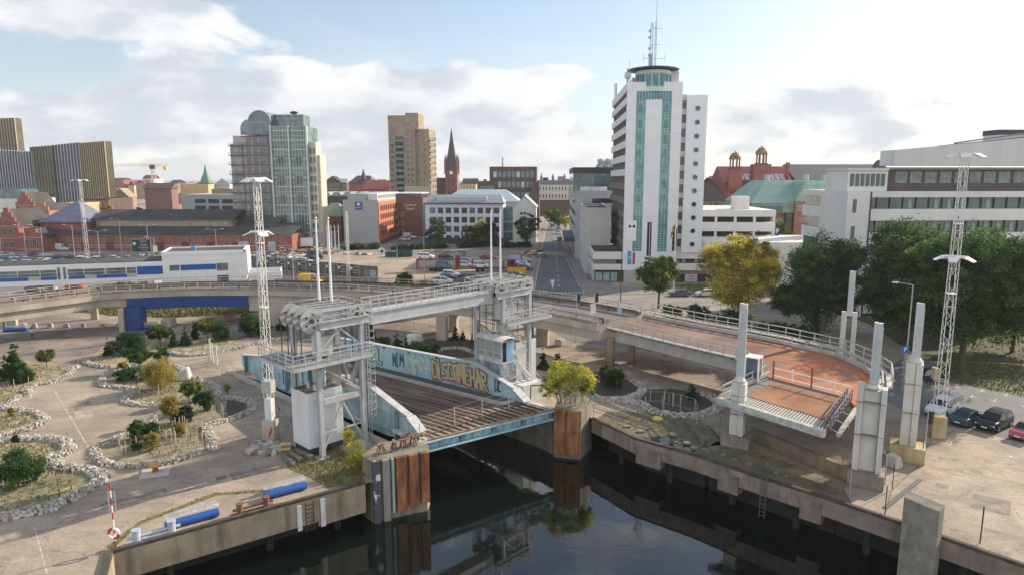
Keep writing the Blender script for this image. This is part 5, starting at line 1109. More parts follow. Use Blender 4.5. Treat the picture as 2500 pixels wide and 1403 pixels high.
# ---- parking deck right of tower
PKm = mat('white_deck_parapet', (.62, .62, .61), .8, .06, .3)
pp, w, h = spec(1700, 1895, 513, 168); r = thing('parking_house', 'white open parking house with three decks right of the white tower', 'parking house', tuple(pp), GR)
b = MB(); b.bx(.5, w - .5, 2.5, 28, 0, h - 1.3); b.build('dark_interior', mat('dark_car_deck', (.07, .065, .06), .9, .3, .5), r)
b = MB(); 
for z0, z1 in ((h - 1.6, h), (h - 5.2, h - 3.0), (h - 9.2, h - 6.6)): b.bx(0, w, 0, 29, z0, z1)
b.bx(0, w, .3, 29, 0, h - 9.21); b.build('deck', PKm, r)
for i in range(5): b = MB(); x = i * (w - .6) / 4; b.bx(x, x + .55, .1, .8, h - 9.2, h - 1.6); b.build('column', PKm, r)
b = MB(); b.bx(w + .05, w + 1.0, -.1, .1, h - 6.2, h - 4.3); b.build('parking_sign', blue, r); text('lettering', 'P', 1.7, white, r, (w + .52, -.13, h - 5.2))
b = MB(); b.bx(10.3, 13.8, 4, 8, h + .01, h + 3.2); b.build('stair_house', white_d, r); b = MB(); b.bx(-1, 2.2, -2.5, 0.0, 6.2, 8.6); b.build('glass_balustrade', mat('pale_glass_balustrade', (.4, .44, .42), .2, .1, 1), r)
p_, w2, h2 = spec(1860, 2120, 592, 150); b = MB(fr=Matrix.Translation(p_) @ Matrix.Rotation(GR, 4, 'Z')); b.bx(0, w2, 0, 20, 0, h2); b.build('annex_building', wall_w, label='low white flat roofed annex behind the yellow and dark trees', cat='building')
# ---- big white office on the right
oz = R(3.0); OD = 118.0; pp, w, h = spec(2100, 2640, 468, OD, oz); r = thing('office_building', 'large white office building with long window bands behind the trees at the right', 'office building', tuple(pp), oz)
o_h = h; b = MB(); b.bx(.4, w, .5, 20, 0, h - .2); b.build('core', mat('office_band_glass', (.055, .08, .07), .1, .6, .5, spec=.8), r)
b = MB(); b.bx(0, w, 0, 20.4, h - 1.0, h)
fl_h = 4.05
for k in range(7):
 z1 = h - 3.0 - k * fl_h; b.bx(.0, w, .0, 20.3, z1 - 2.0, z1)
b.bx(-2.2, 2.0, -.15, 9, 0, h - .004); b.build('spandrel', wall_w, r)
b = MB(); b.bx(-.10, .10, .2, .39, 0, 2.0); po = b.build('window_post', mat('bronze_green_post', (.10, .16, .14), .5, .2, 2), r); b = MB(); b.bx(-.35, .35, .40, .495, 0, 1.8); cu = b.build('curtain', mat('pale_curtain', (.25, .36, .32), .8, .3, 1), r)
for i, x in enumerate(lin(2.2, w, 16)):
 for k in range(6):
  z1 = h - 3.0 - k * fl_h
  if i + k: inst(po, (x, 0, z1), 0, r)
  else: po.location = (x, 0, z1)
  if rnd.random() < .5:
   if cu.location.z == 0: cu.location = (x + 1.2, 0, z1 + .1)
   else: inst(cu, (x + 1.2, 0, z1 + .1), 0, r)
for k in range(5): b = MB(); b.bx(-1.2, -.55, -.2, -.151, h - 3.6 - k * 4.6, h - 1.3 - k * 4.6); b.build('slit_window', gl_dark, r)
b = MB(); b.cyl((1.95, -.22, 0), (1.95, -.22, h), .08, None, 6); b.build('drain_pipe', dark, r)
b = MB(); b.bx(1.8, 1.9, -.17, -.151, 0, h); b.build('corner_joint', dark, r)
# set-back brown floor
b = MB(); b.bx(5.6, w, 2.2, 8, h + .004, h + 3.7); b.build('brown_attic', mat('dark_brown_cladding', (.10, .08, .07), .8, .15, .6), r)
for x in lin(7.0, w - .5, 12): b = MB(); b.bx(x - 1.05, x + 1.05, 2.1, 2.198, h + 1.4, h + 3.4); b.build('attic_window', mat('attic_glass', (.17, .18, .18), .1, .4, .7), r)
b = MB(); b.bx(-4.3, w, -.3, 21, h + .0041, h + .32) if False else None
b.bx(5.2, w, 1.7, 8.5, h + 3.71, h + 4.1); b.build('attic_cornice', mat('grey_cornice', (.30, .29, .28), .8, .1, 2), r)
b = MB(); b.bx(-1.5, 5.59, 1.5, 9, h + .004, h + 3.6); b.build('white_attic', wall_w, r)
for x in lin(-1.2, 5.2, 7): b = MB(); b.bx(x - .32, x + .32, 1.4, 1.498, h + .9, h + 3.0); b.build('attic_window', gl_dark, r)
b = MB(); b.bx(-1.8, 5.58, 1.2, 9, h + 3.61, h + 3.9); b.build('attic_cornice', wall_w, r)
tb = mat('pale_metal_cladding', (.55, .55, .54), .6, .05, .3, stretch=(3, 3, .2)); b = MB(); 
b.prism([(6.0, .6), (w, .6), (w, 5), (6.0, 5)], [h + 4.4] * 4, [h + 7.0, h + 10.0, h + 10.0, h + 7.0]); b.build('roof_box', tb, r)
b = MB(); b.beam((18, 3, h + 8.3), (w, 3, h + 11.2), .35, .25); b.beam((14, 1.5, h + 7.7), (w, 1.5, h + 10.3), .25, .2); b.build('roof_truss', mat('blue_grey_truss', (.14, .17, .20), .6, .1, 2), r)
b = MB(); b.bx(27.6, 33, 5.1, 9, h + 8.0, h + 9.9); b.bx(27.5, 33.1, 5.05, 9.1, h + 9.91, h + 10.8, 1); b.build('roof_house', [tb, dark], r)
# left wing, turned towards the street
wz = R(38); pw, w, hh = spec(2054, 2112, 480, 124, GR); r = thing('office_wing', 'white wing with a glazed stair strip left of the large white office', 'office building', (pw.x, pw.y, 0), GR)
b = MB(); b.bx(0, w, 0, 5.5, 0, hh); b.build('wall', wall_w, r); b = MB(); b.bx(-.3, w + .3, -.3, 5.8, hh + .004, hh + .4); b.build('eaves', mat('dark_eaves', (.10, .12, .12), .7, .2, 2), r)
b = MB(); b.bx(.3, 1.6, -.1, -.004, 0, hh - .3); b.build('stair_glazing', gl_green, r); b = MB()
for z in lin(0, hh - .4, 16): b.bx(.3, 1.6, -.14, -.101, z, z + .1)
b.bx(.93, 1.0, -.14, -.101, 0, hh - .4); b.build('stair_mullion', dark, r)
wins(r, [w - 1.4], [hh - 3 - k * 4.4 for k in range(5)], .6, 2.0, 'F', 0, mull=0); wins(r, [1.0, 3.0], [hh - 2.8 - k * 3.4 for k in range(5)], .9, 1.5, 'L', 0)
r, w, h = block('classic_building', 'small white classical building with tall narrow windows beside the copper roofed house', 1988, 2050, 500, 165, 4, wall_w, roof=roof_grey); wins(r, lin(0.3, w - .2, 4), [h - 3.2 - 3.8 * k for k in range(4)], .7, 2.2, 'F', 0)
b = MB(); b.bx(-.3, w + .3, -.3, 0, h - .5, h - .1); b.build('cornice', wall_w, r); b = MB(); b.bx(2, w, 1, 4, h + .13, h + 3.2); b.build('mansard', roof_grey, r)
# ---- green copper roofed brick house
r, w, h = block('copper_roof_building', 'orange brick building with large green copper mansard roof', 1838, 2075, 498, 205, 30, br_or)
b = MB(); b.prism([(-.6, -.8), (w + .6, -.8), (w + .6, 30), (-.6, 30)], h - 2.6, h + .2, 1); b.build('copper_attic_band', [copper, mat('copper_band', (.20, .30, .26), .7, .2, .6)], r)
b = MB(); z0 = h + .21
b.add([(-.8, -1, z0), (w + .8, -1, z0), (w + .8, 30, z0), (-.8, 30, z0), (6, 9, z0 + 6.6), (w - 3, 9, z0 + 6.6), (w - 3, 24, z0 + 6.6), (6, 24, z0 + 6.6)], [(0, 1, 5, 4), (1, 2, 6, 5), (2, 3, 7, 6), (3, 0, 4, 7), (4, 5, 6, 7)]); b.build('copper_roof', copper, r)
b = MB(); gable(b, 11.5, 17, -2.0, 12, h + .8, h + 6.6, axis='y'); b.build('copper_gable_roof', copper, r)
b = MB(); b.bx(11.8, 16.7, -1.8, -.001, 4, h + .79); gable(b, 12, 16.5, -1.85, -.5, h + .79, h + 4.2, axis='y'); b.build('bay', br_or, r)
for x in (9.4, 17.6): b = MB(); b.bx(x, x + 1.8, -1.2, -.001, 3, h - 2.7); b.build('glazed_bay', gl_dark, r)
wins(r, [20, 22.4, 24.6], [h - 6 - 3.6 * k for k in range(4)], .9, 1.4, 'F', 0, mull=1); wins(r, lin(1, 9, 5), [h - 6, h - 9.5], .9, 1.3, 'F', 0)
wins(r, lin(12.4, 16.2, 5), [h - 1.8], .55, 1.1, 'F', -1.81, mull=0); wins(r, lin(12.8, 16, 3), [h - 5.2, h - 13], .5, .9, 'F', -1.81, mull=0); wins(r, lin(.4, 8.6, 7) + lin(18.5, w, 8), [h - 2.2], .9, 1.6, 'F', -.81, mull=0, fm=frame_g, g=gl_green)
for x in (8, 20, 25.5, 30): b = MB(); b.cyl((x, 14, z0 + 6.61), (x, 14, z0 + 8.4), .9, None, 10); b.build('roof_vent', galv, r)
b = MB(); b.rail([(4, 6, z0 + 4.5), (w - 2, 6, z0 + 4.5)], 1, 2, 1.2, .05); b.build('roof_rail', copper, r)
# ---- red brick post house with two domed turrets
r, w, h = block('turreted_building', 'dark red brick hall with steep red roof and two domed turrets', 1775, 1945, 470, 290, 36, br_red)
b = MB(); gable(b, -.5, w + .5, -1, 37, h, h + 11.0, axis='x'); b.build('red_roof', mat('bright_red_roof', (.20, .040, .045), .8, .12, .5), r)
for i in range(10):
 if i == 4: continue
 b = MB(); x = 5.2 + i * 2.15; zz = h + 5.2; b.add([(x, 7.2, zz), (x + 1.75, 7.2, zz), (x + 1.75, 11.4, zz + 2.6), (x, 11.4, zz + 2.6)], [(0, 1, 2, 3)]); b.build('skylight', mat('pale_skylight', (.40, .42, .45), .3, .1, 2), r)
for i, (px_, rt_) in enumerate(((1797, 372), (1861, 360))):
 q, _, zt = spec(px_, px_ + 10, rt_, 292); q = r.matrix_world.inverted() @ q if False else q
 lx = (q - Vector(r.location)).x / cos(GR); zt_ = zt
 b = MB(); b.bx(lx - 2.6 - i * .9, lx + 2.6 + i * .9, 1, 6 + i, 0, zt_ - 7); b.build('turret_shaft', br_red, r)
 b = MB()
 for k in range(8): t = k * pi / 4 + .2; b.cyl((lx + 2 * cos(t), 3.5 + 2 * sin(t), zt_ - 6.6), (lx + 2 * cos(t), 3.5 + 2 * sin(t), zt_ - 2.9), .28, None, 6)
 b.lathe([(2.6, -7), (2.9, -6.6), (0, -6.6)], (lx, 3.5, zt_), 12); b.build('turret_columns', br_red, r)
 b = MB(); b.lathe([(2.5, -3.0), (2.7, -2.8), (2.3, -1.6), (1.6, -.5), (.6, 0), (.1, .6), (0, .7)], (lx, 3.5, zt_), 14); b.build('turret_dome', mat('gilded_brown_dome', (.12, .06, .04), .6, .2, 1.2, col2=(.45, .33, .14), thr=(.45, .62)), r)
wins(r, [2.2, 5.0, 7.4, 9.6, 11.8, 14], [h - 3.2, h - 7], .8, 1.8, 'F', 0, mull=0)
b = MB(); b.bx(w - 2, w - .8, 8, 10, h + 6, h + 12.5); b.build('chimney', br_red, r)
r, w, h = block('slate_roof_building', 'long dark slate roofed building beyond the copper roofed house', 1945, 2180, 440, 300, 30, br_dark); b = MB(); gable(b, -1, w + 1, -1, 31, h, h + 7, axis='x'); b.build('slate_roof', mat('blue_black_slate', (.065, .07, .085), .7, .15, .3), r)
b = MB(); b.lathe([(3.0, 0), (2.9, 2.0), (2.3, 3.6), (1.2, 5), (0, 5.4)], (w - 2.5, 8, h + 3.5), 16); b.build('slate_dome', mat('blue_black_slate', (.065, .07, .085)), r)
r, w, h = block('dark_roof_house', 'dark brown house with steep hipped roof right of the white tower', 1712, 1775, 492, 250, 22, br_red); b = MB(); hip(b, -.8, w + .8, -.8, 23, h, h + 8.5, 6); b.build('hip_roof', mat('dark_brown_tiles', (.075, .05, .048), .85, .2, .5), r); wins(r, lin(1, w - 1, 3), [h - 2.6], 1, 1.6, 'F', 0)
b = MB(); b.bx(-.2, w + .2, -.3, 0, h - .5, h - .1); b.build('cornice', stone_g, r)
# ---- centre row across the street -------------------------------------
r, w, h = block('apartment_building', 'white rendered apartment building with black framed square windows', 1038, 1228, 498, 252, 16, mat('bluish_white_render', (.62, .63, .68), .85, .05, .3), roof=None)
wins(r, lin(1.2, w - 1.0, 9), [h - 3.3, h - 6.7, h - 10.1, h - 13.5], 1.75, 1.85, 'F', 0, fm=dark, g=gl_dark, mull=1, g2=gl_blue)
b = MB(); b.bx(-.5, w + .4, -.6, 16.5, h + .002, h + .35); b.build('eaves', dark, r); b = MB(); b.add([(-.3, -.4, h + .36), (w + .3, -.4, h + .36), (w - 1, 6, h + 3.2), (1, 6, h + 3.2), (-.3, 16, h + .36), (w + .3, 16, h + .36)], [(0, 1, 2, 3), (5, 4, 3, 2), (4, 0, 3), (1, 5, 2)]); b.build('metal_roof', roof_grey, r)
b = MB(); b.bx(4, w - 6, 1.2, 10, h + .37, h + 2.6); b.build('roof_dormer', mat('light_zinc', (.45, .47, .49), .6, .08, 1), r); b = MB(); b.bx(-.1, w, -.3, -.004, 0, 2.2); b.build('dark_plinth', dark, r)
r, w, h = block('link_building', 'narrow glazed link between the white apartments and the gabled house', 1229, 1252, 512, 254, 14, gl_green, roof=roof_grey); b = MB(); b.bx(0, w, -.1, -.004, h * .32, h * .36); b.bx(0, w, -.1, -.004, h * .62, h * .66); b.build('floor_band', wall_g, r)
r, w, h = block('link_building', 'narrow glazed link between the brown brick hotel and the white apartments', 1031, 1041, 500, 255, 14, gl_green, roof=roof_grey)
r, w, h = block('gabled_house', 'plain white gabled house left of the street', 1252, 1308, 508, 250, 20, wall_w); b = MB(); gable(b, -.3, w + .3, -.01, 20, h, h + 4.2, axis='y'); b.build('gable', wall_w, r)
b = MB(); b.add([(-.6, -.3, h), ((w) / 2, -.3, h + 4.5), (w / 2, 20.3, h + 4.5), (-.6, 20.3, h)], [(0, 1, 2, 3)]); b.add([(w + .6, -.3, h), ((w) / 2, -.3, h + 4.5), (w / 2, 20.3, h + 4.5), (w + .6, 20.3, h)], [(3, 2, 1, 0)]); b.build('roof', roof_grey, r); wins(r, [w * .55], [h - 5, h - 12], .9, 1.8, 'F', 0)
r, w, h = block('courtyard_building', 'pale building with broad zinc roof behind the white apartments', 1085, 1262, 492, 275, 18, wall_g); b = MB(); hip(b, -1, w + 1, -1, 19, h, h + 4.6, 6); b.build('zinc_roof', mat('pale_zinc_roof', (.45, .54, .56), .5, .08, .3), r)
r, w, h = block('brick_office', 'dark brown brick office block with square white framed windows beyond the street', 1195, 1310, 410, 330, 24, br_dark, roof=roof_dark)
wins(r, lin(1.5, w - 1, 9), [h - 4.6, h - 9.4, h - 14.4], 1.75, 2.9, 'F', 0, fm=dark, g=gl_blue, mull=0, g2=mat('pale_reflecting_glass', (.45, .48, .5), .2, .2, .5))
b = MB(); b.cyl((6, 5, h), (6, 5, h + 5), .4, None, 8); b.build('chimney', galv, r)
r, w, h = block('brick_office', 'lower dark brick wing left of the dark office block', 1165, 1210, 446, 322, 20, br_dark, roof=roof_dark); wins(r, lin(1.5, w - 1, 4), [h - 4.4, h - 9.2], 1.7, 2.8, 'F', 0, fm=dark, g=gl_green, mull=0)
r, w, h = block('stepped_brick_wing', 'narrow dark brick wing right of the dark office block', 1298, 1317, 447, 322, 20, br_dark, roof=roof_dark)
# hotel
r, w, h = block('hotel_building', 'grey blank hotel gable with a blue logo sign and orange lit side', 837, 922, 492, 248, 40, mat('grey_rough_brick', (.37, .37, .38), .92, .08, 1.2, grime=((.28, .28, .28), .4, (1, 1, .4), .5)), roof=roof_dark)
b = MB(); b.bx(1.8, w - 4.2, .0, 38, h + .002, h + 2.7); b.build('raised_gable', mat('grey_rough_brick', (.37, .37, .38)), r)
b = MB(); b.bx(w - 4.0, w - .3, 1.0, 36, h + .003, h + 2.7); b.build('white_attic', wall_w, r); b = MB()
for x in lin(1.5, 35, 22): b.bx(w - .295, w - .26, x - .35, x + .35, h + .8, h + 2.2)
b.build('attic_windows', gl_dark, r)
b = MB(); b.bx(w - .0, w + .35, -.01, 40, 0, h - .3); b.build('orange_side', mat('bright_orange_brick', (.50, .16, .08), .9, .12, 1), r); wins(r, lin(1.5, 39, 13), [h - 3.4 - 3.1 * k for k in range(5)], 1.25, 1.7, 'R', w + .35, fm=dark, g=gl_dark, mull=0)
b = MB(); b.bx(4.4, 7.0, -.25, -.01, h - 2.9, h - .2); b.build('logo_sign', mat('royal_blue_sign', (.015, .09, .30), .5, .05, 2), r)
b = MB(); c0 = (5.7, h - 1.25)
b.add([(c0[0] + .72 * cos(t * pi / 10), -.27, c0[1] + .72 * sin(t * pi / 10)) for t in range(11)] + [(c0[0] + .5, -.27, c0[1] - .18), (c0[0] - .2, -.27, c0[1] - .28)], [tuple(range(13))]); b.build('logo_shell', white, r); text('lettering', 'Comfort', .58, white, r, (5.7, -.28, h - 2.15), ext=.01)
r, w, h = block('hotel_building', 'red brown brick hotel block with white lettering near its roof', 962, 1032, 486, 278, 20, br_brown, roof=roof_dark); text('lettering', 'Comfort\nHotel', 1.45, white, r, (w * .55, -.06, h - 3.2), ext=.03)
b = MB(); b.bx(.8, w - 1.2, 1.5, 16, h + .13, h + 2.0); b.bx(.2, w - .5, 1.0, 17, h + 2.01, h + 2.4, 1); b.build('glazed_attic', [gl_dark, white], r); wins(r, [1.3, 3.4], [h - 7 - 3.4 * k for k in range(3)], .7, 1.5, 'F', 0)
b = MB(); b.bx(-1.6, -.01, 20, 24, 0, h - 1.0); b.build('recessed_wing', br_brown, r); b = MB(); b.bx(1, 5.5, -.1, -.01, .1, 2.6); b.build('garage_opening', dark, r)
# tan high-rise
r, w, h = block('residential_tower', 'tan brick residential high rise with dark balcony column beside the church spire', 947, 1012, 292, 330, 22, br_tan, roof=roof_dark); hr = h
zz = [h - 4.4 - 2.78 * k for k in range(16)]
wins(r, [1.6], zz, 1.6, 1.5, 'F', 0, fm=br_tan, g=gl_blue, mull=1); wins(r, [9.2, 11.2], zz[1:], .85, 1.4, 'F', 0, fm=br_tan, g=gl_blue, mull=0)
for k, z in enumerate(zz[2:]): b = MB(); b.bx(3.2, 7.2, -.9, -.004, z - .5, z + .5); b.bx(3.4, 7.0, -.3, -.003, z + .51, z + 2.2, 1); b.build('balcony', [mat('grey_green_balustrade', (.20, .22, .20), .5, .2, 1), gl_dark], r)
b = MB(); b.bx(-.1, 8.2, -.1, 12, h + .01, h + 1.8); b.build('penthouse', br_tan, r); b = MB(); b.bx(8.3, 14.5, -.2, 14, h - 4.8, h + 2.9); b.build('penthouse', br_tan, r)
r2, w, h = block('residential_tower', 'stepped right half of the tan high rise with steel balconies', 1012, 1047, 318, 331, 20, br_tan, roof=roof_dark); zz = [h - 4.4 - 2.78 * k for k in range(14)]
wins(r2, [1.6, 4.4], zz, .9, 1.4, 'F', 0, fm=br_tan, g=gl_blue, mull=0)
for k, z in enumerate(zz[:13]): b = MB(); b.bx(w + .01, w + 2.4, .5, 4.5, z - .4, z - .2); b.rail([(w + .1, .5, z - .2), (w + 2.4, .5, z - .2), (w + 2.4, 4.5, z - .2)], 1.1, 2, .6, .05); b.build('balcony', mat('dark_steel_balcony', (.13, .14, .14), .6, .2, 1), r2)
b = MB(); b.beam((w + 2.4, .5, 0), (w + 2.4, .5, h + .5), .15); b.build('balcony_post', galv, r2)
b = MB(); b.bx(-5, w + 1, -2, -.01, 0, 20); b.build('base_wing', mat('tan_base', (.45, .37, .26), .9, .1, .4), r2)
# church
p_ = AY(1101, 400, 420); r = thing('church', 'red brick church tower with a tall dark pointed spire', 'church', (p_.x, 420, 0), GR)
b = MB(); b.bx(-3.6, 3.6, 0, 7.2, 0, 28.5); b.build('tower', br_brown, r); b = MB()
zt = AY(1100, 312, 423).z
for s in (-1, 1):
 for q in (0, 7.2): b.lathe([(.8, 26), (.8, 34), (0, 38.5)], (s * 3.4, q, 0), 8)
b.build('corner_turrets', br_brown, r)
b = MB(); b.lathe([(5.0, 28.4), (4.0, 33), (0, zt)], (0, 3.6, 0), 4, a0=pi / 4, a1=pi / 4 + 2 * pi); b.build('spire', mat('dark_purple_slate', (.075, .06, .075), .7, .15, .5), r)
b = MB(); b.cyl((0, -.1, 27), (0, -.02, 27), 1.0, None, 14); b.build('clock_face', white, r); wins(r, [-1.2, 1.2], [19.5, 12], .8, 4.5, 'F', 0, fm=br_dark, g=dark, mull=0)
b = MB(); gable(b, -14, -3.7, 1, 12, 14, 24, axis='x'); b.bx(-14, -3.7, 1.2, 11.8, 0, 14); b.build('nave', roof_dark, r)
# ---- scaffold-like glass tower -----------------------------------------
SD = 244.0; pp, w, h = spec(568, 665, 332, SD); r = thing('glass_tower', 'tall stepped glass and stone tower with red balcony bands and an arched glass top', 'office tower', tuple(pp), GR); s_ = r
cr_m = mat('cream_cladding', (.55, .49, .40), .8, .1, .5)
sg_glass = mat('pale_glass_curtain', (.115, .17, .165), .10, .6, .3, spec=.8)
b = MB(); b.bx(0, w, 0, 24, 0, h); b.build('stone_wall', mat('pinkish_grey_stone', (.42, .39, .39), .85, .12, .5), r)
b = MB(); b.bx(-.9, 3.3, -.6, 20, 0, h - 2.8); b.build('corner_glazing', mat('pinkish_curtain_glass', (.24, .26, .26), .1, .4, .3), r)
for k in range(12):
 z = h - 3.0 - k * 3.3 if k else h - .4
 z = h - .4 - k * 3.25
 b = MB(); b.bx(-1.4 if k else 3.4, w + .25, -1.2, -.605 if k == 0 else -.61, z, z + .32); b.rail([(-1.4 if k else 3.4, -1.15, z + .3), (w + .2, -1.15, z + .3)], .8, 1, 5, .04); b.build('balcony_band', mat('dark_red_steel', (.17, .055, .05), .7, .2, 1), r)
wins(r, lin(4.2, w - .2, 4), [h - 3.3 - 3.25 * k for k in range(11)], 1.5, 2.3, 'F', 0, fm=mat('grey_stone_frame', (.33, .31, .31), .8, .1, 1), g=gl_blue, mull=1, g2=sg_glass)
def arch(b, x0, x1, y0, y1, zb, m=0, half=False, n=14):
 cx = (x0 + x1) / 2 if not half else x1; rr = (x1 - x0) / 2 if not half else (x1 - x0); t1 = pi if not half else pi / 2
 pr = [(cx - rr * cos(t1 * i / n), zb + rr * sin(t1 * i / n)) for i in range(n + 1)]
 b.add([(x, y0, z) for x, z in pr] + [(cx if half else pr[0][0], y0, zb)], [tuple(range(n + 1)) + ((n + 1,) if half else ())], m)
 b.add([(x, y0, z) for x, z in pr] + [(x, y1, z) for x, z in pr], [(i, i + 1, i + 1 + n + 1, i + n + 1) for i in range(n)], m)
xg = 6.2
b = MB(); b.bx(xg - .2, w - .2, -.2, 20, h + .4, h + 4.5); arch(b, xg - .2, w - .2, -.2, 20, h + 4.5); b.build('arched_glass_hall', mat('arch_glass', (.11, .17, .19), .08, .4, .3, spec=.8), r)
b = MB(); n = 16; cx, rr = (xg + w - .4) / 2, (w - xg) / 2
for i in range(n): t0, t1 = pi * i / n, pi * (i + 1) / n; b.beam((cx - rr * cos(t0), -.35, h + 4.5 + rr * sin(t0)), (cx - rr * cos(t1), -.35, h + 4.5 + rr * sin(t1)), .35)
b.beam((xg - .2, -.35, h + 4.5), (w - .2, -.35, h + 4.5), .25); b.beam((xg - .2, -.35, h + .5), (w - .2, -.35, h + .5), .3)
for i in range(1, 5): x = xg - .2 + (w - xg) * i / 5; b.beam((x, -.33, h + .5), (x, -.33, h + 4.5), .15); b.beam((x, -.33, h + 4.5), (cx + (x - cx) * .9, -.33, h + 4.5 + rr * .75), .1)
b.build('arch_frame', mat('grey_arch_frame', (.38, .40, .41), .6, .1, 1), r)
b = MB(); b.bx(xg - 3.4, xg - .21, .2, 18, h + .4, h + 2.4); arch(b, xg - 3.4, xg - .21, .2, 18, h + 2.4, half=True); b.build('side_arch', mat('arch_glass', (.11, .17, .19)), r)
xc = w + .3; gw = 12.6; gh = h + 3.0
b = MB(); b.bx(xc, xc + gw, -2.0, 9, 0, gh); b.build('glass_curtain', sg_glass, r)
b = MB()
for i in range(13): x = xc + gw * i / 12; q = .26 if i in (0, 6, 12) else .07; b.bx(x - q, x + q, -2.75 if q > .1 else -2.22, -2.002, 0, gh + (.3 if q > .1 else 0))
b.build('mullion', mat('pale_curtain_mullion', (.50, .55, .53), .5, .1, 1), r); b = MB()
for k in range(27): z = gh * k / 26; b.bx(xc, xc + gw, -2.12, -2.001, z, z + (.32 if k % 2 else .1))
b.build('transom', mat('pale_curtain_mullion', (.44, .49, .47)), r)
for k in range(5):
 for xo in (3.0, 9.3): b = MB(); z = gh - 13 - k * 6.6 ; b.bx(xc + xo - 1.3, xc + xo + 1.3, -2.2, -2.13, z, z + 2.6); b.build('open_bay', gl_dark, r)
b = MB()
for i in range(8): b.beam((xc - 3.4 + i * .48, -2.4, 0), (xc - 3.4 + i * .48, -2.4, gh - .5), .09)
for k in range(13): b.beam((xc - 3.4, -2.4, 2 + k * 3.2), (xc, -2.4, 2 + k * 3.2), .09)
b.build('steel_screen', mat('grey_green_screen', (.24, .29, .28), .6, .2, 1), r)
b = MB(); b.bx(xc - 1.0, xc + 10, 3, 9, gh + .01, gh + 4.2); b.build('roof_pavilion', sg_glass, r); b = MB(); b.rail([(xc - 1, 2.9, gh), (xc + 10, 2.9, gh)], 4.3, 3, 1.7, .09); b.build('pavilion_frame', mat('grey_arch_frame', (.38, .40, .41)), r)
b = MB(); b.cyl((xc + 5.5, 6, gh + 4.2), (xc + 5.5, 6, gh + 5), .8, None, 10); b.lathe([(1.3, 0), (1.5, .5), (0, .9)], (xc + 5.5, 6, gh + 5), 12); b.build('roof_vent', dark, r)
xr = xc + gw + .02; rh = gh - 5.2
b = MB(); b.bx(xr, xr + 2.6, -1, 4, 0, rh); b.build('cream_bay', cr_m, r)
b = MB(); b.bx(xr + 2.601, xr + 3.6, 0, 6, 0, rh - 4.5); b.build('cream_bay', cr_m, r)
for k in range(10): b = MB(); b.bx(xr + .3, xr + 1.2, -1.06, -1.002, 3 + k * 3.25, 5 + k * 3.25); b.bx(xr + 1.5, xr + 2.4, -1.06, -1.002, 3 + k * 3.25, 5 + k * 3.25); b.build('bay_window', gl_green, r)
b = MB(); b.bx(xr - .3, xr + 5.0, -2.6, 14, 0, 4.2); b.build('entrance_block', stone_g, r)
# ---- grey car park
r, w, h = block('parking_house', 'grey concrete parking house with open decks left of the glass tower', 447, 572, 478, 300, 26, mat('blue_grey_panel', (.30, .34, .36), .8, .1, .3), roof=roof_grey)
for k in range(4):
 for x in lin(4.5, w - .3, 3): b = MB(); b.bx(x - 2.4, x + 2.4, -.12, -.004, h - 3.3 - 2.9 * k, h - 1.5 - 2.9 * k); b.build('deck_opening', mat('dark_deck_opening', (.05, .055, .055), .9, .3, .5), r)
# ---- small brick house with green roof
r, w, h = block('brick_house', 'small orange red brick house with a green hipped roof right of the glass tower', 778, 832, 528, 262, 14, br_red); b = MB(); hip(b, -.4, w + .4, -.4, 14.5, h, h + 4.8, 3); b.build('green_roof', mat('grey_green_roof', (.26, .30, .24), .8, .12, .5), r)
wins(r, [1.7, w - 2.2], [h - 3.6, h - 7.6], 1.1, 2.0, 'F', 0, fm=stone_g, mull=1); b = MB()
for z in (h - .4, h - 4.4): b.bx(-.05, w + .05, -.1, -.003, z, z + .25)
b.build('stone_band', mat('pale_stone_band', (.52, .42, .34), .9, .1, 2), r); b = MB(); b.bx(-2, w + 1, 14, 26, 0, h + 3); b.build('rear_wing', br_red, r)
# ---- long customs brick building
LD = 228.0; pp, w, h = spec(70, 712, 572, LD, R(-1.5)); r = thing('brick_warehouse', 'long low red brick warehouse with dark roofs along the street', 'warehouse', tuple(pp), R(-1.5))
b = MB(); b.bx(0, w, 0, 26, 0, h); b.build('wall', br_red, r)
b = MB(); b.add([(-.6, -.8, h), (w + .6, -.8, h), (w + .6, 12, h + 3.0), (-.6, 12, h + 3.0)], [(0, 1, 2, 3)]); b.add([(-.6, 27, h), (w + .6, 27, h), (w + .6, 14, h + 3.0), (-.6, 14, h + 3.0)], [(3, 2, 1, 0)]); b.build('roof', roof_dark, r)
b = MB(); b.bx(18, w * .74, 8, 22, h + 1.0, h + 4.6); b.build('clerestory', mat('old_clerestory', (.30, .25, .20), .8, .3, 1.5, stretch=(3, 1, 1)), r); b = MB(); gable(b, 17, w * .74 + 1, 7, 23, h + 4.6, h + 7.6, axis='x'); b.build('upper_roof', roof_dark, r)
b = MB(); gable(b, w * .75, w - 8, 9, 23, h + 2.2, h + 5.6, axis='x'); b.build('upper_roof', roof_dark, r)
for x in lin(20, w * .72, 30): b = MB(); b.bx(x - .9, x + .9, 7.9, 7.998, h + 2.2, h + 3.9); b.build('clerestory_window', mat('yellowed_glass', (.35, .32, .24), .3, .3, 1), r)
wins(r, lin(2, w - 2, 34), [h - 2.6], 1.3, 1.5, 'F', 0, fm=mat('pale_pink_band', (.45, .32, .28), .9, .1, 2), g=mat('dusty_brown_glass', (.16, .12, .11), .3, .3, 1), mull=1, skip=lambda i, j: i % 7 == 3)
b = MB()
for z in (h - .5, h - 3.6, h - 4.6, h * .28): b.bx(-.05, w + .05, -.12, -.004, z, z + .18)
b.build('stone_band', mat('pale_pink_band', (.45, .32, .28), .9, .1, 2), r)
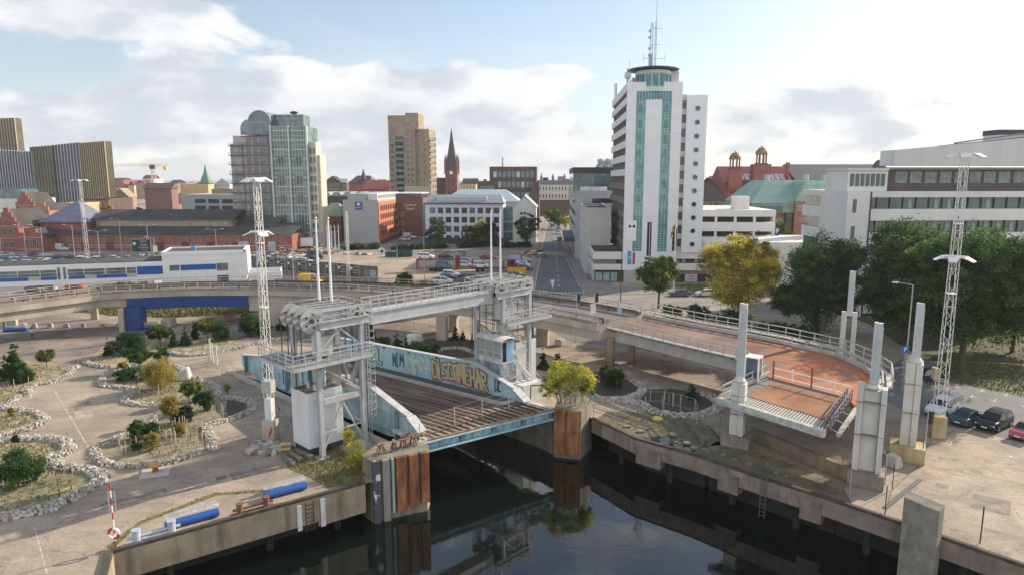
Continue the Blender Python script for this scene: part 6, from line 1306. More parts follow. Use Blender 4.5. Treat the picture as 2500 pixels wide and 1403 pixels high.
for x in lin(6, w - 6, 9): b = MB(); b.bx(x - 1.2, x + 1.2, -.2, -.01, 0, 2.9); b.lathe([(0, 0), (1.2, 0)], (0, 0, 0), 2) if False else None; b.build('arched_door', mat('dark_red_door', (.14, .05, .04), .8, .2, 2), r)
b = MB(); b.bx(w - 18, w - 14.5, -.25, -.01, 0, 3.2); b.bx(w - 8, w - 5.5, -.25, -.01, 0, 3.2); b.build('grey_shutter', wall_g, r)
# end pavilion, stepped gables
def stepped(label, pxl, pxr, rt, D, dep=16, st=4, m=br_red):
 r, w, h = block('stepped_gable_house', label, pxl, pxr, rt, D, dep, m); b = MB(); k = st
 for i in range(k): x = w / 2 * i / k; b.bx(x, w - x, .0, .8, h + i * 1.5 + .002 * i, h + (i + 1) * 1.5)
 b.build('stepped_gable', m, r); b = MB(); gable(b, -.3, w + .3, .81, dep, h - .2, h + k * 1.4, axis='y'); b.build('roof', roof_dark, r)
 wins(r, lin(w * .2, w * .8, 2), [h - 2.8, h - 7], 1.3, 2.0, 'F', 0, fm=stone_g, mull=1); b = MB(); b.bx(-.03, w + .03, -.1, -.003, h - .1, h + .15); b.bx(-.03, w + .03, -.1, -.003, h - 4, h - 3.75); b.build('stone_band', mat('pale_pink_band', (.45, .32, .28)), r); return r
stepped('stepped red brick gable at the far left edge beside the lamp posts', -8, 44, 553, 224); stepped('stepped red brick gable beside the glass pyramid roof', 44, 104, 580, 222, 12, 2); stepped('taller stepped red brick gable in front of the court building', 38, 82, 502, 300, 14, 4); stepped('stepped red brick gable with green roof below the small dark spire', 82, 118, 512, 298, 14, 2, br_or)
# glass pyramid
pp, w, h = spec(98, 205, 543, 232); r = thing('pyramid_roof_hall', 'brick hall with a blue grey glass pyramid roof at the left', 'hall', tuple(pp), GR)
b = MB(); b.bx(0, w, 0, w, 0, h); b.build('wall', br_red, r); b = MB(); b.add([(-.6, -.6, h), (w + .6, -.6, h), (w + .6, w, h), (-.6, w, h), (w / 2 + 1, w / 2, h + 7.2)], [(0, 1, 4), (1, 2, 4), (2, 3, 4), (3, 0, 4)]); b.build('glass_pyramid', mat('slate_blue_glass', (.19, .20, .27), .25, .15, .5), r)
# court building: glassy fins
def fins(label, pxl, pxr, rtl, rtr, D, dep, m1, m2, rz=GR, step=1.6, lean=0.0):
 p, w, hl = spec(pxl, pxr, rtl, D, rz); hr_ = AY(pxr, rtr, D + w * sin(rz)).z; r = thing('court_building', label, 'office building', tuple(p), rz, 'finned glass blocks at the far left')
 b = MB(); b.prism([(0, 0), (w, 0), (w + lean, dep), (lean, dep)], [0] * 4, [hl, hr_, hr_, hl]); b.build('glass_body', m2, r); b = MB(); n = int(w / step)
 for i in range(n + 1): x = w * i / n; z = hl + (hr_ - hl) * i / n; b.bx(x - .16, x + .16, -.5, -.004, 6, z + .4)
 b.build('facade_fins', m1, r); b = MB()
 for k in range(1, 8): z = k * hl / 8; b.bx(0, w, -.3, -.005, z, z + .25)
 b.build('floor_bands', m2, r); return r
gold = mat('golden_anodised_fin', (.45, .38, .25), .5, .1, .5); silver = mat('silver_fin', (.46, .46, .49), .5, .1, .5); gb = mat('dark_blue_glass_body', (.055, .07, .10), .15, .4, .15)
gbd = mat('dark_bronze_body', (.13, .12, .085), .3, .3, .15); gol = mat('olive_glass_body', (.10, .09, .055), .25, .3, .15)
fins('finned glass tower with golden ribs at the very left edge', -60, 36, 292, 288, 400, 5, gold, gol); fins('lower bluish finned glass block at the left edge', -60, 76, 362, 372, 385, 20, silver, gb)
fins('dark bronze concave part of the finned glass building', 74, 126, 360, 356, 383, 3, gbd, gbd); fins('silver finned glass block left of the golden block', 126, 193, 355, 348, 384, 18, silver, gb, rz=R(4)); fins('golden finned glass block nearest the crane', 192, 256, 350, 345, 386, 4, gold, gol, rz=R(-22))
r, w, h = block('striped_brick_building', 'low building with vertical orange brick fins below the golden glass block', 196, 268, 487, 330, 18, br_dark, roof=roof_dark); b = MB()
for x in lin(0, w, 13): b.bx(x - .45, x + .45, -.6, -.004, 2, h - .3)
b.build('brick_fins', br_or, r)
r, w, h = block('small_yellow_house', 'small yellow building beside the orange brick fins', 152, 200, 498, 315, 14, stucco_y, roof=roof_dark)
r, w, h = block('terrace_house', 'white terrace building with a glazed top storey at the left edge', -30, 62, 488, 330, 20, wall_w, roof=grassm); b = MB(); b.bx(4, 15, 3, 14, h + .13, h + 5); b.build('glazed_top', gl_green, r)
p_ = AY(72, 480, 360); r = thing('church_spire', 'thin dark spire in front of the finned glass blocks', 'spire', (p_.x, 300, 0)); b = MB(); b.lathe([(1.2, 0), (1.0, 14), (0, 27)], n=6); b.build('spire', roof_dark, r)
# distant landmarks
r, w, h = block('gabled_house', 'beige gabled house left of the yellow crane', 272, 314, 480, 420, 8, mat('beige_render', (.30, .24, .17), .9, .1, .3)); b = MB(); gable(b, 0, w, 0, 8, h, h + 5, axis='y'); b.build('gable', mat('sandy_render', (.36, .29, .20), .9, .1, .3), r)
r, w, h = block('gabled_house', 'pinkish brick row house behind the yellow crane', 352, 418, 460, 460, 8, mat('pink_brick', (.24, .13, .11), .9, .12, .3)); b = MB(); gable(b, -1, w + 1, -1, 9, h, h + 3.5, axis='x'); b.build('roof', mat('pinkish_tiles', (.20, .11, .10), .9, .1, .5), r)
r, w, h = block('apartment_block', 'long yellow apartment block with pale roof near the green spire', 440, 508, 452, 480, 8, stucco_y, roof=roof_grey); r, w, h = block('apartment_block', 'brown ochre block right of the green spire', 516, 572, 464, 440, 8, mat('ochre_brick', (.30, .21, .13), .9, .12, .4), roof=roof_grey)
p_ = AY(503, 440, 500); r = thing('green_spire', 'green copper church spire on the skyline', 'spire', (p_.x, 500, 0)); b = MB(); b.bx(-3.2, 3.2, -3.2, 3.2, 0, 21); b.build('tower', br_dark, r); b = MB(); b.lathe([(4.4, 20), (3.6, 23), (1.6, 27), (0, 34)], n=8); b.build('spire', mat('green_copper_spire', (.12, .26, .20), .7, .15, .5), r)
# tower crane
p_ = AY(378, 470, 560); r = thing('tower_crane', 'yellow tower crane on the skyline', 'crane', (p_.x, 560, 0), R(6)); cm = mat('crane_yellow', (.72, .42, .09), .6, .1, 1)
b = MB(); b.lattice((0, 0, 0), (0, 0, 31.5), 3.0, 2.4, 3.0, .18); b.build('mast', mat('crane_cream', (.62, .50, .36), .6, .1, 1), r); b = MB()
for k in range(17): x = -29 + k * 2.4; b.beam((x, -1, 33), (x + 2.4, -1, 33), .22); b.beam((x, -1, 33), (x + 1.2, 0, 34.8), .18); b.beam((x + 1.2, 0, 34.8), (x + 2.4, -1, 33), .18); b.beam((x, 0, 34.8), (x + 2.4, 0, 34.8), .25)
b.build('jib', cm, r); b = MB(); b.bx(8.5, 10.5, -1, 1, 30, 33.2); b.build('counterweight', cm, r); b = MB(); b.bx(-2, 1.5, -1.6, 1.6, 31, 34.2); b.build('operator_cab', dark, r)
r, w, h = block('station_building', 'dark red brick house with spiky roof on the skyline right of the glass tower', 852, 905, 447, 430, 20, br_red); b = MB(); hip(b, -.5, w + .5, -.5, 20, h, h + 4.5, 3); b.lathe([(1.6, h + 2), (1.2, h + 5), (0, h + 9)], (w * .62, 3, 0), 6); b.build('roof', mat('dark_purple_slate', (.075, .06, .075)), r)
r, w, h = block('brick_building', 'dark red brick building with round gable left of the tan high rise', 886, 945, 462, 400, 20, br_red, roof=None); b = MB(); gable(b, -.5, w + .5, -.5, 20, h, h + 5, axis='x'); b.build('roof', roof_red, r); wins(r, lin(1, w - 1, 6), [h - 3.5, h - 7.5], .9, 2.0, 'F', 0, fm=stone_g)
r, w, h = block('market_hall', 'dark hall with pale glass barrel roofs between the glass tower and the hotel', 778, 900, 482, 340, 24, roof_dark, roof=roof_dark); b = MB(); 
for i in range(4): arch(b, 1 + i * 5.5, 6 + i * 5.5, 0, 16, h + .13)
b.build('glass_barrels', mat('green_zinc', (.26, .33, .32), .5, .1, .4), r)
# terminal filler behind street: pale palace
r, w, h = block('palace_building', 'pale ornate building with blue grey mansard at the end of the street', 1312, 1388, 452, 520, 20, mat('pale_palace', (.52, .48, .44), .9, .1, .3)); wins(r, lin(1, w - 1, 9), [h - 4, h - 9.5], 1.0, 2.6, 'F', 0, mull=0); b = MB(); b.bx(-.3, w + .3, .2, 19, h + .002, h + 3.5); [b.lathe([(1.2, 3.5), (1.0, 6), (0, 9)], (x, 2, h), 6) for x in (3, w / 2, w - 3)]; b.build('mansard', mat('slate_blue', (.14, .16, .20), .7, .1, .5), r)
r, w, h = block('street_end_building', 'low brown flat roofed building closing the far end of the street', 1305, 1392, 490, 440, 20, br_dark, roof=stone_g)
# skyline fillers, each one a small house of its own
cols = [('red brick', br_red), ('pale grey', wall_g), ('white', wall_w), ('tan', br_tan), ('ochre', stucco_y), ('dark brown', br_dark)]; rfs = [('dark roof', roof_dark), ('grey roof', roof_grey), ('red tiled roof', roof_red)]
zones = [(262, 445, 'left of the green spire', 9), (450, 560, 'near the green spire', 6), (775, 945, 'between glass and tan towers', 12), (1056, 1200, 'near the dark church spire', 9), (1310, 1490, 'above the end of the street', 11), (1700, 1800, 'right of the white tower', 4), (1930, 2100, 'behind the slate roofs', 3)]
seen_l = {}
for x0, x1, wh, n in zones:
 for i in range(n):
  D = rnd.uniform(520, 1000); px_ = x0 + (x1 - x0) * (i + rnd.uniform(.1, .6)) / n; wpx = rnd.uniform(18, 42) * 600 / D
  ci, m_ = cols[rnd.randrange(6)]; rt = rnd.uniform(436, 462); ri, rm = rfs[rnd.randrange(3)]
  if px_ + wpx > x1: px_ = x1 - wpx
  key = '%s skyline house with %s, %s' % (ci, ri, wh); k = seen_l.get(key, 0); seen_l[key] = k + 1
  lab = '%s house with %s, %s one %s' % (ci, ri, ORD[i], wh) if True else key
  r, w, h = block('skyline_house', lab, px_, px_ + wpx, rt, D, rnd.uniform(14, 30), m_, rz=R(rnd.uniform(-15, 12)), group='small houses on the skyline')
  b = MB()
  if rnd.random() < .55: gable(b, -.5, w + .5, -.5, 16, h, h + rnd.uniform(2, 5), axis=rnd.choice('xy'))
  else: b.bx(0, w, 0, 14, h + .01, h + .4); b.bx(w * .2, w * .5, 3, 8, h + .41, h + 3)
  b.build('roof', rm, r)
  if w > 6 and D < 900: wins(r, lin(.6, w - .6, max(2, int(w / 2.6))), [h - 3.2, h - 6.6], 1.0, 1.6, 'F', 0, mull=0)
# ================================================================ VEGETATION
LM_ = {}
def leafmat(name, c, c2=None):
 if name in LM_: return LM_[name]
 m = bpy.data.materials.new(name); m.use_nodes = True; nt = m.node_tree; N = nt.nodes; L = nt.links; b = N['Principled BSDF']
 b.inputs['Roughness'].default_value = .7; b.inputs['Specular IOR Level'].default_value = .25
 tc = N.new('ShaderNodeTexCoord'); n = N.new('ShaderNodeTexNoise'); n.inputs['Scale'].default_value = .9; n.inputs['Detail'].default_value = 4; L.new(tc.outputs['Object'], n.inputs['Vector'])
 cr = N.new('ShaderNodeValToRGB'); L.new(n.outputs[0], cr.inputs[0]); cr.color_ramp.elements[0].position = .35; cr.color_ramp.elements[1].position = .65
 cr.color_ramp.elements[0].color = tuple(x * .75 for x in c) + (1,); cr.color_ramp.elements[1].color = tuple(x * 1.2 for x in (c2 or c)) + (1,); L.new(cr.outputs[0], b.inputs['Base Color'])
 tr = N.new('ShaderNodeBsdfTranslucent'); L.new(cr.outputs[0], tr.inputs[0]); mx = N.new('ShaderNodeMixShader'); mx.inputs[0].default_value = .5
 L.new(b.outputs[0], mx.inputs[1]); L.new(tr.outputs[0], mx.inputs[2]); L.new(mx.outputs[0], N['Material Output'].inputs[0]); LM_[name] = m; return m
bark = mat('bark', (.10, .075, .055), .95, .3, 2, bump=.3)
def leaf_mesh(name, blobs, n, size, mats, seed, ratio=.6, clump=None, shell=.55, flat=0.0):
 """leaf-sized quads gathered in clumps through the crown blobs (cx,cy,cz,rx,ry,rz)"""
 g = np.random.default_rng(seed); B = np.array(blobs, float); vol = B[:, 3] * B[:, 4] * B[:, 5]; vol = vol ** .75; vol /= vol.sum()
 nc = max(6, int(n / 75)); bi = g.choice(len(B), nc, p=vol); d = g.normal(size=(nc, 3)); d /= np.linalg.norm(d, axis=1)[:, None]
 r = shell + (1 - shell) * g.random(nc) ** .6; r *= 1 + .2 * np.sin(d[:, 0] * 5 + seed) * np.cos(d[:, 2] * 4 + d[:, 1] * 3)
 C = B[bi, :3] + d * B[bi, 3:6] * r[:, None]; cs = (clump or .15) * B[bi, 3:6].mean(1); cm = (g.random(nc) ** 1.2 * len(mats)).astype(int)
 k = n // nc; idx = np.repeat(np.arange(nc), k); m = len(idx)
 off = g.normal(size=(m, 3)) * cs[idx][:, None] * np.array([1, 1, .7]); P = C[idx] + off
 nrm = g.normal(size=(m, 3)) + d[idx] * .9; nrm[:, 2] += .5 + flat; nrm /= np.linalg.norm(nrm, axis=1)[:, None]
 t = np.cross(nrm, g.normal(size=(m, 3))); t /= np.linalg.norm(t, axis=1)[:, None] + 1e-9; bt = np.cross(nrm, t)
 s = size * (.6 + .8 * g.random(m)); t *= s[:, None]; bt *= (s * ratio)[:, None]
 V = np.stack([P - t, P - bt * .8, P + t, P + bt * .8], 1).reshape(-1, 3)
 V[:, 2] = np.maximum(V[:, 2], .02)
 me = bpy.data.meshes.new(name); me.vertices.add(len(V)); me.vertices.foreach_set('co', V.ravel().astype(np.float32))
 me.loops.add(m * 4); me.loops.foreach_set('vertex_index', np.arange(m * 4, dtype=np.int32)); me.polygons.add(m)
 me.polygons.foreach_set('loop_start', np.arange(0, m * 4, 4, dtype=np.int32)); me.polygons.foreach_set('loop_total', np.full(m, 4, dtype=np.int32))
 for x in mats: me.materials.append(x)
 me.polygons.foreach_set('material_index', np.clip(cm[idx], 0, len(mats) - 1).astype(np.int32)); me.update(calc_edges=True); me.validate(); return me
def limbs(b, base, H, r, tips, rr):
 base = Vector(base); fork = base + Vector((rr.uniform(-.1, .1) * H * .1, 0, H * .32)); b.cyl(base, fork, r, r * .75, 9)
 for t in tips:
  t = Vector(t); q = fork.lerp(t, .5) + Vector((rr.uniform(-.4, .4), rr.uniform(-.4, .4), rr.uniform(0, .5))) * H * .05
  b.cyl(fork - Vector((0, 0, .1)), q, r * .5, r * .3, 6); b.cyl(q, t, r * .3, r * .08, 5)
  for _ in range(2): e = t + Vector((rr.uniform(-1, 1), rr.uniform(-1, 1), rr.uniform(-.2, .9))) * H * .1; b.cyl(q.lerp(t, rr.uniform(.3, .8)), e, r * .14, r * .04, 4)
def tree(label, px, py, H, W, n, size, mats, seed, name='tree', cat='tree', group=None, D=None, shape='round', trunk=True, low=.25, cr=None):
 rr = random.Random(seed); p = G(px, py) if D is None else Vector((AY(px, py, D).x, D, 0))
 r = thing(name, label, cat, (p.x, p.y, 0), 0, group); bl = []; tips = []
 R_ = W / 2; zc = H * (low + (1 - low) / 2); hz = H * (1 - low) / 2
 if shape == 'round':
  bl.append((0, 0, zc, R_ * .66, R_ * .66, hz * .8))
  for i in range(12):
   a = rr.uniform(0, 2 * pi); e = rr.uniform(-.7, 1.1); q = R_ * .66 * math.sqrt(max(.02, 1 - e * e * .75)); s = R_ * rr.uniform(.2, .42)
   c_ = (cos(a) * q, sin(a) * q, zc + e * hz * .62); bl.append(c_ + (s, s, s * .85)); tips.append(c_)
 elif shape == 'cone':
  for i in range(7): t = i / 6; s = R_ * (1 - t * .86); bl.append((0, 0, H * (low + (1 - low) * t * .95), s, s, H * .12)); 
  tips = [(0, 0, H * .95)]
 elif shape == 'pine':
  for i in range(9): t = i / 8; s = R_ * (1 - t * .75) * rr.uniform(.7, 1); a = rr.uniform(0, 6.3); c_ = (cos(a) * s * .4, sin(a) * s * .4, H * (low + (1 - low) * t * .92)); bl.append(c_ + (s * .8, s * .8, H * .09)); tips.append(c_)
 elif shape == 'bush':
  for i in range(7): a = rr.uniform(0, 6.3); q = R_ * rr.uniform(.1, .55); s = R_ * rr.uniform(.4, .6); bl.append((cos(a) * q, sin(a) * q, H * rr.uniform(.4, .62), s, s, H * .38)); tips.append(bl[-1][:3])
 me = leaf_mesh('crown', bl, n, size, mats, seed, clump=cr)
 o = bpy.data.objects.new('crown' if shape != 'bush' else 'foliage', me); COL.objects.link(o); o.parent = r
 if trunk: b = MB(); limbs(b, (0, 0, .0), H, max(.05, H * .022), tips, rr); b.build('trunk' if shape != 'bush' else 'stems', bark, r)
 return r
DKG = [leafmat('dark_green_leaf', (.036, .088, .034)), leafmat('mid_green_leaf', (.062, .135, .042)), leafmat('olive_leaf', (.13, .19, .055)), leafmat('olive_leaf', (.12, .145, .04))]
MG = [leafmat('fresh_green_leaf', (.085, .155, .035)), leafmat('mid_green_leaf', (.055, .10, .028)), leafmat('yellow_green_leaf', (.30, .29, .05))]
YL = [leafmat('yellow_leaf', (.74, .62, .12)), leafmat('olive_leaf2', (.30, .29, .07)), leafmat('yellow_green_leaf', (.38, .38, .07)), leafmat('gold_leaf', (.66, .50, .10))]
PN = [leafmat('pine_needle', (.034, .085, .034)), leafmat('pine_needle_light', (.075, .15, .05))]
YG = [leafmat('yellow_bush_leaf', (.58, .52, .06)), leafmat('fresh_green_leaf', (.05, .095, .022)), leafmat('lime_leaf', (.30, .36, .06))]
GO = [leafmat('golden_shrub_leaf', (.42, .32, .10)), leafmat('olive_leaf2', (.16, .15, .035))]
tree('round green tree with yellow tips at the street corner before the white tower', 1607, 752, 10.0, 8.4, 22000, .17, [MG[0], MG[1], MG[0], MG[2]], 2)
tree('tall golden yellow tree between the green street tree and the dark trees', 1805, 792, 15.6, 14.5, 46000, .165, YL, 3, low=.08)
tree('broad dark green tree right of the yellow tree', 1990, 818, 17.0, 14.0, 62000, .17, DKG[:3], 4, low=.0)
tree('tallest dark green tree at the left of the group beside the white office', 2205, 838, 19.2, 17.0, 70000, .18, DKG, 5, low=.0)
tree('huge dark green tree right behind the lattice floodlight mast', 2345, 912, 19.2, 18.5, 90000, .17, [DKG[0], DKG[1], DKG[0], DKG[2], DKG[3]], 6, low=.14)
tree('dark green tree at the right picture edge before the white office', 2470, 860, 13.0, 13.0, 30000, .18, DKG[:3], 7, low=.04)
for i, (px, py, H, W_, lab) in enumerate(((1640, 778, 2.6, 5.5, 'dark shrub at the foot of the green street tree'), (1705, 785, 3.0, 6, 'dark shrub behind the viaduct below the yellow tree'), (1780, 800, 3.2, 7, 'dark undergrowth shrub at the foot of the yellow tree'), (1880, 825, 3.2, 7, 'dark undergrowth shrub between the yellow and the dark tree'), (1960, 842, 3, 7, 'dark shrub behind the far railing of the loading ramp'))):
 tree(lab, px, py, H, W_, 3500, .16, DKG[:2], 20 + i, 'shrub', 'shrub', 'shrubs behind the viaduct', shape='bush')
for i, (px, py, H, W_, m_, lab) in enumerate(((1066, 604, 11, 8.5, DKG[:3], 'dark green tree in front of the left end of the white apartments'), (1150, 602, 8.5, 7, MG, 'green tree before the middle of the white apartments'), (1175, 600, 10, 7, YL, 'yellow leaved tree before the middle of the white apartments'),
  (1196, 602, 9.5, 7, DKG[:3], 'green tree right of the yellow one before the white apartments'), (1287, 604, 12.5, 10.5, DKG[:3], 'large dark tree in front of the white gabled house at the street corner'))):
 tree(lab, px, py, H, W_, 8000, .22, m_, 40 + i, low=.12)
for i, (px, py, D, H, W_, m_, lab) in enumerate(((1345, 545, 330, 10, 9, MG, 'green tree at the far end of the street'), (1362, 545, 325, 9, 8, DKG[:3], 'darker tree at the far end of the street'), (1380, 545, 320, 8, 6, YL, 'small yellow tree at the far end of the street near the grey office'),
  (1462, 512, 190, 13.8, 4, YL, 'yellow shrub tree rising behind the pale concrete block'), (1905, 590, 185, 14, 8, MG, 'autumn tree between the parking house and the copper roofed house'), (1765, 510, 205, 17, 12, MG, 'green tree behind the parking house beside the dark roofed house'), (1725, 510, 210, 17, 6, YL, 'small yellow tree behind the white parking house'),
  (392, 520, 300, 11, 16, DKG[:2], 'dark tree clump behind the long brick warehouse'), (345, 512, 305, 12, 9, DKG[:2], 'dark tree left of the crane mast'), (415, 520, 290, 7, 7, MG, 'light green tree behind the brick warehouse roof'), (260, 500, 320, 13, 7, YL, 'olive tree beside the golden glass block'))):
 tree(lab, px, py, H, W_, 4500, .3, m_, 60 + i, D=D, low=.3 if px in (1462, 1765, 1725) else .1)
# trimmed hedges along the far side of the building site
def hedge(label, a, b_, h, wdt, seed, m=DKG[:2], n=6000):
 p, q = G(*a), G(*b_); c = (p + q) / 2; ln = (q - p).length; r = thing('hedge', label, 'hedge', (c.x, c.y, 0), math.atan2((q - p).y, (q - p).x), 'hedges beyond the building site')
 k = max(2, int(ln / 2)); me = leaf_mesh('foliage', [(-ln / 2 + ln * (i + .5) / k, 0, h * .5, ln / k * .8, wdt, h * .52) for i in range(k)], n, .22, m, seed, clump=.3); o = bpy.data.objects.new('foliage', me); COL.objects.link(o); o.parent = r
 b = MB(); b.bx(-ln / 2, ln / 2, -wdt * .35, wdt * .35, .01, h * .3); b.build('stems', bark, r)
hedge('long dark hedge below the grey hotel gable', (838, 611), (925, 608), 1.9, 1.2, 81); hedge('dark hedge before the car park of the brown hotel', (958, 612), (1092, 606), 1.7, 1.2, 82); hedge('dark hedge left of the street corner before the white apartments', (1118, 606), (1212, 602), 1.8, 1.3, 83); hedge('dark hedge in front of the large street corner tree', (1222, 606), (1292, 604), 1.7, 1.2, 84)
# bushes on the fender blocks
p = G(1395, 985, 1.4); r = thing('bush', 'yellow green multi stemmed bush growing on the right rusty fender block', 'bush', tuple(p))
rr = random.Random(9); me = leaf_mesh('foliage', [(-2.3, .4, 1.9, .9, .9, 1.3), (-1.2, .3, 2.9, 1.2, 1.1, 1.5), (.3, .3, 2.8, 1.3, 1.1, 1.3), (1.3, .2, 2.6, 1.0, 1.0, 1.2), (-.4, 0, 1.7, 2.0, .9, .8), (1.6, .2, 1.7, .7, .7, .9), (-2.8, .6, 1.0, .6, .6, .9)], 9000, .095, YG, 91, clump=.2); o = bpy.data.objects.new('foliage', me); COL.objects.link(o); o.parent = r
b = MB()
for i in range(26): x = rr.uniform(-1.4, 1.6); y = rr.uniform(-.4, .8); b.cyl((x, y, 0), (x * 1.6 + rr.uniform(-.6, .3), y + rr.uniform(-.3, .3), rr.uniform(1.8, 3.6)), .045, .015, 5)
b.build('stems', mat('grey_bark', (.22, .20, .17), .9, .3, 3), r)
p = G(868, 1150, .0); r = thing('sapling', 'feathery yellow green sapling leaning beside the left fender block', 'sapling', tuple(p))
me = leaf_mesh('foliage', [(0, 0, 1.5, .7, .7, 1.3), (-.35, 0, 2.8, .5, .5, 1.0), (.5, .1, 1.0, .6, .5, .8), (-.5, 0, 3.6, .3, .3, .6)], 3800, .075, [YG[2], GO[0], YG[0]], 92, clump=.22); o = bpy.data.objects.new('foliage', me); COL.objects.link(o); o.parent = r
b = MB(); [b.cyl((0, 0, 0), (dx, 0, z), .04, .01, 5) for dx, z in ((-.5, 3.9), (.5, 1.8), (.1, 2.6), (-.3, 3))]; b.build('stems', bark, r)
p = G(1022, 1080, 1.6); r = thing('dry_plant', 'dry brown weed tuft on the corner of the left fender block', 'plant', tuple(p)); me = leaf_mesh('foliage', [(0, 0, .5, .5, .5, .5)], 700, .06, GO, 93); o = bpy.data.objects.new('foliage', me); COL.objects.link(o); o.parent = r
# ---------------------------------------------------------------- GARDEN: serpentine stone walls, beds, plants
def z3(pts): return [(x * .43, 800 + y * .43) for x, y in pts]
def smooth_path(P, k=5, closed=False):
 out = []; n = len(P); rng = range(n if closed else n - 1)
 for i in rng:
  p0, p1, p2, p3 = (P[(i - 1) % n] if closed or i > 0 else P[i]), P[i], P[(i + 1) % n], (P[(i + 2) % n] if closed or i < n - 2 else P[min(i + 1, n - 1)])
  for j in range(k):
   t = j / k; out.append(.5 * ((2 * p1) + (p2 - p0) * t + (2 * p0 - 5 * p1 + 4 * p2 - p3) * t * t + (3 * p1 - p0 - 3 * p2 + p3) * t ** 3))
 if not closed: out.append(P[-1])
 return out
STM = [mat('wall_stone', (.44, .41, .36), .95, .3, 3, bump=.5, detail=4), mat('white_limestone', (.56, .53, .48), .95, .2, 3, bump=.4), mat('brownish_stone', (.31, .25, .19), .95, .3, 3, bump=.4)]
def stone_wall(label, pts, seed, w=.85, h=.38, closed=False, size=.155):
 P = smooth_path([G(*q) for q in pts], 6, closed); rr = random.Random(seed); b = MB(); L_ = [0]
 for p, q in zip(P, P[1:]): L_.append(L_[-1] + (q - p).length)
 n = int(L_[-1] * 36); xs = [p.x for p in P]; ys = [p.y for p in P]
 for i in range(n):
  s = rr.uniform(0, L_[-1]); x = np.interp(s, L_, xs); y = np.interp(s, L_, ys); s2 = min(L_[-1], s + .2); dx = np.interp(s2, L_, xs) - x; dy = np.interp(s2, L_, ys) - y; ll = math.hypot(dx, dy) or 1
  off = rr.uniform(-1, 1); lay = rr.random(); x += -dy / ll * off * w / 2; y += dx / ll * off * w / 2; z = (1 - abs(off) ** 2 * .6) * h * lay * .8
  sx, sy, sz = size * rr.uniform(.6, 1.5), size * rr.uniform(.6, 1.2), size * rr.uniform(.5, 1.0); a = rr.uniform(0, pi); ca, sa = cos(a), sin(a); vs = []
  for k in range(8):
   ux = (1 if k in (1, 2, 5, 6) else -1) * sx * rr.uniform(.6, 1) / 1.6; uy = (1 if k in (2, 3, 6, 7) else -1) * sy * rr.uniform(.6, 1) / 1.6; uz = (z + sz * rr.uniform(.6, 1.1)) if k > 3 else max(0.005, z - .1)
   vs.append((x + ux * ca - uy * sa, y + ux * sa + uy * ca, uz))
  b.add(vs, [(0, 3, 2, 1), (4, 5, 6, 7), (0, 1, 5, 4), (1, 2, 6, 5), (2, 3, 7, 6), (3, 0, 4, 7)], 0 if rr.random() < .5 else (1 if rr.random() < .75 else 2))
 return b.build('stone_wall', STM, label=label, cat='stone wall')
main_loop = z3([(640, 255), (582, 285), (590, 325), (680, 338), (765, 355), (765, 378), (715, 395), (725, 425), (820, 440), (905, 440), (925, 475), (885, 520), (830, 560), (740, 600), (640, 640), (560, 675), (540, 715), (575, 760), (690, 788), (820, 785), (960, 765), (1100, 722), (1185, 690), (1215, 645), (1180, 600), (1185, 560), (1270, 530), (1360, 505), (1430, 465), (1425, 425), (1340, 405), (1245, 388), (1235, 345), (1170, 310), (1080, 285), (1050, 245), (960, 215), (800, 225)])
stone_wall('long winding wall of pale rough stones around the central planted bed', main_loop, 1, closed=True)
bed = [XY(p) for p in smooth_path([G(*q) for q in main_loop], 3, True)]
def bedsheet(pts, m, z, name='planting_bed'):
 b = MB(); b.sheet(pts, z); return b.build(name, m, kind='structure', origin=(pts[0][0], pts[0][1], z))
bedsheet(bed, soil, .03)
bedsheet([XY(G(*q)) for q in z3([(1290, 410), (1330, 412), (1400, 430), (1400, 460), (1300, 500), (1280, 470)])], mat('dark_soil', (.075, .065, .055), .95, .3, 2), .04)
W1 = z3([(460, 215), (425, 235), (415, 262), (330, 300), (215, 325), (170, 345), (185, 375), (110, 400), (60, 440), (-60, 470)])
W2 = z3([(-60, 450), (60, 462), (180, 478), (235, 500), (250, 525), (215, 555), (150, 580), (60, 600), (-80, 630)])
W3 = z3([(-60, 660), (60, 640), (200, 632), (340, 640), (385, 675), (385, 700), (350, 725), (285, 745), (300, 775), (400, 800), (500, 815), (565, 845), (560, 880), (500, 920), (400, 975), (280, 1030), (150, 1055), (0, 1085), (-150, 1105)])
stone_wall('pale rough stone wall bordering the upper left planted bed', [(a - 9, b_ + 2) for a, b_ in W1], 2); stone_wall('short curved pale stone wall at the left picture edge', W2, 3); stone_wall('bulging pale rough stone wall around the lower left bed', W3, 4, w=1.1, h=.5, size=.18)
gard = mat('garden_ground', (.25, .21, .14), .95, .3, .9, col2=(.36, .31, .18), bump=.3, grime=((.12, .14, .05), .5, (1, 1, 1), .6), detail=10)
bedsheet([XY(G(*q)) for q in [(-200, 880), (60, 880), (150, 885)] + W1[2:] + [(-200, 1010)]], gard, .03); bedsheet([XY(G(*q)) for q in W2 + [(-200, 1080), (-200, 990)]], gard, .034); bedsheet([XY(G(*q)) for q in W3 + [(-300, 1290), (-300, 1090)]], gard, .03)
stone_wall('low stone wall curving below the dark pines near the blue viaduct pier', z3([(500, 180), (495, 200), (560, 218), (650, 226), (730, 222), (760, 205)]), 5, h=.4)
stone_wall('long low pale stone wall towards the viaduct left of the floodlight mast', [(420, 862), (450, 868), (510, 864), (545, 856), (590, 848), (650, 832), (700, 826)], 6, h=.45)
stone_wall('stone pile at the right end of the blue truss frame garden', [(880, 855), (900, 862), (905, 870)], 12, h=.9) if False else None
bedsheet([XY(G(*q)) for q in [(215, 880), (250, 845), (330, 820), (470, 815), (560, 830), (600, 842), (520, 860), (430, 866), (330, 890), (240, 893)]], gard, .032)
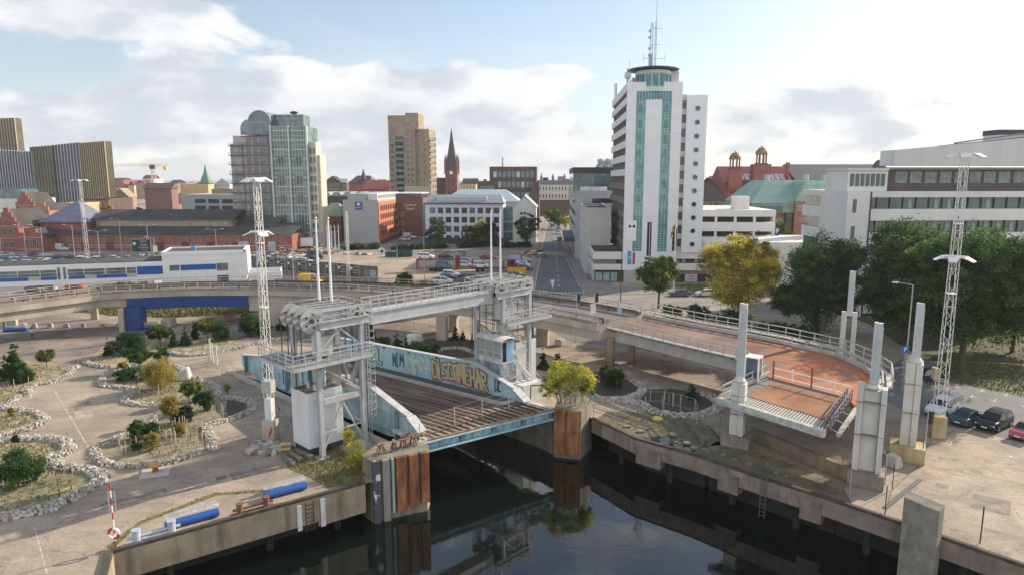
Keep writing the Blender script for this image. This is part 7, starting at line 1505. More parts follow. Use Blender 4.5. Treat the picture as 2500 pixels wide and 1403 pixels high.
bedsheet([XY(G(*q)) for q in [(1000, 850), (1040, 826), (1120, 822), (1180, 838), (1180, 870), (1080, 876), (1000, 868)]], mat('dark_brown_soil', (.075, .055, .04), .95, .3, 1.5, bump=.3), .02)
stone_wall('low stone edging around the dark soil bed behind the graffiti girder', [(1060, 862), (1085, 852), (1130, 852), (1160, 862)], 7, h=.4)
RI = [(1447, 945), (1480, 935), (1530, 932), (1562, 940), (1572, 962), (1545, 975), (1500, 970), (1447, 972)]
stone_wall('grey stone band snaking from the right fender block past the dark shrubs', [(1447, 968), (1480, 978), (1520, 975), (1560, 962), (1568, 945), (1545, 932)], 8, size=.22); stone_wall('wide grey stone band around the fenced bed right of the fender block', [(1500, 975), (1560, 985), (1590, 1002), (1640, 1014), (1700, 1015), (1750, 1000), (1755, 985), (1735, 968), (1715, 962)], 9, size=.22, w=1.1)
bedsheet([XY(G(*q)) for q in [(1447, 905), (1500, 912), (1560, 940), (1545, 965), (1447, 965)]], mat('dark_soil', (.075, .065, .055)), .022); bedsheet([XY(G(*q)) for q in [(1575, 950), (1640, 948), (1720, 960), (1745, 985), (1700, 1008), (1610, 1005), (1565, 975)]], mat('dark_soil', (.075, .065, .055)), .024)
plants = [  # px, py, height px, width px, kind, mats, label
 (42, 935, 95, 62, 'pine', PN, 'bushy dark pine at the left edge above the curved stone wall'), (14, 930, 62, 30, 'pine', PN, 'slim dark pine left of the bushy pine at the picture edge'), (115, 897, 44, 40, 'round', [MG[1], GO[1]], 'small open leafy tree beside the upper left stone wall'),
 (45, 1187, 92, 92, 'bush', MG[:2] + [PN[1]], 'large green shrub in the lower left bed'), (36, 1078, 26, 20, 'pine', PN, 'tiny dark pine above the lower left bed'), (90, 1170, 24, 14, 'pine', PN, 'small dark pine seedling right of the large green shrub'), (28, 1015, 22, 14, 'bush', GO, 'small golden tuft near the curved left wall'),
 (265, 866, 36, 22, 'cone', PN, 'dark conical conifer at the left end of the pine group'), (300, 868, 55, 50, 'bush', PN, 'dark spreading pine near the blue viaduct pier'), (335, 862, 55, 50, 'bush', DKG[:2], 'dark green shrub right of the blue viaduct pier foot'), (392, 845, 52, 48, 'round', DKG[:3], 'olive green young tree above the central bed'),
 (425, 846, 40, 20, 'cone', PN, 'dark pointed conifer left of the two young pines'), (453, 842, 42, 22, 'cone', PN, 'second dark pointed conifer beside the stone edging'), (478, 828, 44, 26, 'pine', PN, 'slender dark pine left of the bright green tree'), (507, 832, 55, 42, 'round', [MG[0], MG[2]], 'bright green young tree between dark pines'), (537, 832, 48, 38, 'bush', PN, 'dark pine right of the bright green young tree'),
 (615, 820, 52, 48, 'bush', PN, 'large dark pine beside the floodlight mast'), (645, 815, 38, 34, 'bush', PN, 'dark pine partly behind the lattice mast'), (688, 806, 40, 30, 'pine', PN, 'dark pine right of the lattice mast near the left lift tower'),
 (340, 905, 62, 56, 'round', DKG[:3], 'leafy green tree at the top of the central bed'), (400, 888, 44, 40, 'bush', PN, 'dark pine at the upper edge of the central bed'), (308, 928, 26, 62, 'bush', DKG[:2], 'low dark shrub at the left edge of the central bed'), (365, 925, 30, 50, 'bush', DKG[:2], 'low green shrub below the leafy tree'), (400, 950, 78, 80, 'bush', GO + [GO[0]], 'golden brown shrub in the upper central bed'),
 (462, 985, 60, 40, 'round', [MG[0], YG[2]], 'yellow green young tree in the middle of the central bed'), (487, 978, 62, 26, 'cone', YG, 'pointed yellow green conifer in the central bed'), (500, 1002, 52, 44, 'bush', PN, 'dark round pine at the right of the central bed'), (418, 1035, 70, 44, 'round', GO, 'pale golden sapling in the central bed'), (448, 1030, 42, 42, 'bush', PN, 'dark pine at the centre of the central bed'),
 (338, 1072, 48, 46, 'bush', [MG[0], PN[1]], 'dark green holly like shrub in the lower central bed'), (375, 1065, 38, 40, 'bush', DKG[:3], 'olive shrub right of the holly like shrub'), (334, 1095, 18, 36, 'bush', DKG[:2], 'low mound shrub at the bottom of the central bed'), (372, 1100, 50, 34, 'bush', GO, 'orange brown grass clump in the lower central bed'), (440, 1062, 36, 30, 'bush', GO, 'pale ornamental grass clump below the dark pine'), (556, 968, 34, 16, 'round', [YG[2]], 'thin green sapling outside the right end of the central bed'), (300, 900, 20, 20, 'bush', GO, 'small dry tuft by the upper stones'),
 (905, 838, 62, 28, 'pine', PN, 'tall dark pine behind the ladder of the left lift tower'), (938, 846, 26, 30, 'bush', MG[:2], 'low green shrub behind the start of the graffiti girder'), (970, 855, 44, 28, 'pine', PN, 'dark pine behind the graffiti girder'), (992, 862, 40, 26, 'pine', PN, 'second dark pine behind the graffiti girder'), (1022, 866, 34, 50, 'bush', MG[:2], 'wide low green shrub behind the graffiti girder'), (1055, 872, 32, 34, 'bush', DKG[:2], 'low dark shrub at the end of the row behind the girder'),
 (1080, 826, 30, 14, 'cone', PN, 'thin conifer at the foot of the viaduct pillars'), (1112, 830, 36, 22, 'pine', PN, 'young pine on the dark soil bed'), (1130, 828, 28, 12, 'pine', PN, 'narrow pine right of the young pine on the soil bed'), (1153, 840, 26, 10, 'pine', PN, 'smallest pine at the right of the soil bed'), (1326, 900, 46, 24, 'cone', PN, 'dark conifer behind the yellow bush, left one'), (1362, 895, 40, 24, 'cone', PN, 'dark conifer behind the yellow bush, right one'),
 (1496, 948, 56, 46, 'bush', PN, 'dark dense pine in the bed right of the yellow bush'), (1476, 930, 36, 30, 'bush', PN, 'smaller dark pine behind the dense one'), (1688, 975, 38, 36, 'pine', PN, 'spiky dark pine in the fenced bed'), (990, 700, 34, 34, 'bush', MG[:2], 'green shrub in the car park behind the viaduct'), (972, 698, 28, 18, 'pine', MG[:2], 'upright green shrub in the car park behind the viaduct'), (1040, 702, 20, 30, 'bush', GO, 'dry shrub beside the car park lamp post'),
 (487, 695, 12, 34, 'bush', MG[:2], 'low shrub before the tall part of the terminal, left one'), (520, 694, 12, 30, 'bush', MG[:2], 'low shrub before the tall part of the terminal, right one'), (795, 690, 14, 26, 'bush', GO, 'low scrub at the foot of the poster wall')]
for i, (px, py, hp, wp, kind, mm, lab) in enumerate(plants):
 s = SC_AT(G(px, py).y); H = hp / s * 1.05; W_ = wp / s * 1.2
 tree(lab, px, py, H, W_, int(1400 + 900 * H * W_), max(.06, .085), mm, 200 + i, 'pine' if mm is PN and kind != 'cone' else ('conifer' if kind == 'cone' else ('shrub' if kind == 'bush' else 'young_tree')), 'conifer' if mm is PN else ('shrub' if kind == 'bush' else 'tree'), 'planted trees and shrubs on the quay', shape=kind if kind != 'round' else 'round', low=.05 if kind != 'round' else .3, cr=.2)
# stakes and tree guards
st = MB(); st.cyl((0, 0, 0), (0, 0, 1.0), .035, None, 6); st0 = st.build('plant_stake', mat('pale_wood_stake', (.50, .42, .32), .9, .15, 3), label='short pale wooden stake in the planted beds on the quay', cat='stake', group='wooden stakes in the beds', origin=(0, 0, 0)); first = True
for (cx, cy, sx, sy, n) in ((450, 1065, 60, 22, 26), (330, 1095, 50, 16, 10), (120, 1150, 60, 40, 10), (60, 950, 50, 30, 6), (520, 1010, 40, 14, 8), (1620, 985, 60, 14, 10), (1500, 935, 40, 14, 6), (400, 960, 60, 20, 6)):
 for i in range(n):
  p = G(cx + rnd.uniform(-1, 1) * sx, cy + rnd.uniform(-1, 1) * sy, .02); s = rnd.uniform(.7, 1.5)
  if first: st0.location = p; st0.scale = (1, 1, s); first = False
  else: inst(st0, p, 0, scale=(1, 1, s))
grass_patch('bed_grass', z3([(900, 560), (1000, 540), (1150, 560), (1180, 640), (1100, 700), (900, 740), (700, 700), (640, 670), (760, 620)]), dryg, .035, 'sparse dry grasses in the lower central bed', 432, .2, seed=4, base=False)
grass_patch('bed_grass', z3([(650, 270), (800, 260), (1000, 260), (1150, 330), (1200, 400), (1080, 470), (950, 500), (930, 440), (800, 420), (740, 380), (780, 350), (660, 320)]), dryg, .036, 'rough grasses in the upper central bed', 864, .2, seed=5, base=False)
grass_patch('bed_grass', z3([(-60, 680), (200, 650), (340, 660), (280, 760), (450, 830), (400, 950), (0, 1050), (-60, 1050)]), dryg, .035, 'yellowish grasses in the lower left bed', 1056, .2, seed=6, base=False)
grass_patch('bed_grass', z3([(-60, 200), (200, 210), (380, 230), (200, 310), (100, 390), (-60, 440)]), dryg, .035, 'rough grasses in the upper left bed', 720, .2, seed=7, base=False)
grass_patch('bed_grass', z3([(-60, 470), (150, 490), (200, 530), (0, 600), (-60, 600)]), dryg, .036, 'grasses inside the curved left bed', 336, .2, seed=8, base=False)
grass_patch('bed_grass', [(220, 882), (330, 830), (470, 820), (600, 842), (430, 866), (240, 892)], dryg, .04, 'brown undergrowth below the dark pines by the viaduct', 720, .2, seed=9, base=False)
# ================================================================ TERMINAL, CARS, STREET FURNITURE
tz = R(17.8); to = Vector((-96.9, 128, 0)); TB = thing('ferry_terminal', 'long white terminal walkway with blue panels and a taller white block at its right end', 'terminal building', tuple(to), tz)
tp_ = mat('white_ribbed_panel', (.78, .78, .775), .6, .04, .3, stretch=(.2, 1, 6), grime=((.55, .54, .52), .3, (.4, 1, 3), .4)); tblue = mat('terminal_blue', (.012, .10, .36), .5, .08, 1); tgls = mat('terminal_window_glass', (.14, .17, .17), .12, .5, .4)
b = MB(); b.bx(-45, 28, 0, 9, 3.6, 7.45); b.build('walkway_wall', tp_, TB); b = MB(); b.bx(-45, 28, .2, 8.8, 7.454, 7.6); b.build('walkway_roof', roof_dark, TB)
b = MB(); b.bx(28.01, 43.6, -1.2, 9.5, .01, 9.0); b.build('block_wall', tp_, TB); b = MB(); b.bx(28.3, 43.3, -1, 9.2, 9.004, 9.1); b.build('block_roof', roof_dark, TB); b = MB()
for (x0, x1, y0, y1) in ((27.9, 43.7, -1.3, -.9), (27.9, 43.7, 9.2, 9.6), (27.9, 28.3, -.89, 9.19), (43.1, 43.9, -1.3, 9.6)): b.bx(x0, x1, y0, y1, 8.7, 9.35)
b.bx(43.2, 43.95, -1.3, 9.6, 4.0, 8.69); b.build('block_parapet', white, TB)
for (x0, x1) in ((-40, 41), (43, 96), (98, 137), (165, 203), (205, 255), (258, 306), (309, 331)):
 x0 = (( x0 - 1250) / FP * 129.2 + 96.9) / (.951 - (x0 - 1250) / FP * .302); x1 = ((x1 - 1250) / FP * 129.2 + 96.9) / (.951 - (x1 - 1250) / FP * .302)
 for z0, z1 in ((5.27, 5.82), (5.9, 6.45)): b = MB(); b.bx(x0, x1, -.06, -.004, z0, z1); b.build('window_strip', tgls, TB)
for x0 in (.0,): pass
def Tx(px): u = (px - 1250) / FP; return (-96.9 - u * 129.2) / (u * .302 - .951) if False else (u * 129.2 + 96.9) / (.951 - u * .302)
for (a, c) in ((-40, 68), (98, 137), (166, 206), (234, 308)): b = MB(); b.bx(Tx(a), Tx(c), -.08, -.003, 4.55, 5.2); b.build('blue_panel', tblue, TB)
b = MB(); b.bx(Tx(334), Tx(402), -.09, -.003, 4.9, 6.55); b.build('blue_panel', tblue, TB)
for (a, c) in ((70, 97), (208, 232), (309, 332)): b = MB(); b.bx(Tx(a), Tx(c), -.07, -.003, 4.55, 5.2); b.build('grey_panel', wall_g, TB)
for a in (140, 154): b = MB(); b.bx(Tx(a), Tx(a + 6), -.1, -.003, 4.6, 6.9); b.build('slot_window', tgls, TB)
for (a, c, z0, z1, m_, nm) in ((443, 528, 5.6, 6.7, tblue, 'blue_panel'), (416, 440, 5.6, 6.7, tgls, 'window_strip'), (530, 557, 5.3, 6.8, tgls, 'window_strip'), (530, 557, 3.0, 4.3, mat('navy_glass', (.03, .06, .12), .2, .3, 1), 'window_strip')): b = MB(); b.bx(Tx(a), Tx(c), -1.28, -1.203, z0, z1); b.build(nm, m_, TB)
for x in (-36, -22, -8, 6, 20): b = MB(); b.bx(x, x + .7, 3, 6, .01, 3.59); b.build('support_column', conc_pale, TB)
b = MB(); b.bx(43.96, 50.5, -1.0, -.7, 3.0, 4.6); b.bx(50.2, 50.5, -.69, 6, 3.0, 4.6); b.bx(43.96, 50.5, 6.01, 6.3, 3.0, 4.6); b.bx(43.96, 50.19, -.69, 6, 3.0, 3.3, 1); b.build('terrace', [tp_, roof_dark], TB)
for x in (45, 49.5): b = MB(); b.cyl((x, 2.5, .01), (x, 2.5, 2.99), .3, None, 10); b.build('support_column', conc_pale, TB)
b = MB(); b.bx(33, 33.8, 2, 3, 9.1, 10.0); b.build('roof_unit', blue_sky, TB)
# poster wall
A_, B_ = G(616, 662), G(922, 692); d = (B_ - A_); ln = d.length; PWA = math.atan2(d.y, d.x); PW = thing('poster_wall', 'long dark site hoarding carrying a row of black advertising posters', 'hoarding', tuple(A_), PWA)
b = MB(); b.bx(0, ln, 0, .25, .05, 3.9); b.build('hoarding', mat('grey_green_hoarding', (.12, .125, .11), .9, .3, .5, grime=((.07, .09, .05), .6, (1, 1, .3), .7)), PW); b = MB(); b.bx(0, ln, -.12, -.003, .01, 1.0); b.build('concrete_foot', concrete_dark, PW)
pf = mat('pale_poster_frame', (.50, .52, .50), .6, .1, 2); pk = mat('black_poster', (.02, .032, .03), .5, .2, 1)
def poster(parent, x, y, z, w, h, rz=0, wide=False):
 pr = thing('poster', None, None)
 pr.parent = parent; pr.location = (x, y, z); pr.rotation_euler = (0, 0, rz)
 b = MB(); b.bx(-w / 2, w / 2, -.05, 0, 0, h); b.build('poster_frame', pf, pr); b = MB(); b.bx(-w / 2 + .1, w / 2 - .1, -.06, -.0505, .12, h - .12); b.build('poster_face', pk, pr)
 b = MB(); b.cyl((-w * .34, -.075, h * .66), (-w * .34, -.062, h * .66), h * .12, None, 16); b.build('poster_badge', mat('pale_print', (.55, .58, .56), .6, .05, 2), pr); k = h / 3
 for s, sz, zz in (('KOTI', .62, .80), ('Goda', .62, .55), ('fastigheter', .5, .36), ('www.goda.se', .26, .2)): text('lettering', s, sz * k, MATS['pale_print'], pr, (.12 * w, -.07, h * zz), ext=.004)
for (px_) in (636, 660, 687, 712, 738, 765, 806, 836, 866):
 # distance along the wall from its picture column
 u = (px_ - 1250) / FP; t = None; lo, hi = 0.0, 1.0
 for _ in range(40):
  mid = (lo + hi) / 2; q = A_.lerp(B_, mid); pu = q.x / (q.y * CT + (HC - 2) * ST)
  if pu < u: lo = mid
  else: hi = mid
 poster(PW, lo * ln, -.02, .95, 2.75, 3.1)
for x0, c_ in ((ln - 3.2, (.20, .18, .19)), (ln - 1.3, (.33, .33, .36))): b = MB(); b.bx(x0 - .9, x0 + .9, -.06, -.003, 1.1, 3.0); b.build('grey_poster', mat('grey_poster_%d' % int(c_[0] * 100), c_, .7, .6, 1.5), PW)
b = MB(); b.bx(1.0, 3.8, -.06, -.003, 1.3, 3.6); b.build('grey_poster', mat('violet_poster', (.14, .14, .22), .7, .5, 1.5), PW)
p = G(348, 636); BB_ = thing('billboard', 'black billboard with white frame on posts beyond the terminal roof', 'billboard', tuple(p), R(8)); poster(BB_, 0, 0, 2.4, 5.4, 3.9)
for x in (-1.2, 1.2): b = MB(); b.bx(x - .15, x + .15, .02, .3, .01, 2.4); b.build('leg', dark, BB_)
p = G(380, 622); r = thing('advert_pillar', 'small white advertising pillar right of the billboard', 'sign', tuple(p)); b = MB(); b.bx(-.3, .3, -.1, .1, .01, .8); b.build('foot', dark, r); b = MB(); b.bx(-.65, .65, -.15, .15, .81, 2.8); b.build('case', white, r)
# ---------------------------------------------------------------- cars
PR = {  # x, z_low, z_belt, z_top, half width, half width at roof   (front is +x)
 'hatch': (4.2, [(-2.10, .42, .66, .70, .74, .70), (-2.02, .26, .88, .92, .82, .72), (-1.86, .22, .95, 1.16, .86, .66), (-1.45, .22, .95, 1.44, .87, .62), (-.4, .22, .94, 1.49, .88, .62), (.30, .22, .93, 1.43, .88, .63), (1.08, .22, .92, .97, .87, .72), (1.75, .24, .80, .84, .84, .70), (2.02, .30, .62, .66, .76, .62), (2.10, .40, .55, .57, .66, .55)]),
 'suv': (4.5, [(-2.24, .45, .80, .86, .80, .74), (-2.15, .30, 1.02, 1.08, .89, .78), (-1.98, .28, 1.08, 1.42, .92, .70), (-1.6, .28, 1.08, 1.64, .93, .68), (-.4, .28, 1.06, 1.68, .93, .68), (.45, .28, 1.05, 1.60, .93, .68), (1.15, .28, 1.03, 1.10, .92, .78), (1.85, .30, .94, 1.0, .89, .76), (2.16, .36, .78, .84, .82, .70), (2.25, .48, .68, .70, .72, .62)]),
 'sedan': (4.7, [(-2.34, .42, .72, .76, .76, .66), (-2.26, .26, .92, .96, .84, .70), (-1.75, .22, .96, 1.02, .87, .72), (-1.10, .22, .95, 1.38, .88, .60), (-.3, .22, .94, 1.43, .88, .60), (.35, .22, .93, 1.36, .88, .61), (1.15, .22, .91, .95, .87, .72), (1.95, .24, .78, .82, .84, .70), (2.26, .30, .60, .64, .76, .62), (2.35, .40, .52, .54, .66, .55)]),
 'van': (5.2, [(-2.6, .35, 1.2, 2.2, .90, .82), (-2.5, .3, 1.25, 2.4, .95, .86), (-1.2, .3, 1.25, 2.45, .96, .86), (.6, .3, 1.25, 2.42, .96, .84), (1.1, .3, 1.22, 2.25, .95, .80), (1.85, .3, 1.15, 1.30, .93, .78), (2.4, .34, .95, 1.05, .90, .76), (2.58, .42, .70, .75, .84, .70)])}
def paint(name, c, metal=.0): return mat(name, c, .32, .03, 1, metal=metal, spec=.6)
PAINT = {'white': paint('car_white', (.72, .72, .71)), 'black': paint('car_black', (.018, .02, .022)), 'silver': paint('car_silver', (.42, .43, .44), .3), 'grey': paint('car_grey', (.16, .165, .17), .3), 'darkblue': paint('car_dark_blue', (.03, .05, .09), .2), 'blue': paint('car_blue', (.07, .16, .33)), 'lightblue': paint('car_light_blue', (.28, .40, .52)), 'red': paint('car_red', (.48, .035, .03)), 'pinkred': paint('car_faded_red', (.42, .09, .11)), 'yellow': paint('car_yellow', (.75, .42, .02)), 'maroon': paint('car_maroon', (.15, .04, .05)), 'teal': paint('car_teal', (.05, .11, .13), .2)}
glassc = mat('car_glass', (.02, .028, .032), .06, .2, 1, spec=.9); lampm = mat('headlamp_glass', (.75, .75, .72), .15, .05, 1); taill = mat('tail_lamp_red', (.35, .02, .02), .3, .1, 1); rim = mat('alloy_rim', (.38, .38, .39), .4, .1, 2, metal=.5)
CT_ = {}
def car_proto(kind):
 ln, S = PR[kind]; r = thing('car' if kind != 'van' else 'van', None, None); b = MB(); g = MB(); n = len(S)
 for (x, zl, zb, zt, w, wr) in S: b.add([(x, -w * .96, zl), (x, -w, (zl + zb) / 2), (x, -w * .97, zb), (x, -wr, zt), (x, wr, zt), (x, w * .97, zb), (x, w, (zl + zb) / 2), (x, w * .96, zl)], [])
 for i in range(n - 1):
  a, c = i * 8, (i + 1) * 8; s0, s1 = S[i], S[i + 1]
  for k in range(7):
   f = (a + k, a + k + 1, c + k + 1, c + k) ; f = tuple(reversed(f)) if False else f
   cab0 = s0[3] - s0[2] > .15; cab1 = s1[3] - s1[2] > .15; gl_ = False
   if k in (2, 4) and (cab0 or cab1) and not (kind == 'van' and s1[0] < 1.0): gl_ = True
   if k == 3 and (cab0 != cab1 or (cab0 and cab1 and abs(s1[3] - s0[3]) > .16)) and not (kind == 'van' and s1[0] < 0): gl_ = True
   if gl_:
    A = [Vector(b.v[j]) for j in f]; cc = sum(A, Vector()) / 4; q = [cc.lerp(v, .90) for v in A]; nr_ = (A[1] - A[0]).cross(A[3] - A[0]); nr_.normalize() if nr_.length else None
    if nr_.dot(cc - Vector((0, 0, .6))) < 0: nr_ = -nr_
    g.add([v + nr_ * .012 for v in q], [(0, 1, 2, 3)])
   b.f.append(f); b.m.append(0)
 b.f.append(tuple(range(8))); b.m.append(0); b.f.append(tuple(reversed(range((n - 1) * 8, n * 8)))); b.m.append(0)
 for i in range(n - 1): b.f.append((i * 8 + 7, i * 8, (i + 1) * 8, (i + 1) * 8 + 7)); b.m.append(0)
 bo = b.build('body', PAINT['white'], r); bo.material_slots[0].link = 'OBJECT'; g.build('windows', glassc, r)
 wr_ = .34 if kind != 'suv' else .37; ax = ln * .295
 w = MB()
 for x in (-ax, ax):
  for s in (-1, 1):
   yw = s * (S[3][4] - .10); w = MB(); w.cyl((x, yw - .11, wr_), (x, yw + .11, wr_), wr_, None, 16); wo = w.build('wheel', black, r)
   w = MB(); w.cyl((x, yw + s * .112, wr_), (x, yw + s * .118, wr_), wr_ * .62, None, 10); w.build('rim', rim, wo)
 fx = S[-2][0]; zf = S[-2][2]
 for s in (-1, 1):
  c = MB(); y = s * S[-2][4] * .80; c.add([(fx + .01, y - .17, zf - .10), (fx + .05, y + .17 * 1, zf - .12), (fx - .05, y + .17, zf + .03), (fx - .08, y - .17, zf + .05)], [(0, 1, 2, 3)] if s > 0 else [(0, 1, 2, 3)]); c.bx(fx - .12, fx + .06, y - .16, y + .16, zf - .13, zf - .01); c.build('headlight', lampm, r)
  c = MB(); x0 = S[0][0]; c.bx(x0 - .03, x0 + .12, s * S[0][4] * .82 - .12, s * S[0][4] * .82 + .12, S[1][2] - .18, S[1][2] - .03); c.build('tail_light', taill, r)
  c = MB(); c.bx(.62, .78, s * (S[5][4] + .1) - .09, s * (S[5][4] + .1) + .09, S[5][2] - .02, S[5][2] + .12); c.build('mirror', black, r)
 for x0, s in ((S[0][0] - .012, -1), (S[-1][0] + .004, 1)): c = MB(); c.bx(x0, x0 + .01, -.26, .26, .44, .55); c.build('number_plate', white, r)
 c = MB(); c.bx(fx + .02, S[-1][0] + .006, -.38, .38, zf - .32, zf - .16) if kind != 'van' else c.bx(fx, S[-1][0] + .004, -.4, .4, .5, .66); c.build('grille', black, r)
 return r
def car(kind, col, loc, rz, label, group=None, z=0):
 if kind not in CT_: CT_[kind] = car_proto(kind); r = CT_[kind]
 else: r = copy_tree(CT_[kind])
 p = G(loc[0], loc[1], z) if len(loc) == 2 else Vector(loc)
 r.location = (p.x, p.y, z + .005); r.rotation_euler = (0, 0, rz)
 for ch in r.children:
  if ch.name.startswith('body'): ch.material_slots[0].link = 'OBJECT'; ch.material_slots[0].material = PAINT[col]
 tag(r, label, 'van' if kind == 'van' else 'car'); 
 if group: r['group'] = group
 return r
Rr = R
g1 = 'cars parked beside the lawn at the right'
car('suv', 'white', (2299, 1008), Rr(-143), 'white car parked behind the yellowish mast block', g1); car('sedan', 'teal', (2362, 1030), Rr(34), 'dark green grey saloon seen from behind, second in the right hand row', g1)
car('suv', 'black', (2426, 1042), Rr(-146), 'black small crossover facing the camera, third in the right hand row', g1); car('hatch', 'pinkred', (2506, 1066), Rr(-148), 'faded red hatchback cut by the right picture edge', g1)
car('hatch', 'black', (2247, 930), Rr(-145), 'dark car half hidden between the guide tower and the mast', g1)
car('sedan', 'grey', (1660, 722), Rr(178), 'dark grey saloon beside the green street tree'); car('hatch', 'white', (1722, 722), Rr(178), 'white hatchback half hidden behind the yellow tree')
g2 = 'cars in the gravel car park behind the viaduct'
for k, c_, x, y, a, l in (('suv', 'white', 1099, 676, -4, 'white SUV alone in the row below the red car transporter'), ('suv', 'white', 1082, 692, -4, 'white SUV at the front left of the group by the gantry walkway'), ('suv', 'black', 1096, 685, -6, 'black SUV tucked behind the front left white SUV'), ('sedan', 'black', 1137, 682, -6, 'black saloon in the second row of the gantry group'),
  ('sedan', 'teal', 1136, 693, -4, 'dark teal coupe at the front right of the gantry group'), ('suv', 'grey', 1158, 684, -6, 'grey SUV at the right back of the gantry group'), ('hatch', 'black', 1056, 703, 0, 'dark car mostly hidden by the walkway rail'),
  ('suv', 'black', 1262, 680, -4, 'black car directly below the yellow skip'), ('suv', 'white', 1262, 655, -4, 'white car directly above the yellow skip'), ('van', 'lightblue', 1266, 645, -4, 'pale blue van in the column of cars above the yellow skip'), ('hatch', 'white', 1276, 651, -4, 'white hatchback behind the pale blue van'), ('sedan', 'darkblue', 1268, 638, -4, 'dark blue car at the top of the column above the yellow skip'), ('hatch', 'lightblue', 1280, 641, -4, 'light blue hatchback at the top right of the column'), ('suv', 'white', 1268, 692, -4, 'white car hidden behind the right lift tower top'), ('hatch', 'teal', 1283, 659, -4, 'teal hatchback peeking out behind the white one'),
  ('suv', 'white', 1136, 652, -8, 'white SUV standing behind the transporter trailer'), ('sedan', 'lightblue', 1134, 640, -8, 'light blue estate behind the transporter'), ('hatch', 'blue', 1131, 646, -8, 'blue hatchback in the row behind the transporter'), ('suv', 'silver', 1140, 645, -8, 'silver car behind the transporter, nearest the truck')):
 car(k, c_, (x, y), Rr(a), l, g2)
g3 = 'cars on the car transporter and its trailer'
# car transporter
def transporter():
 p = G(1185, 662); base = Vector((p.x - 12.5, p.y, 0)); r = thing('car_transporter', 'dark red car transporter truck with its trailer in the gravel car park', 'truck', tuple(base), Rr(-2)); red = mat('truck_dark_red', (.19, .018, .025), .45, .1, 1)
 b = MB(); b.bx(18.2, 20.4, -1.2, 1.2, .6, 3.2); b.prism([(20.4, -1.2), (20.9, -1.0), (20.9, 1.0), (20.4, 1.2)], .6, 2.2); b.build('cab', red, r); b = MB(); b.bx(20.3, 20.43, -1.0, 1.0, 1.8, 2.9); b.bx(18.8, 20.0, -1.215, -1.201, 1.9, 2.8); b.build('cab_window', glassc, r)
 for (x0, x1) in ((-5.5, 6), (8.5, 18.0)): b = MB(); b.bx(x0, x1, -1.1, 1.1, .75, .95); b.build('lower_deck', rust_d, r)
 b = MB(); b.bx(-5.2, 5.5, -1.1, 1.1, 3.0, 3.12); b.build('upper_deck', red, r); b = MB(); b.add([(9.0, -1.1, 2.3), (17.2, -1.1, 3.0), (17.2, 1.1, 3.0), (9.0, 1.1, 2.3), (9, -1.1, 2.2), (17.2, -1.1, 2.9), (17.2, 1.1, 2.9), (9, 1.1, 2.2)], [(0, 1, 2, 3), (7, 6, 5, 4), (0, 4, 5, 1), (3, 2, 6, 7)]); b.build('upper_deck', galv, r)
 for x in (-5.2, 5.3, 9.2, 17.3): 
  for s in (-1.1, 1.1): b = MB(); w_ = .45 if x in (5.3,) else .12; b.bx(x - w_, x + w_, s - .08, s + .08, .7, 4.1 if x == 5.3 else 3.2); b.build('post', red, r)
 b = MB(); b.bx(6, 8.5, -.1, .1, .6, .8); b.build('drawbar', rust_d, r)
 for x in (-1.5, -.3, .9, 10.5, 11.8, 19.3):
  for s in (-1, 1): b = MB(); b.cyl((x, s * .9 - .15, .5), (x, s * .9 + .15, .5), .5, None, 14); b.build('wheel', black, r)
 return r, base
TR, tb0 = transporter(); ca, sa = cos(Rr(-2)), sin(Rr(-2))
def on_tr(x, z, kind, c_, l): car(kind, c_, (tb0.x + x * ca, tb0.y + x * sa, z), Rr(-2), l, g3, z=z)
on_tr(-3.0, 3.13, 'suv', 'white', 'white SUV on the upper deck of the transporter trailer'); on_tr(2.4, 3.13, 'hatch', 'black', 'black hatchback on the upper deck of the transporter trailer'); on_tr(1.8, .96, 'suv', 'blue', 'blue SUV on the lower deck of the transporter trailer'); on_tr(11.2, .96, 'suv', 'white', 'white SUV on the lower deck behind the truck cab'); on_tr(13.4, 3.0, 'sedan', 'maroon', 'maroon saloon on the sloping upper deck of the truck')
# street cars
for k, c_, x, y, a, l in (('hatch', 'white', 1364, 572, 87, 'white car driving up the street, nearer one of the queue'), ('suv', 'black', 1367, 588, 87, 'dark car at the back of the queue in the street'), ('hatch', 'silver', 1364, 562, 87, 'silver car further up the street'), ('sedan', 'white', 1358, 552, 0, 'white car crossing the far end of the street'),
  ('suv', 'white', 989, 588, -15, 'white car before the brown brick hotel, left one'), ('van', 'white', 1000, 583, -15, 'white van before the brown brick hotel'), ('hatch', 'darkblue', 994, 586, -15, 'dark blue car squeezed between white cars at the hotel'), ('hatch', 'teal', 1042, 594, 180, 'dark green car at the left of the first apartment tree'), ('suv', 'white', 1106, 584, 170, 'white car right of the first apartment tree'), ('hatch', 'black', 1095, 588, 170, 'black car behind the first apartment tree'),
  ('suv', 'white', 1258, 594, 175, 'white car before the street corner tree'), ('hatch', 'silver', 1232, 586, 175, 'silver car in the shade before the white apartments'), ('hatch', 'white', 890, 603, 0, 'white car roof showing over the hedge below the hotel gable'), ('hatch', 'white', 862, 604, 0, 'white car at the left end of the hotel hedge')):
 car(k, c_, (x, y), Rr(a), l, 'cars parked or driving near the street and the hotel')
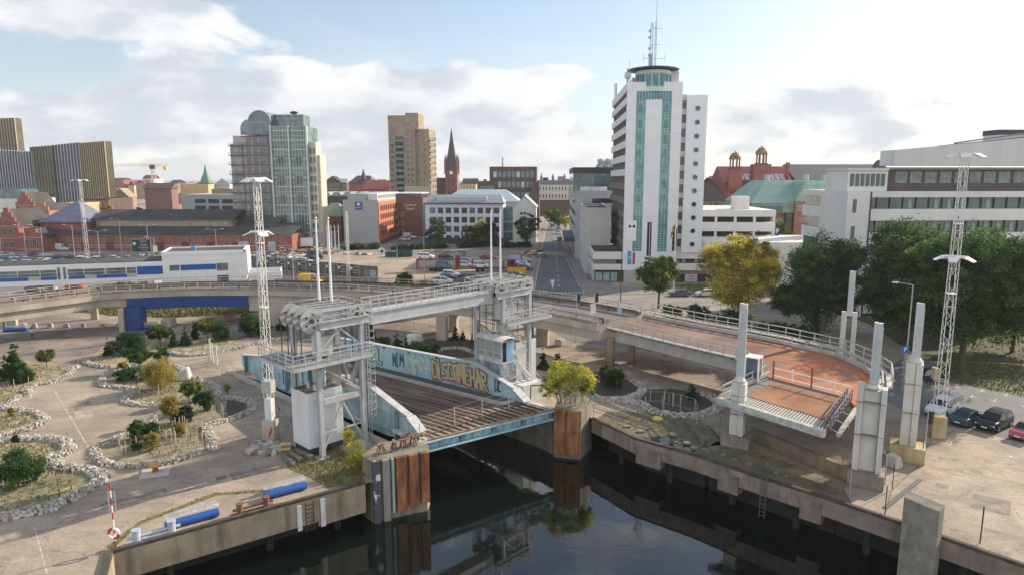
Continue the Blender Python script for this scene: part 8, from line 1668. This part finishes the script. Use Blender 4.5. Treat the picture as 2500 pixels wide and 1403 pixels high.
def box_truck(label, x, y, rz):
 p = G(x, y); r = thing('box_truck', label, 'truck', tuple(p), rz); b = MB(); b.bx(-3, 1.6, -1.15, 1.15, .7, 3.5); b.build('cargo_box', white, r); b = MB(); b.prism([(1.65, -1), (3.3, -.95), (3.3, .95), (1.65, 1)], [.5] * 4, [2.4, 1.5, 1.5, 2.4]); b.build('cab', white, r)
 b = MB(); b.add([(1.9, -.85, 2.33), (3.0, -.8, 1.68), (3.0, .8, 1.68), (1.9, .85, 2.33)], [(0, 1, 2, 3)]); b.bx(1.8, 2.8, -1.01, -.99, 1.2, 1.7); b.build('windscreen', glassc, r)
 for xx in (-1.8, 2.3):
  for s in (-1, 1): b = MB(); b.cyl((xx, s * .9 - .12, .4), (xx, s * .9 + .12, .4), .4, None, 12); b.build('wheel', black, r)
box_truck('white box truck parked at the foot of the glass tower', 742, 606, Rr(200)); car('van', 'white', (724, 604), Rr(190), 'white van left of the white box truck')
car('van', 'yellow', (758, 694), Rr(-6), 'bright yellow delivery van on the road before the poster wall'); car('hatch', 'blue', (718, 695), Rr(-10), 'blue car behind the yellow delivery van')
car('suv', 'white', (745, 644), Rr(-10), 'white car parked behind the poster wall'); car('suv', 'black', (762, 636), Rr(-10), 'black car parked behind the poster wall'); car('van', 'darkblue', (772, 632), Rr(-10), 'dark van parked beyond the poster wall')
car('van', 'white', (152, 612), Rr(-4), 'white van before the brick warehouse at the left')
car('sedan', 'grey', (90, 711), Rr(-8), 'dark grey estate car under the terminal walkway'); car('hatch', 'silver', (118, 709), Rr(-8), 'silver car right of the dark estate under the walkway'); car('hatch', 'red', (186, 706), Rr(-4), 'bright red car behind the viaduct railing')
for i, (x, c_) in enumerate(((297, 'black'), (316, 'silver'), (350, 'black'), (385, 'white'))): car('hatch', c_, (x, 694), Rr(-60), '%s car below the terminal walkway, %s from the left' % (c_, ORD[i]), 'cars below the terminal walkway')
lot = []
for i in range(4): lot.append((8 + i * 24, 629, Rr(-6), ('white', 'white', 'lightblue', 'darkblue')[i]))
for i in range(10): lot.append((100 + i * 12, 636 + i * .35, Rr(-75), ('white', 'silver', 'white', 'teal', 'black', 'grey', 'black', 'darkblue', 'silver', 'black')[i]))
for i in range(7): lot.append((-2 + i * 17, 641, Rr(-10), ('white', 'blue', 'white', 'blue', 'white', 'silver', 'white')[i]))
for i in range(5): lot.append((196 + i * 13, 640, Rr(-70), ('white', 'white', 'silver', 'white', 'black')[i]))
for i in range(5): lot.append((10 + i * 26, 634.5, Rr(-6), ('silver', 'white', 'white', 'grey', 'white')[i]))
for i in range(3): lot.append((280 + i * 35, 636, Rr(-6), ('white', 'silver', 'white')[i]))
for i in range(6): lot.append((630 + i * 13, 628 + i, Rr(-20), ('white', 'silver', 'black', 'white', 'grey', 'silver')[i]))
cnt = {}
for i, (x, y, a, c_) in enumerate(lot):
 row = 'top row' if y < 630 and x < 200 else ('middle row' if y < 635.5 and x < 160 else ('dense angled row' if 95 < x < 215 and y < 640 else ('front row' if y > 640.5 else ('right end rows' if x < 300 else ('loose row by the billboard' if x < 400 else 'site edge behind the poster wall')))))
 cnt[row] = cnt.get(row, 0) + 1
 car('suv' if i % 3 == 0 else ('hatch' if i % 3 == 1 else 'sedan'), c_, (x, y), a, '%s car, %s in the %s of the left car park' % ({'darkblue': 'dark blue', 'lightblue': 'light blue'}.get(c_, c_), ORD[cnt[row] - 1], row), 'cars in the large left car park')
# yellow skip, green containers, portable toilet, site clutter
def crate(name, label, cat, x, y, rz, w, d, h, m, taper=.0, lid=None):
 p = G(x, y); r = thing(name, label, cat, tuple(p), rz); b = MB()
 b.add([(-w / 2 + taper, -d / 2, .1), (w / 2 - taper, -d / 2, .1), (w / 2 - taper, d / 2, .1), (-w / 2 + taper, d / 2, .1), (-w / 2, -d / 2, h), (w / 2, -d / 2, h), (w / 2, d / 2, h), (-w / 2, d / 2, h), (-w / 2 + .12, -d / 2 + .1, h), (w / 2 - .12, -d / 2 + .1, h), (w / 2 - .12, d / 2 - .1, h), (-w / 2 + .12, d / 2 - .1, h), (-w / 2 + .2 + taper, -d / 2 + .1, .3), (w / 2 - .2 - taper, -d / 2 + .1, .3), (w / 2 - .2 - taper, d / 2 - .1, .3), (-w / 2 + .2 + taper, d / 2 - .1, .3)],
  [(0, 3, 2, 1), (0, 1, 5, 4), (1, 2, 6, 5), (2, 3, 7, 6), (3, 0, 4, 7), (4, 5, 9, 8), (5, 6, 10, 9), (6, 7, 11, 10), (7, 4, 8, 11), (8, 9, 13, 12), (9, 10, 14, 13), (10, 11, 15, 14), (11, 8, 12, 15), (12, 13, 14, 15)]); b.build('tub', m, r)
 b = MB(); k = max(3, int(w / .7))
 for i in range(k): xx = -w / 2 + taper + .1 + (w - 2 * taper - .2) * i / (k - 1); b.bx(xx - .05, xx + .05, -d / 2 - .06, -d / 2 - .003, .12, h - .05)
 b.build('ribs', m, r); return r
crate('skip', 'yellow steel skip standing among the parked cars', 'skip', 1262, 668, Rr(-3), 5.0, 2.2, 1.5, mat('skip_yellow', (.62, .34, .015), .6, .15, 1), .25)
crate('skip', 'dark green open container left of the car transporter', 'skip', 960, 627, Rr(-3), 4.5, 2.2, 1.5, mat('container_green', (.03, .075, .06), .6, .2, 1)); crate('skip', 'dark green container with upright frames beside the white SUV', 'skip', 988, 626, Rr(-3), 5.0, 2.2, 1.9, mat('container_green', (.03, .075, .06)))
p = G(1131, 628); r = thing('portable_toilet', 'blue portable toilet cabin on the building site', 'toilet cabin', tuple(p)); b = MB(); b.bx(-.55, .55, -.55, .55, 0, 2.1); b.build('cabin', mat('toilet_blue', (.06, .16, .26), .6, .15, 1), r); b = MB(); b.prism([(-.6, -.6), (.6, -.6), (.6, .6), (-.6, .6)], 2.104, 2.3); b.build('roof', white_d, r); b = MB(); b.bx(-.35, .35, -.57, -.552, .1, 1.95); b.build('door', mat('toilet_blue_door', (.09, .21, .33), .6, .15, 1), r)
def reel(label, x, y): 
 p = G(x, y); r = thing('cable_reel', label, 'cable reel', tuple(p), .3); b = MB()
 for s in (-.4, .4): b.lathe([(.5, 0), (1.1, 0), (1.1, .1), (.5, .1), (.5, 0)], n=18)
 b.v = [(v[0], v[2] - .4 if i < len(b.v) // 2 else v[2] + .4, v[1] + 1.1) for i, v in enumerate(b.v)]; b.build('flanges', white_d, r); b = MB(); b.cyl((0, -.35, 1.1), (0, .45, 1.1), .55, None, 14); b.build('drum', rust_d, r)
reel('white wheel shaped cable reel on the building site', 932, 622)
def heap(label, x, y, w, d, h, mats, seed, n=60, name='material_pile'):
 rr = random.Random(seed); p = G(x, y); b = MB()
 for i in range(n):
  xx, yy = rr.uniform(-w, w), rr.uniform(-d, d); zz = rr.uniform(0, h) * (1 - abs(xx) / w * .7); s = rr.uniform(.15, .55); f = Matrix.Translation(p + Vector((xx, yy, zz))) @ Matrix.Rotation(rr.uniform(0, 3), 4, 'Z') @ Matrix.Rotation(rr.uniform(-.4, .4), 4, 'X'); b.fr = f; b.bx(-s * rr.uniform(.5, 3), s * rr.uniform(.5, 3), -s * .5, s * .5, 0, s * .6, rr.randrange(len(mats)))
 b.fr = None; return b.build(name, mats, label=label, cat='pile', kind='stuff')
hm = [rust, white_d, concrete_dark, mat('dull_orange', (.35, .16, .07), .9, .2, 2), dark]
heap('heap of scrap and building material below the box truck', 705, 622, 9, 4, 1.6, hm, 1, 110); heap('stacks of orange brown bricks and pallets on the site', 775, 620, 6, 4, 2.6, hm, 2, 90); heap('pile of yellow and white bags on the site', 700, 630, 3, 1.5, 1.2, [mat('bag_yellow', (.6, .5, .05), .8, .1, 2), white_d], 3, 30); heap('white concrete beams on the site left of the cable reel', 875, 622, 4, 2, .9, [white_d, concrete_dark], 4, 30); heap('dusty pipes and boards on the site before the hedges', 1060, 616, 12, 3, .5, [concrete_dark, galv, mat('brown_boards', (.20, .14, .10), .9, .2, 2)], 5, 60); heap('barrier frames and rubble at the left kerb of the street', 1300, 622, 4, 9, .9, hm, 6, 60)
heap('white tarpaulin and pallets by the site track', 735, 630, 5, 2, 1.0, [white_d, white_d, galv], 8, 40)
b = MB(); a_, c_ = G(760, 626), G(1310, 612); d = c_ - a_
for i in range(46): q = a_.lerp(c_, i / 45); b.beam(q, q + Vector((0, 0, 1.3)), .06)
b.beam(a_ + Vector((0, 0, 1.25)), c_ + Vector((0, 0, 1.25)), .05); b.beam(a_ + Vector((0, 0, .7)), c_ + Vector((0, 0, .7)), .04); b.build('site_fence', mat('rusty_site_fence', (.28, .19, .14), .8, .2, 2), label='long thin rusty fence along the building site', cat='fence')
# street lamps
def lamp(label, px, py, H, arms=1, rz=0.0, D=None, m=None, armlen=1.8):
 p = G(px, py) if D is None else Vector((AY(px, py, D).x, D, 0)); r = thing('street_lamp', label, 'street lamp', tuple(p), rz, 'street lamps'); m = m or galv
 b = MB(); b.cyl((0, 0, 0), (0, 0, H), .10, .06, 8); b.build('pole', m, r)
 for s in ((-1,), (-1, 1))[arms - 1]: b = MB(); b.cyl((0, 0, H - .05), (s * armlen, 0, H + .25), .05, .04, 6); b.build('arm', m, r); b = MB(); b.add([(s * armlen - .1, -.14, H + .2), (s * (armlen + .8), -.12, H + .22), (s * (armlen + .8), .12, H + .22), (s * armlen - .1, .14, H + .2), (s * armlen - .1, -.1, H + .34), (s * (armlen + .7), -.08, H + .3), (s * (armlen + .7), .08, H + .3), (s * armlen - .1, .1, H + .34)], [(0, 3, 2, 1), (4, 5, 6, 7), (0, 1, 5, 4), (1, 2, 6, 5), (2, 3, 7, 6), (3, 0, 4, 7)]); b.build('lamp_head', white_d, r)
lamp('tall street lamp with one long arm between the guide towers and the big tree', 2205, 955, 12.3, 1, R(0), armlen=1.6)
for i, (x, y, H, ar, lab) in enumerate(((66, 640, 10.5, 2, 'double armed street lamp nearest the left picture edge'), (108, 640, 10, 1, 'street lamp left of the white van at the warehouse'), (184, 640, 10.5, 1, 'street lamp left of the distant lattice mast'), (245, 642, 9, 2, 'low street lamp right of the distant lattice mast'), (298, 628, 11.5, 1, 'tall street lamp left of the billboard'), (365, 632, 10, 2, 'double armed street lamp behind the billboard'), (380, 640, 7, 1, 'short street lamp right of the billboard'),
  (530, 630, 8.5, 2, 'double armed street lamp above the terminal block'), (718, 700, 8.5, 1, 'street lamp behind the viaduct left of the yellow van'), (1037, 700, 11, 1, 'street lamp in the gravel car park near the dry shrub'), (970, 640, 5, 1, 'low lamp beside the green containers'), (1515, 735, 11.0, 1, 'dark street lamp on the pavement before the white tower'), (6, 640, 11, 1, 'street lamp cut by the left picture edge'))):
 lamp(lab, x, y, H, ar, R(8), m=dark if x == 1515 else None)
for i, x in enumerate((800, 810, 819, 828)): p = G(x, 612); b = MB(); b.cyl(p, p + Vector((0, 0, 8.5)), .12, .08, 8); b.build('flagpole', white, label='thin white flagpole before the small brick house, %s from the left' % ORD[i], cat='pole', group='flagpoles before the brick house')
# traffic lights and signs on the right ramp road
def signal(label, px, py, z=0, H=3.2, rz=0):
 p = G(px, py, z); r = thing('traffic_light', label, 'traffic light', tuple(p), rz); b = MB(); b.cyl((0, 0, 0), (0, 0, H), .06, None, 8); b.build('pole', galv, r); b = MB(); b.bx(.08, .42, -.16, .16, H - 1.15, H + .05); b.build('signal_head', mat('dark_green_housing', (.02, .05, .045), .5, .2, 2), r)
 for k in range(3): b = MB(); b.lathe([(.13, 0), (.15, .2), (.14, .2)], n=10, a0=0, a1=pi); b.v = [(.25 + v[0], -.16 - v[2], H - .15 - k * .36 + v[1]) for v in b.v]; b.build('visor', dark, r)
signal('green backed traffic light beside the yellowish guide tower block', 2258, 1092, H=3.4); signal('traffic light on the viaduct near edge, left one', 1408, 776, VZ); signal('traffic light on the viaduct far edge, right one', 1452, 770, VZ, 3.0)
def sign(label, px, py, H, m, w=.6, h=.8, z=0, rz=0, txt=None, cat='sign'):
 p = G(px, py, z); r = thing('road_sign', label, cat, tuple(p), rz); b = MB(); b.cyl((0, 0, 0), (0, 0, H), .04, None, 6); b.build('post', galv, r); b = MB(); b.bx(-w / 2, w / 2, -.06, -.045, H - h, H); b.build('sign_plate', m, r)
 if txt: text('lettering', txt, h * .8, white, r, (0, -.07, H - h / 2), ext=.004)
sign('blue parking sign with white letter on the tall street lamp', 2200, 956, 5.4, mat('sign_blue', (.02, .14, .45), .5, .05, 1), .75, .85, txt='P'); sign('grey green sign board behind the slender guide tower', 2242, 1020, 3.2, mat('sign_back_green', (.10, .14, .12), .7, .2, 2), .9, 1.6); sign('tall white oval sign on the viaduct', 1447, 790, 2.6, white_d, .7, 1.5, VZ); sign('small blue sign by the far viaduct railing', 1512, 778, 1.6, mat('pale_blue_sign', (.3, .42, .55), .6, .1, 1), .6, .8, VZ); sign('blue round sign on the traffic island in the street', 1356, 628, 2.5, mat('sign_blue', (.02, .14, .45)), .7, .7); sign('blue parking sign at the grey office down the street', 1415, 600, 5.0, mat('sign_blue', (.02, .14, .45)), 1.3, 1.3, txt='P')
# ---------------------------------------------------------------- quay furniture, left
def bollard_pair(label, px, py, m, rz, s=1.0):
 p = G(px, py); r = thing('mooring_bollard', label, 'bollard', tuple(p), rz)
 for x in (-1.25, 1.25): b = MB(); b.cyl((x * s, 0, 0), (x * s, 0, 1.05 * s), .30 * s, None, 16); b.cyl((x * s, 0, 1.051 * s), (x * s, 0, 1.15 * s), .36 * s, None, 16); b.build('post', m, r, smooth=False)
 b = MB(); b.cyl((-1.9 * s, 0, .55 * s), (1.9 * s, 0, .55 * s), .13 * s, None, 10); b.build('cross_bar', m, r); b = MB(); b.bx(-2 * s, 2 * s, -.45 * s, .45 * s, .004, .06); b.build('base_plate', m, r)
qa = math.atan2((LQ[1] - LQ[0]).y, (LQ[1] - LQ[0]).x)
bollard_pair('pale blue grey double mooring bollard at the left quay edge', 378, 1313, mat('pale_bollard_paint', (.42, .47, .53), .6, .12, 1.5), qa, .85); bollard_pair('rusty double mooring bollard between the two blue tube benches', 619, 1246, mat('brown_rust_bollard', (.20, .085, .055), .9, .3, 2), qa, .75)
def tube_bench(label, px, py, ln, rz, m):
 p = G(px, py); r = thing('tube_bench', label, 'bench', tuple(p), rz, 'blue tube benches on the quay'); b = MB(); b.cyl((-ln / 2, 0, .32), (ln / 2, 0, .32), .29, None, 16); b.build('tube', m, r)
 b = MB()
 for i in range(16): x = -ln / 2 + .1 + (ln - .2) * i / 15; x2 = x + (ln - .2) / 15; z = .50 + .10 * (i % 4 == 0) + i * .004; b.bx(x, x2, .18, .30, .62, z + .25) if False else b.add([(x, .25, .66), (x2, .25, .66), (x2, .45, z + .25), (x, .45, z + .2), (x, .5, z + .2), (x2, .5, z + .25), (x2, .32, .66), (x, .32, .66)], [(0, 1, 2, 3), (3, 2, 5, 4), (4, 5, 6, 7)])
 for k in range(5): b.beam((-ln / 2, .27 + k * .045, .66 + k * .06), (ln / 2, .27 + k * .045, .68 + k * .08), .03)
 b.build('backrest', white_d, r)
 for x in (-ln / 2 + .5, ln / 2 - .5): b = MB(); b.bx(x - .12, x + .12, -.3, .3, .004, .12); b.build('foot', dark, r)
bpm = mat('tube_blue', (.022, .10, .36), .4, .08, 1)
tube_bench('blue tube bench with ragged white back, left one at the quay edge', 470, 1275, 3.5, qa, bpm); tube_bench('blue tube bench with ragged white back, right one before the fender block', 698, 1205, 3.2, qa, bpm); tube_bench('blue and white tube bench beside the walking person', 38, 808, 3.4, R(10), bpm)
b = MB(); p = G(352, 803); r = thing('tube_bench', 'blue bench with a yellow patterned back at the foot of the blue pier', 'bench', tuple(p), R(22), 'blue tube benches on the quay'); b.cyl((-2, 0, .3), (2, 0, .3), .3, None, 12); b.build('tube', bpm, r); b = MB(); b.bx(-2, 2, .2, .32, .5, 1.1); b.build('backrest', mat('yellow_patterned', (.5, .42, .2), .8, .4, 3), r)
p = G(380, 1152); r = thing('mooring_bollard', 'rusty yellow mushroom mooring bollard on a concrete slab', 'bollard', tuple(p), R(20)); b = MB(); b.lathe([(.26, 0), (.22, .35), (.24, .5)], n=14); b.build('stem', rust, r); b = MB(); b.lathe([(.24, .5), (.48, .56), (.5, .66), (.3, .74), (0, .76)], n=16); b.build('cap', mat('worn_yellow_cap', (.50, .27, .06), .8, .2, 3), r); b = MB(); b.bx(-1.1, 1.1, -1.0, .9, .004, .09); b.build('slab', conc_pale, r)
# lifebuoy post
p = G(283, 1338); r = thing('lifebuoy_post', 'red and white pole with a lifebuoy and ladder frame at the quay corner', 'lifebuoy post', tuple(p)); rp = mat('signal_red', (.50, .05, .04), .6, .1, 2)
b = MB()
for k in range(9): b.cyl((0, 0, .05 + k * .5), (0, 0, .05 + (k + 1) * .5), .05, None, 8, k % 2)
b.build('pole', [rp, white], r); b = MB()
for s in (-.22, .22): b.beam((s, .05, 2.6), (s, .05, 4.0), .03)
for k in range(5): b.beam((-.22, .05, 2.8 + k * .28), (.22, .05, 2.8 + k * .28), .025)
b.build('ladder_frame', galv, r); b = MB(); n = 24; m2 = 8
for i in range(n):
 for j in range(m2): t, u = 2 * pi * i / n, 2 * pi * j / m2; b.v.append(((.34 + .09 * cos(u)) * cos(t) + .05, .09 * sin(u) - .16, 1.15 + (.34 + .09 * cos(u)) * sin(t)))
for i in range(n):
 for j in range(m2): i2, j2 = (i + 1) % n, (j + 1) % m2; b.f.append((i * m2 + j, i2 * m2 + j, i2 * m2 + j2, i * m2 + j2)); b.m.append(0 if (i // 6) % 2 else 1)
b.build('lifebuoy', [rp, white], r, smooth=True)
# pallet chair, beams, boulders
p = G(697, 1108); r = thing('garden_chair', 'small orange and yellow slatted chair beside the white counterweight', 'chair', tuple(p), R(15)); b = MB()
for x in (-.4, .4): b.beam((x, -.3, 0), (x, -.3, .5), .07); b.beam((x, .3, 0), (x, .35, 1.0), .07)
b.build('frame', mat('orange_wood', (.45, .20, .12), .8, .2, 2), r); b = MB()
for k in range(3): b.bx(-.42, .42, -.34 + k * .2, -.18 + k * .2, .5, .55)
b.bx(-.45, .45, .3, .36, .7, .95); b.build('slats', mat('yellow_wood', (.55, .40, .14), .8, .2, 2), r)
for x, y, a, ln_, lab in ((720, 1118, -45, 2.2, 'old timber beam lying right of the small chair'), (742, 1112, -40, 2.4, 'second old timber beam near the counterweight base'), (660, 1105, 20, 2.0, 'pale concrete beam lying beside the stone pile'), (705, 1128, -45, 2.0, 'short dark beam lying in front of the small chair')):
 b = MB(fr=Matrix.Translation(G(x, y)) @ Matrix.Rotation(R(a), 4, 'Z')); b.bx(-ln_ / 2, ln_ / 2, -.2, .2, .005, .38); b.build('loose_beam', concrete_dark if 'timber' in lab or 'dark' in lab else conc_pale, label=lab, cat='beam', bevel=.04)
heap('small pile of pale stones left of the chair', 655, 1095, .9, .7, .3, STM, 7, 70)
def boulder(label, x, y, s, m, cat='boulder', cube=False, seed=1):
 rr = random.Random(seed); p = G(x, y); b = MB(fr=Matrix.Translation(p) @ Matrix.Rotation(rr.random() * 2, 4, 'Z')); k = .08 if cube else .3; vs = []
 for (ux, uy, uz) in [(-1, -1, 0), (1, -1, 0), (1, 1, 0), (-1, 1, 0), (-1, -1, 1), (1, -1, 1), (1, 1, 1), (-1, 1, 1)]: q = 1 - (k if uz else 0); vs.append((ux * s * .5 * q * rr.uniform(1 - k, 1), uy * s * .5 * q * rr.uniform(1 - k, 1), uz * s * .8 * rr.uniform(1 - k, 1) + .005))
 b.add(vs, [(0, 3, 2, 1), (4, 5, 6, 7), (0, 1, 5, 4), (1, 2, 6, 5), (2, 3, 7, 6), (3, 0, 4, 7)]); b.build('boulder', m, label=label, cat=cat, bevel=.12 * s, group='boulders and blocks on the open ground')
bm = mat('granite_boulder', (.36, .32, .28), .9, .25, 1.5, bump=.3)
for i, x in enumerate((58, 85, 123, 162, 203, 250, 288)): boulder('grey boulder in the row behind the walking person, %s from the left' % ORD[i], x, 800 - i * .4, rnd.uniform(.8, 1.3), bm, seed=i)
boulder('pale cubic stone block on the sunlit ground beyond the barrier', 1366, 842, 1.3, conc_pale, 'stone block', True, 11); boulder('pale block behind the right lift tower near the viaduct pillar', 1312, 828, 1.1, conc_pale, 'stone block', True, 12); boulder('large pale boulder beside the yellowish guide tower block', 2182, 1138, 1.5, conc_pale, seed=13); boulder('white boulder at the foot of the widest guide tower', 2147, 1162, 1.1, conc_pale, seed=14); boulder('white stone under the loading ramp near the wide guide tower', 2148, 1008, 1.3, conc_pale, seed=15); boulder('pale stone block under the loading ramp', 1625, 878, 1.4, conc_pale, seed=16); boulder('white concrete cube beside the pines behind the girder', 1012, 838, 1.9, white_d, 'stone block', True, 17); boulder('red brown slab leaning on the open ground near the pines', 560, 782, 1.6, mat('terracotta', (.30, .15, .11), .9, .2, 2), 'stone block', True, 18); boulder('standing brown stone near the blue pier', 413, 796, 1.9, bm, 'stone block', True, 19); boulder('dark block left of the viaduct pier head', 598, 776, 1.2, dark, 'stone block', True, 20)
boulder('large pale rounded boulder in the upper central bed', 450, 925, 2.0, STM[1], seed=21)
# thin posts / fences near right quay
def post_fence(label, pts, H, m, wires=(.5, 1.0), r_=.035, name='wire_fence', mesh=False):
 P = [G(*q) for q in pts]; c = P[0]; r = thing(name, label, 'fence', (c.x, c.y, 0))
 for p in P: b = MB(); q = p - c; b.cyl((q.x, q.y, 0), (q.x, q.y, H), r_, None, 6); b.build('post', m, r)
 b = MB()
 for p, q in zip(P, P[1:]):
  for w in wires: a_ = p - c; e = q - c; b.beam((a_.x, a_.y, H * w), (e.x, e.y, H * w), .02)
 b.build('wire', m, r); return r
post_fence('thin wire fence across the mossy ledge right of the fender block', [(1449, 1020), (1500, 1030), (1560, 1000), (1620, 1000)], 2.0, galv); post_fence('thin wire fence with diagonal brace before the fenced bed', [(1620, 1010), (1660, 1018), (1695, 1030), (1700, 1045)], 2.4, galv)
post_fence('row of thin fence posts before the retaining wall under the flap', [(1757, 1060), (1895, 1090), (1972, 1118), (2056, 1147)], 1.9, mat('brown_post', (.25, .20, .15), .8, .2, 2), (.98,))
post_fence('bent wire fence around the foot of the widest guide tower', [(2074, 1212), (2077, 1155), (2145, 1140), (2160, 1180)], 2.2, galv); post_fence('thin fence posts on the sunlit right quay', [(2160, 1255), (2178, 1195), (2250, 1130)], 2.2, dark, (.02,)); post_fence('single leaning post at the right quay edge', [(2392, 1325), (2393, 1324)], 2.6, dark, (.5,))
post_fence('short rail with posts in front of the loading ramp piers', [(1560, 868), (1600, 880), (1640, 890), (1690, 902), (1735, 915), (1780, 925)], 1.0, conc_pale, (.95,), .06); post_fence('railing beside the road behind the graffiti girder', [(900, 775), (960, 785), (1010, 795), (1050, 802), (1075, 808)], 1.1, conc_pale, (.95, .5), .06); post_fence('dark stakes fence on the ground left of the loading ramp', [(1405, 836), (1435, 845), (1465, 856), (1480, 862)], 1.1, galv, (.95,))
post_fence('wire fence along the quay side of the left lift tower', [(545, 905), (600, 950), (660, 1005), (700, 1045), (745, 1095)], 1.8, galv, (.95, .5, .1)); post_fence('pale gate posts at the end of the linkspan trough', [(514, 872), (520, 884), (530, 890)], 2.6, white_d, (.95, .05), .1)
b = MB(); pts_ = [G(2160, 1240), G(2246, 1170)]; b.beam(pts_[0] + Vector((0, 0, .03)), pts_[1] + Vector((0, 0, .03)), .35, .05); b.build('ground_rail', dark, label='dark steel rail set in the sunlit right quay', cat='rail')
p = G(1605, 1024, .02); b = MB(fr=Matrix.Translation(p)); b.lathe([(0, 0), (.5, .02), (.55, .2), (.3, .35), (0, .38)], n=14); b.build('yellow_buoy', mat('faded_yellow', (.55, .47, .12), .8, .1, 2), label='faded yellow round buoy lying on the mossy ledge', cat='buoy')
p = G(2262, 1095); b = MB(fr=Matrix.Translation(p)); b.bx(-.5, -.15, -.3, .1, .005, .8); b.build('junction_box', concrete_dark, label='small grey box beside the traffic light', cat='box', bevel=.03)
# ---------------------------------------------------------------- people (small in the picture)
skin_m = mat('skin', (.45, .28, .20), .6, .05, 3)
def person(label, px, py, rz, top, bottom, stride=.22, arm=.15):
 p = G(px, py); r = thing('person', label, 'person', tuple(p), rz)
 V = [(0, 0, .95), (0, 0, 1.15), (0, 0, 1.38), (0, 0, 1.50), (0, 0, 1.56), (0, .01, 1.66), (0, .01, 1.76)]; rad = [.15, .14, .17, .06, .055, .095, .07]; E = [(0, 1), (1, 2), (2, 3), (3, 4), (4, 5), (5, 6)]
 for s in (-1, 1):
  k = len(V); y = s * stride; V += [(s * .10, 0, .90), (s * .11, y * .5 + .03, .50), (s * .11, y, .09), (s * .12, y + .17, .04)]; rad += [.10, .065, .045, .035]; E += [(0, k), (k, k + 1), (k + 1, k + 2), (k + 2, k + 3)]
  k = len(V); V += [(s * .21, 0, 1.40), (s * .27, -s * arm * .6, 1.13), (s * .27, -s * arm + .1, .90), (s * .27, -s * arm + .14, .80)]; rad += [.06, .045, .035, .035]; E += [(2, k), (k, k + 1), (k + 1, k + 2), (k + 2, k + 3)]
  h = len(V) - 1
  for f in range(4): V.append((s * .27 + (f - 1.5) * .018, V[h][1] + .02, .72 - .01 * (f in (1, 2)))); rad.append(.009); E.append((h, len(V) - 1))
  V.append((s * .24, V[h][1] + .05, .77)); rad.append(.01); E.append((h, len(V) - 1))
 me = bpy.data.meshes.new('body'); me.from_pydata(V, E, []); o = bpy.data.objects.new('body', me); COL.objects.link(o); o.parent = r
 md = o.modifiers.new('skin', 'SKIN'); ss = o.modifiers.new('sub', 'SUBSURF'); ss.levels = 1; ss.render_levels = 1
 me.skin_vertices[0].data[0].use_root = True
 for i, q in enumerate(rad): me.skin_vertices[0].data[i].radius = (q, q)
 # height-split clothing: one body mesh, colour by height
 m = bpy.data.materials.new('clothed_' + label[:12].replace(' ', '_')); m.use_nodes = True; nt = m.node_tree; N = nt.nodes; L = nt.links; tc = N.new('ShaderNodeTexCoord'); sp = N.new('ShaderNodeSeparateXYZ'); L.new(tc.outputs['Object'], sp.inputs[0]); cr = N.new('ShaderNodeValToRGB'); mr = N.new('ShaderNodeMath'); mr.operation = 'DIVIDE'; mr.inputs[1].default_value = 1.9; L.new(sp.outputs[2], mr.inputs[0]); L.new(mr.outputs[0], cr.inputs[0]); cr.color_ramp.interpolation = 'CONSTANT'
 el = cr.color_ramp.elements; el[0].position = 0; el[0].color = (.02, .02, .02, 1); el[1].position = .05; el[1].color = tuple(bottom) + (1,); e = el.new(.49); e.color = tuple(top) + (1,); e = el.new(.79); e.color = (.45, .28, .2, 1); L.new(cr.outputs[0], N['Principled BSDF'].inputs['Base Color']); me.materials.append(m)
 b = MB(); b.lathe([(.105, 1.66), (.11, 1.74), (.085, 1.83), (0, 1.865)], (0, -.005, 0), 10); b.build('hair', mat('dark_hair', (.04, .03, .02), .8, .2, 3), r)
person('person in a pale shirt and dark trousers walking left of the boulders', 80, 826, R(200), (.55, .58, .62), (.03, .035, .04)); person('person in dark clothes standing beside the bright red car', 166, 709, R(90), (.05, .06, .09), (.04, .04, .05), .05)
person('person in grey blue clothes on the road near the terminal', 288, 628, R(90), (.25, .3, .35), (.05, .05, .06), .1); person('person in dark clothes crossing before the white apartments', 1230, 600, R(60), (.04, .05, .06), (.03, .03, .03), .1)
# ---------------------------------------------------------------- lettering becomes plain mesh
bpy.context.view_layer.update(); dg = bpy.context.evaluated_depsgraph_get(); TM = {}
for o in [o for o in list(COL.objects) if o.type == 'FONT']:
 k = (o.data.body, round(o.data.size, 3), o.data.materials[0].name, round(o.data.extrude, 4))
 if k not in TM: me = bpy.data.meshes.new_from_object(o.evaluated_get(dg)); TM[k] = me
 n = bpy.data.objects.new('lettering', TM[k]); COL.objects.link(n); n.parent = o.parent; n.location = o.location; n.rotation_euler = o.rotation_euler; n.scale = o.scale
 bpy.data.objects.remove(o)
for o in list(COL.objects):
 if o.name.startswith('poster') and o.type == 'EMPTY' and o.parent: pass
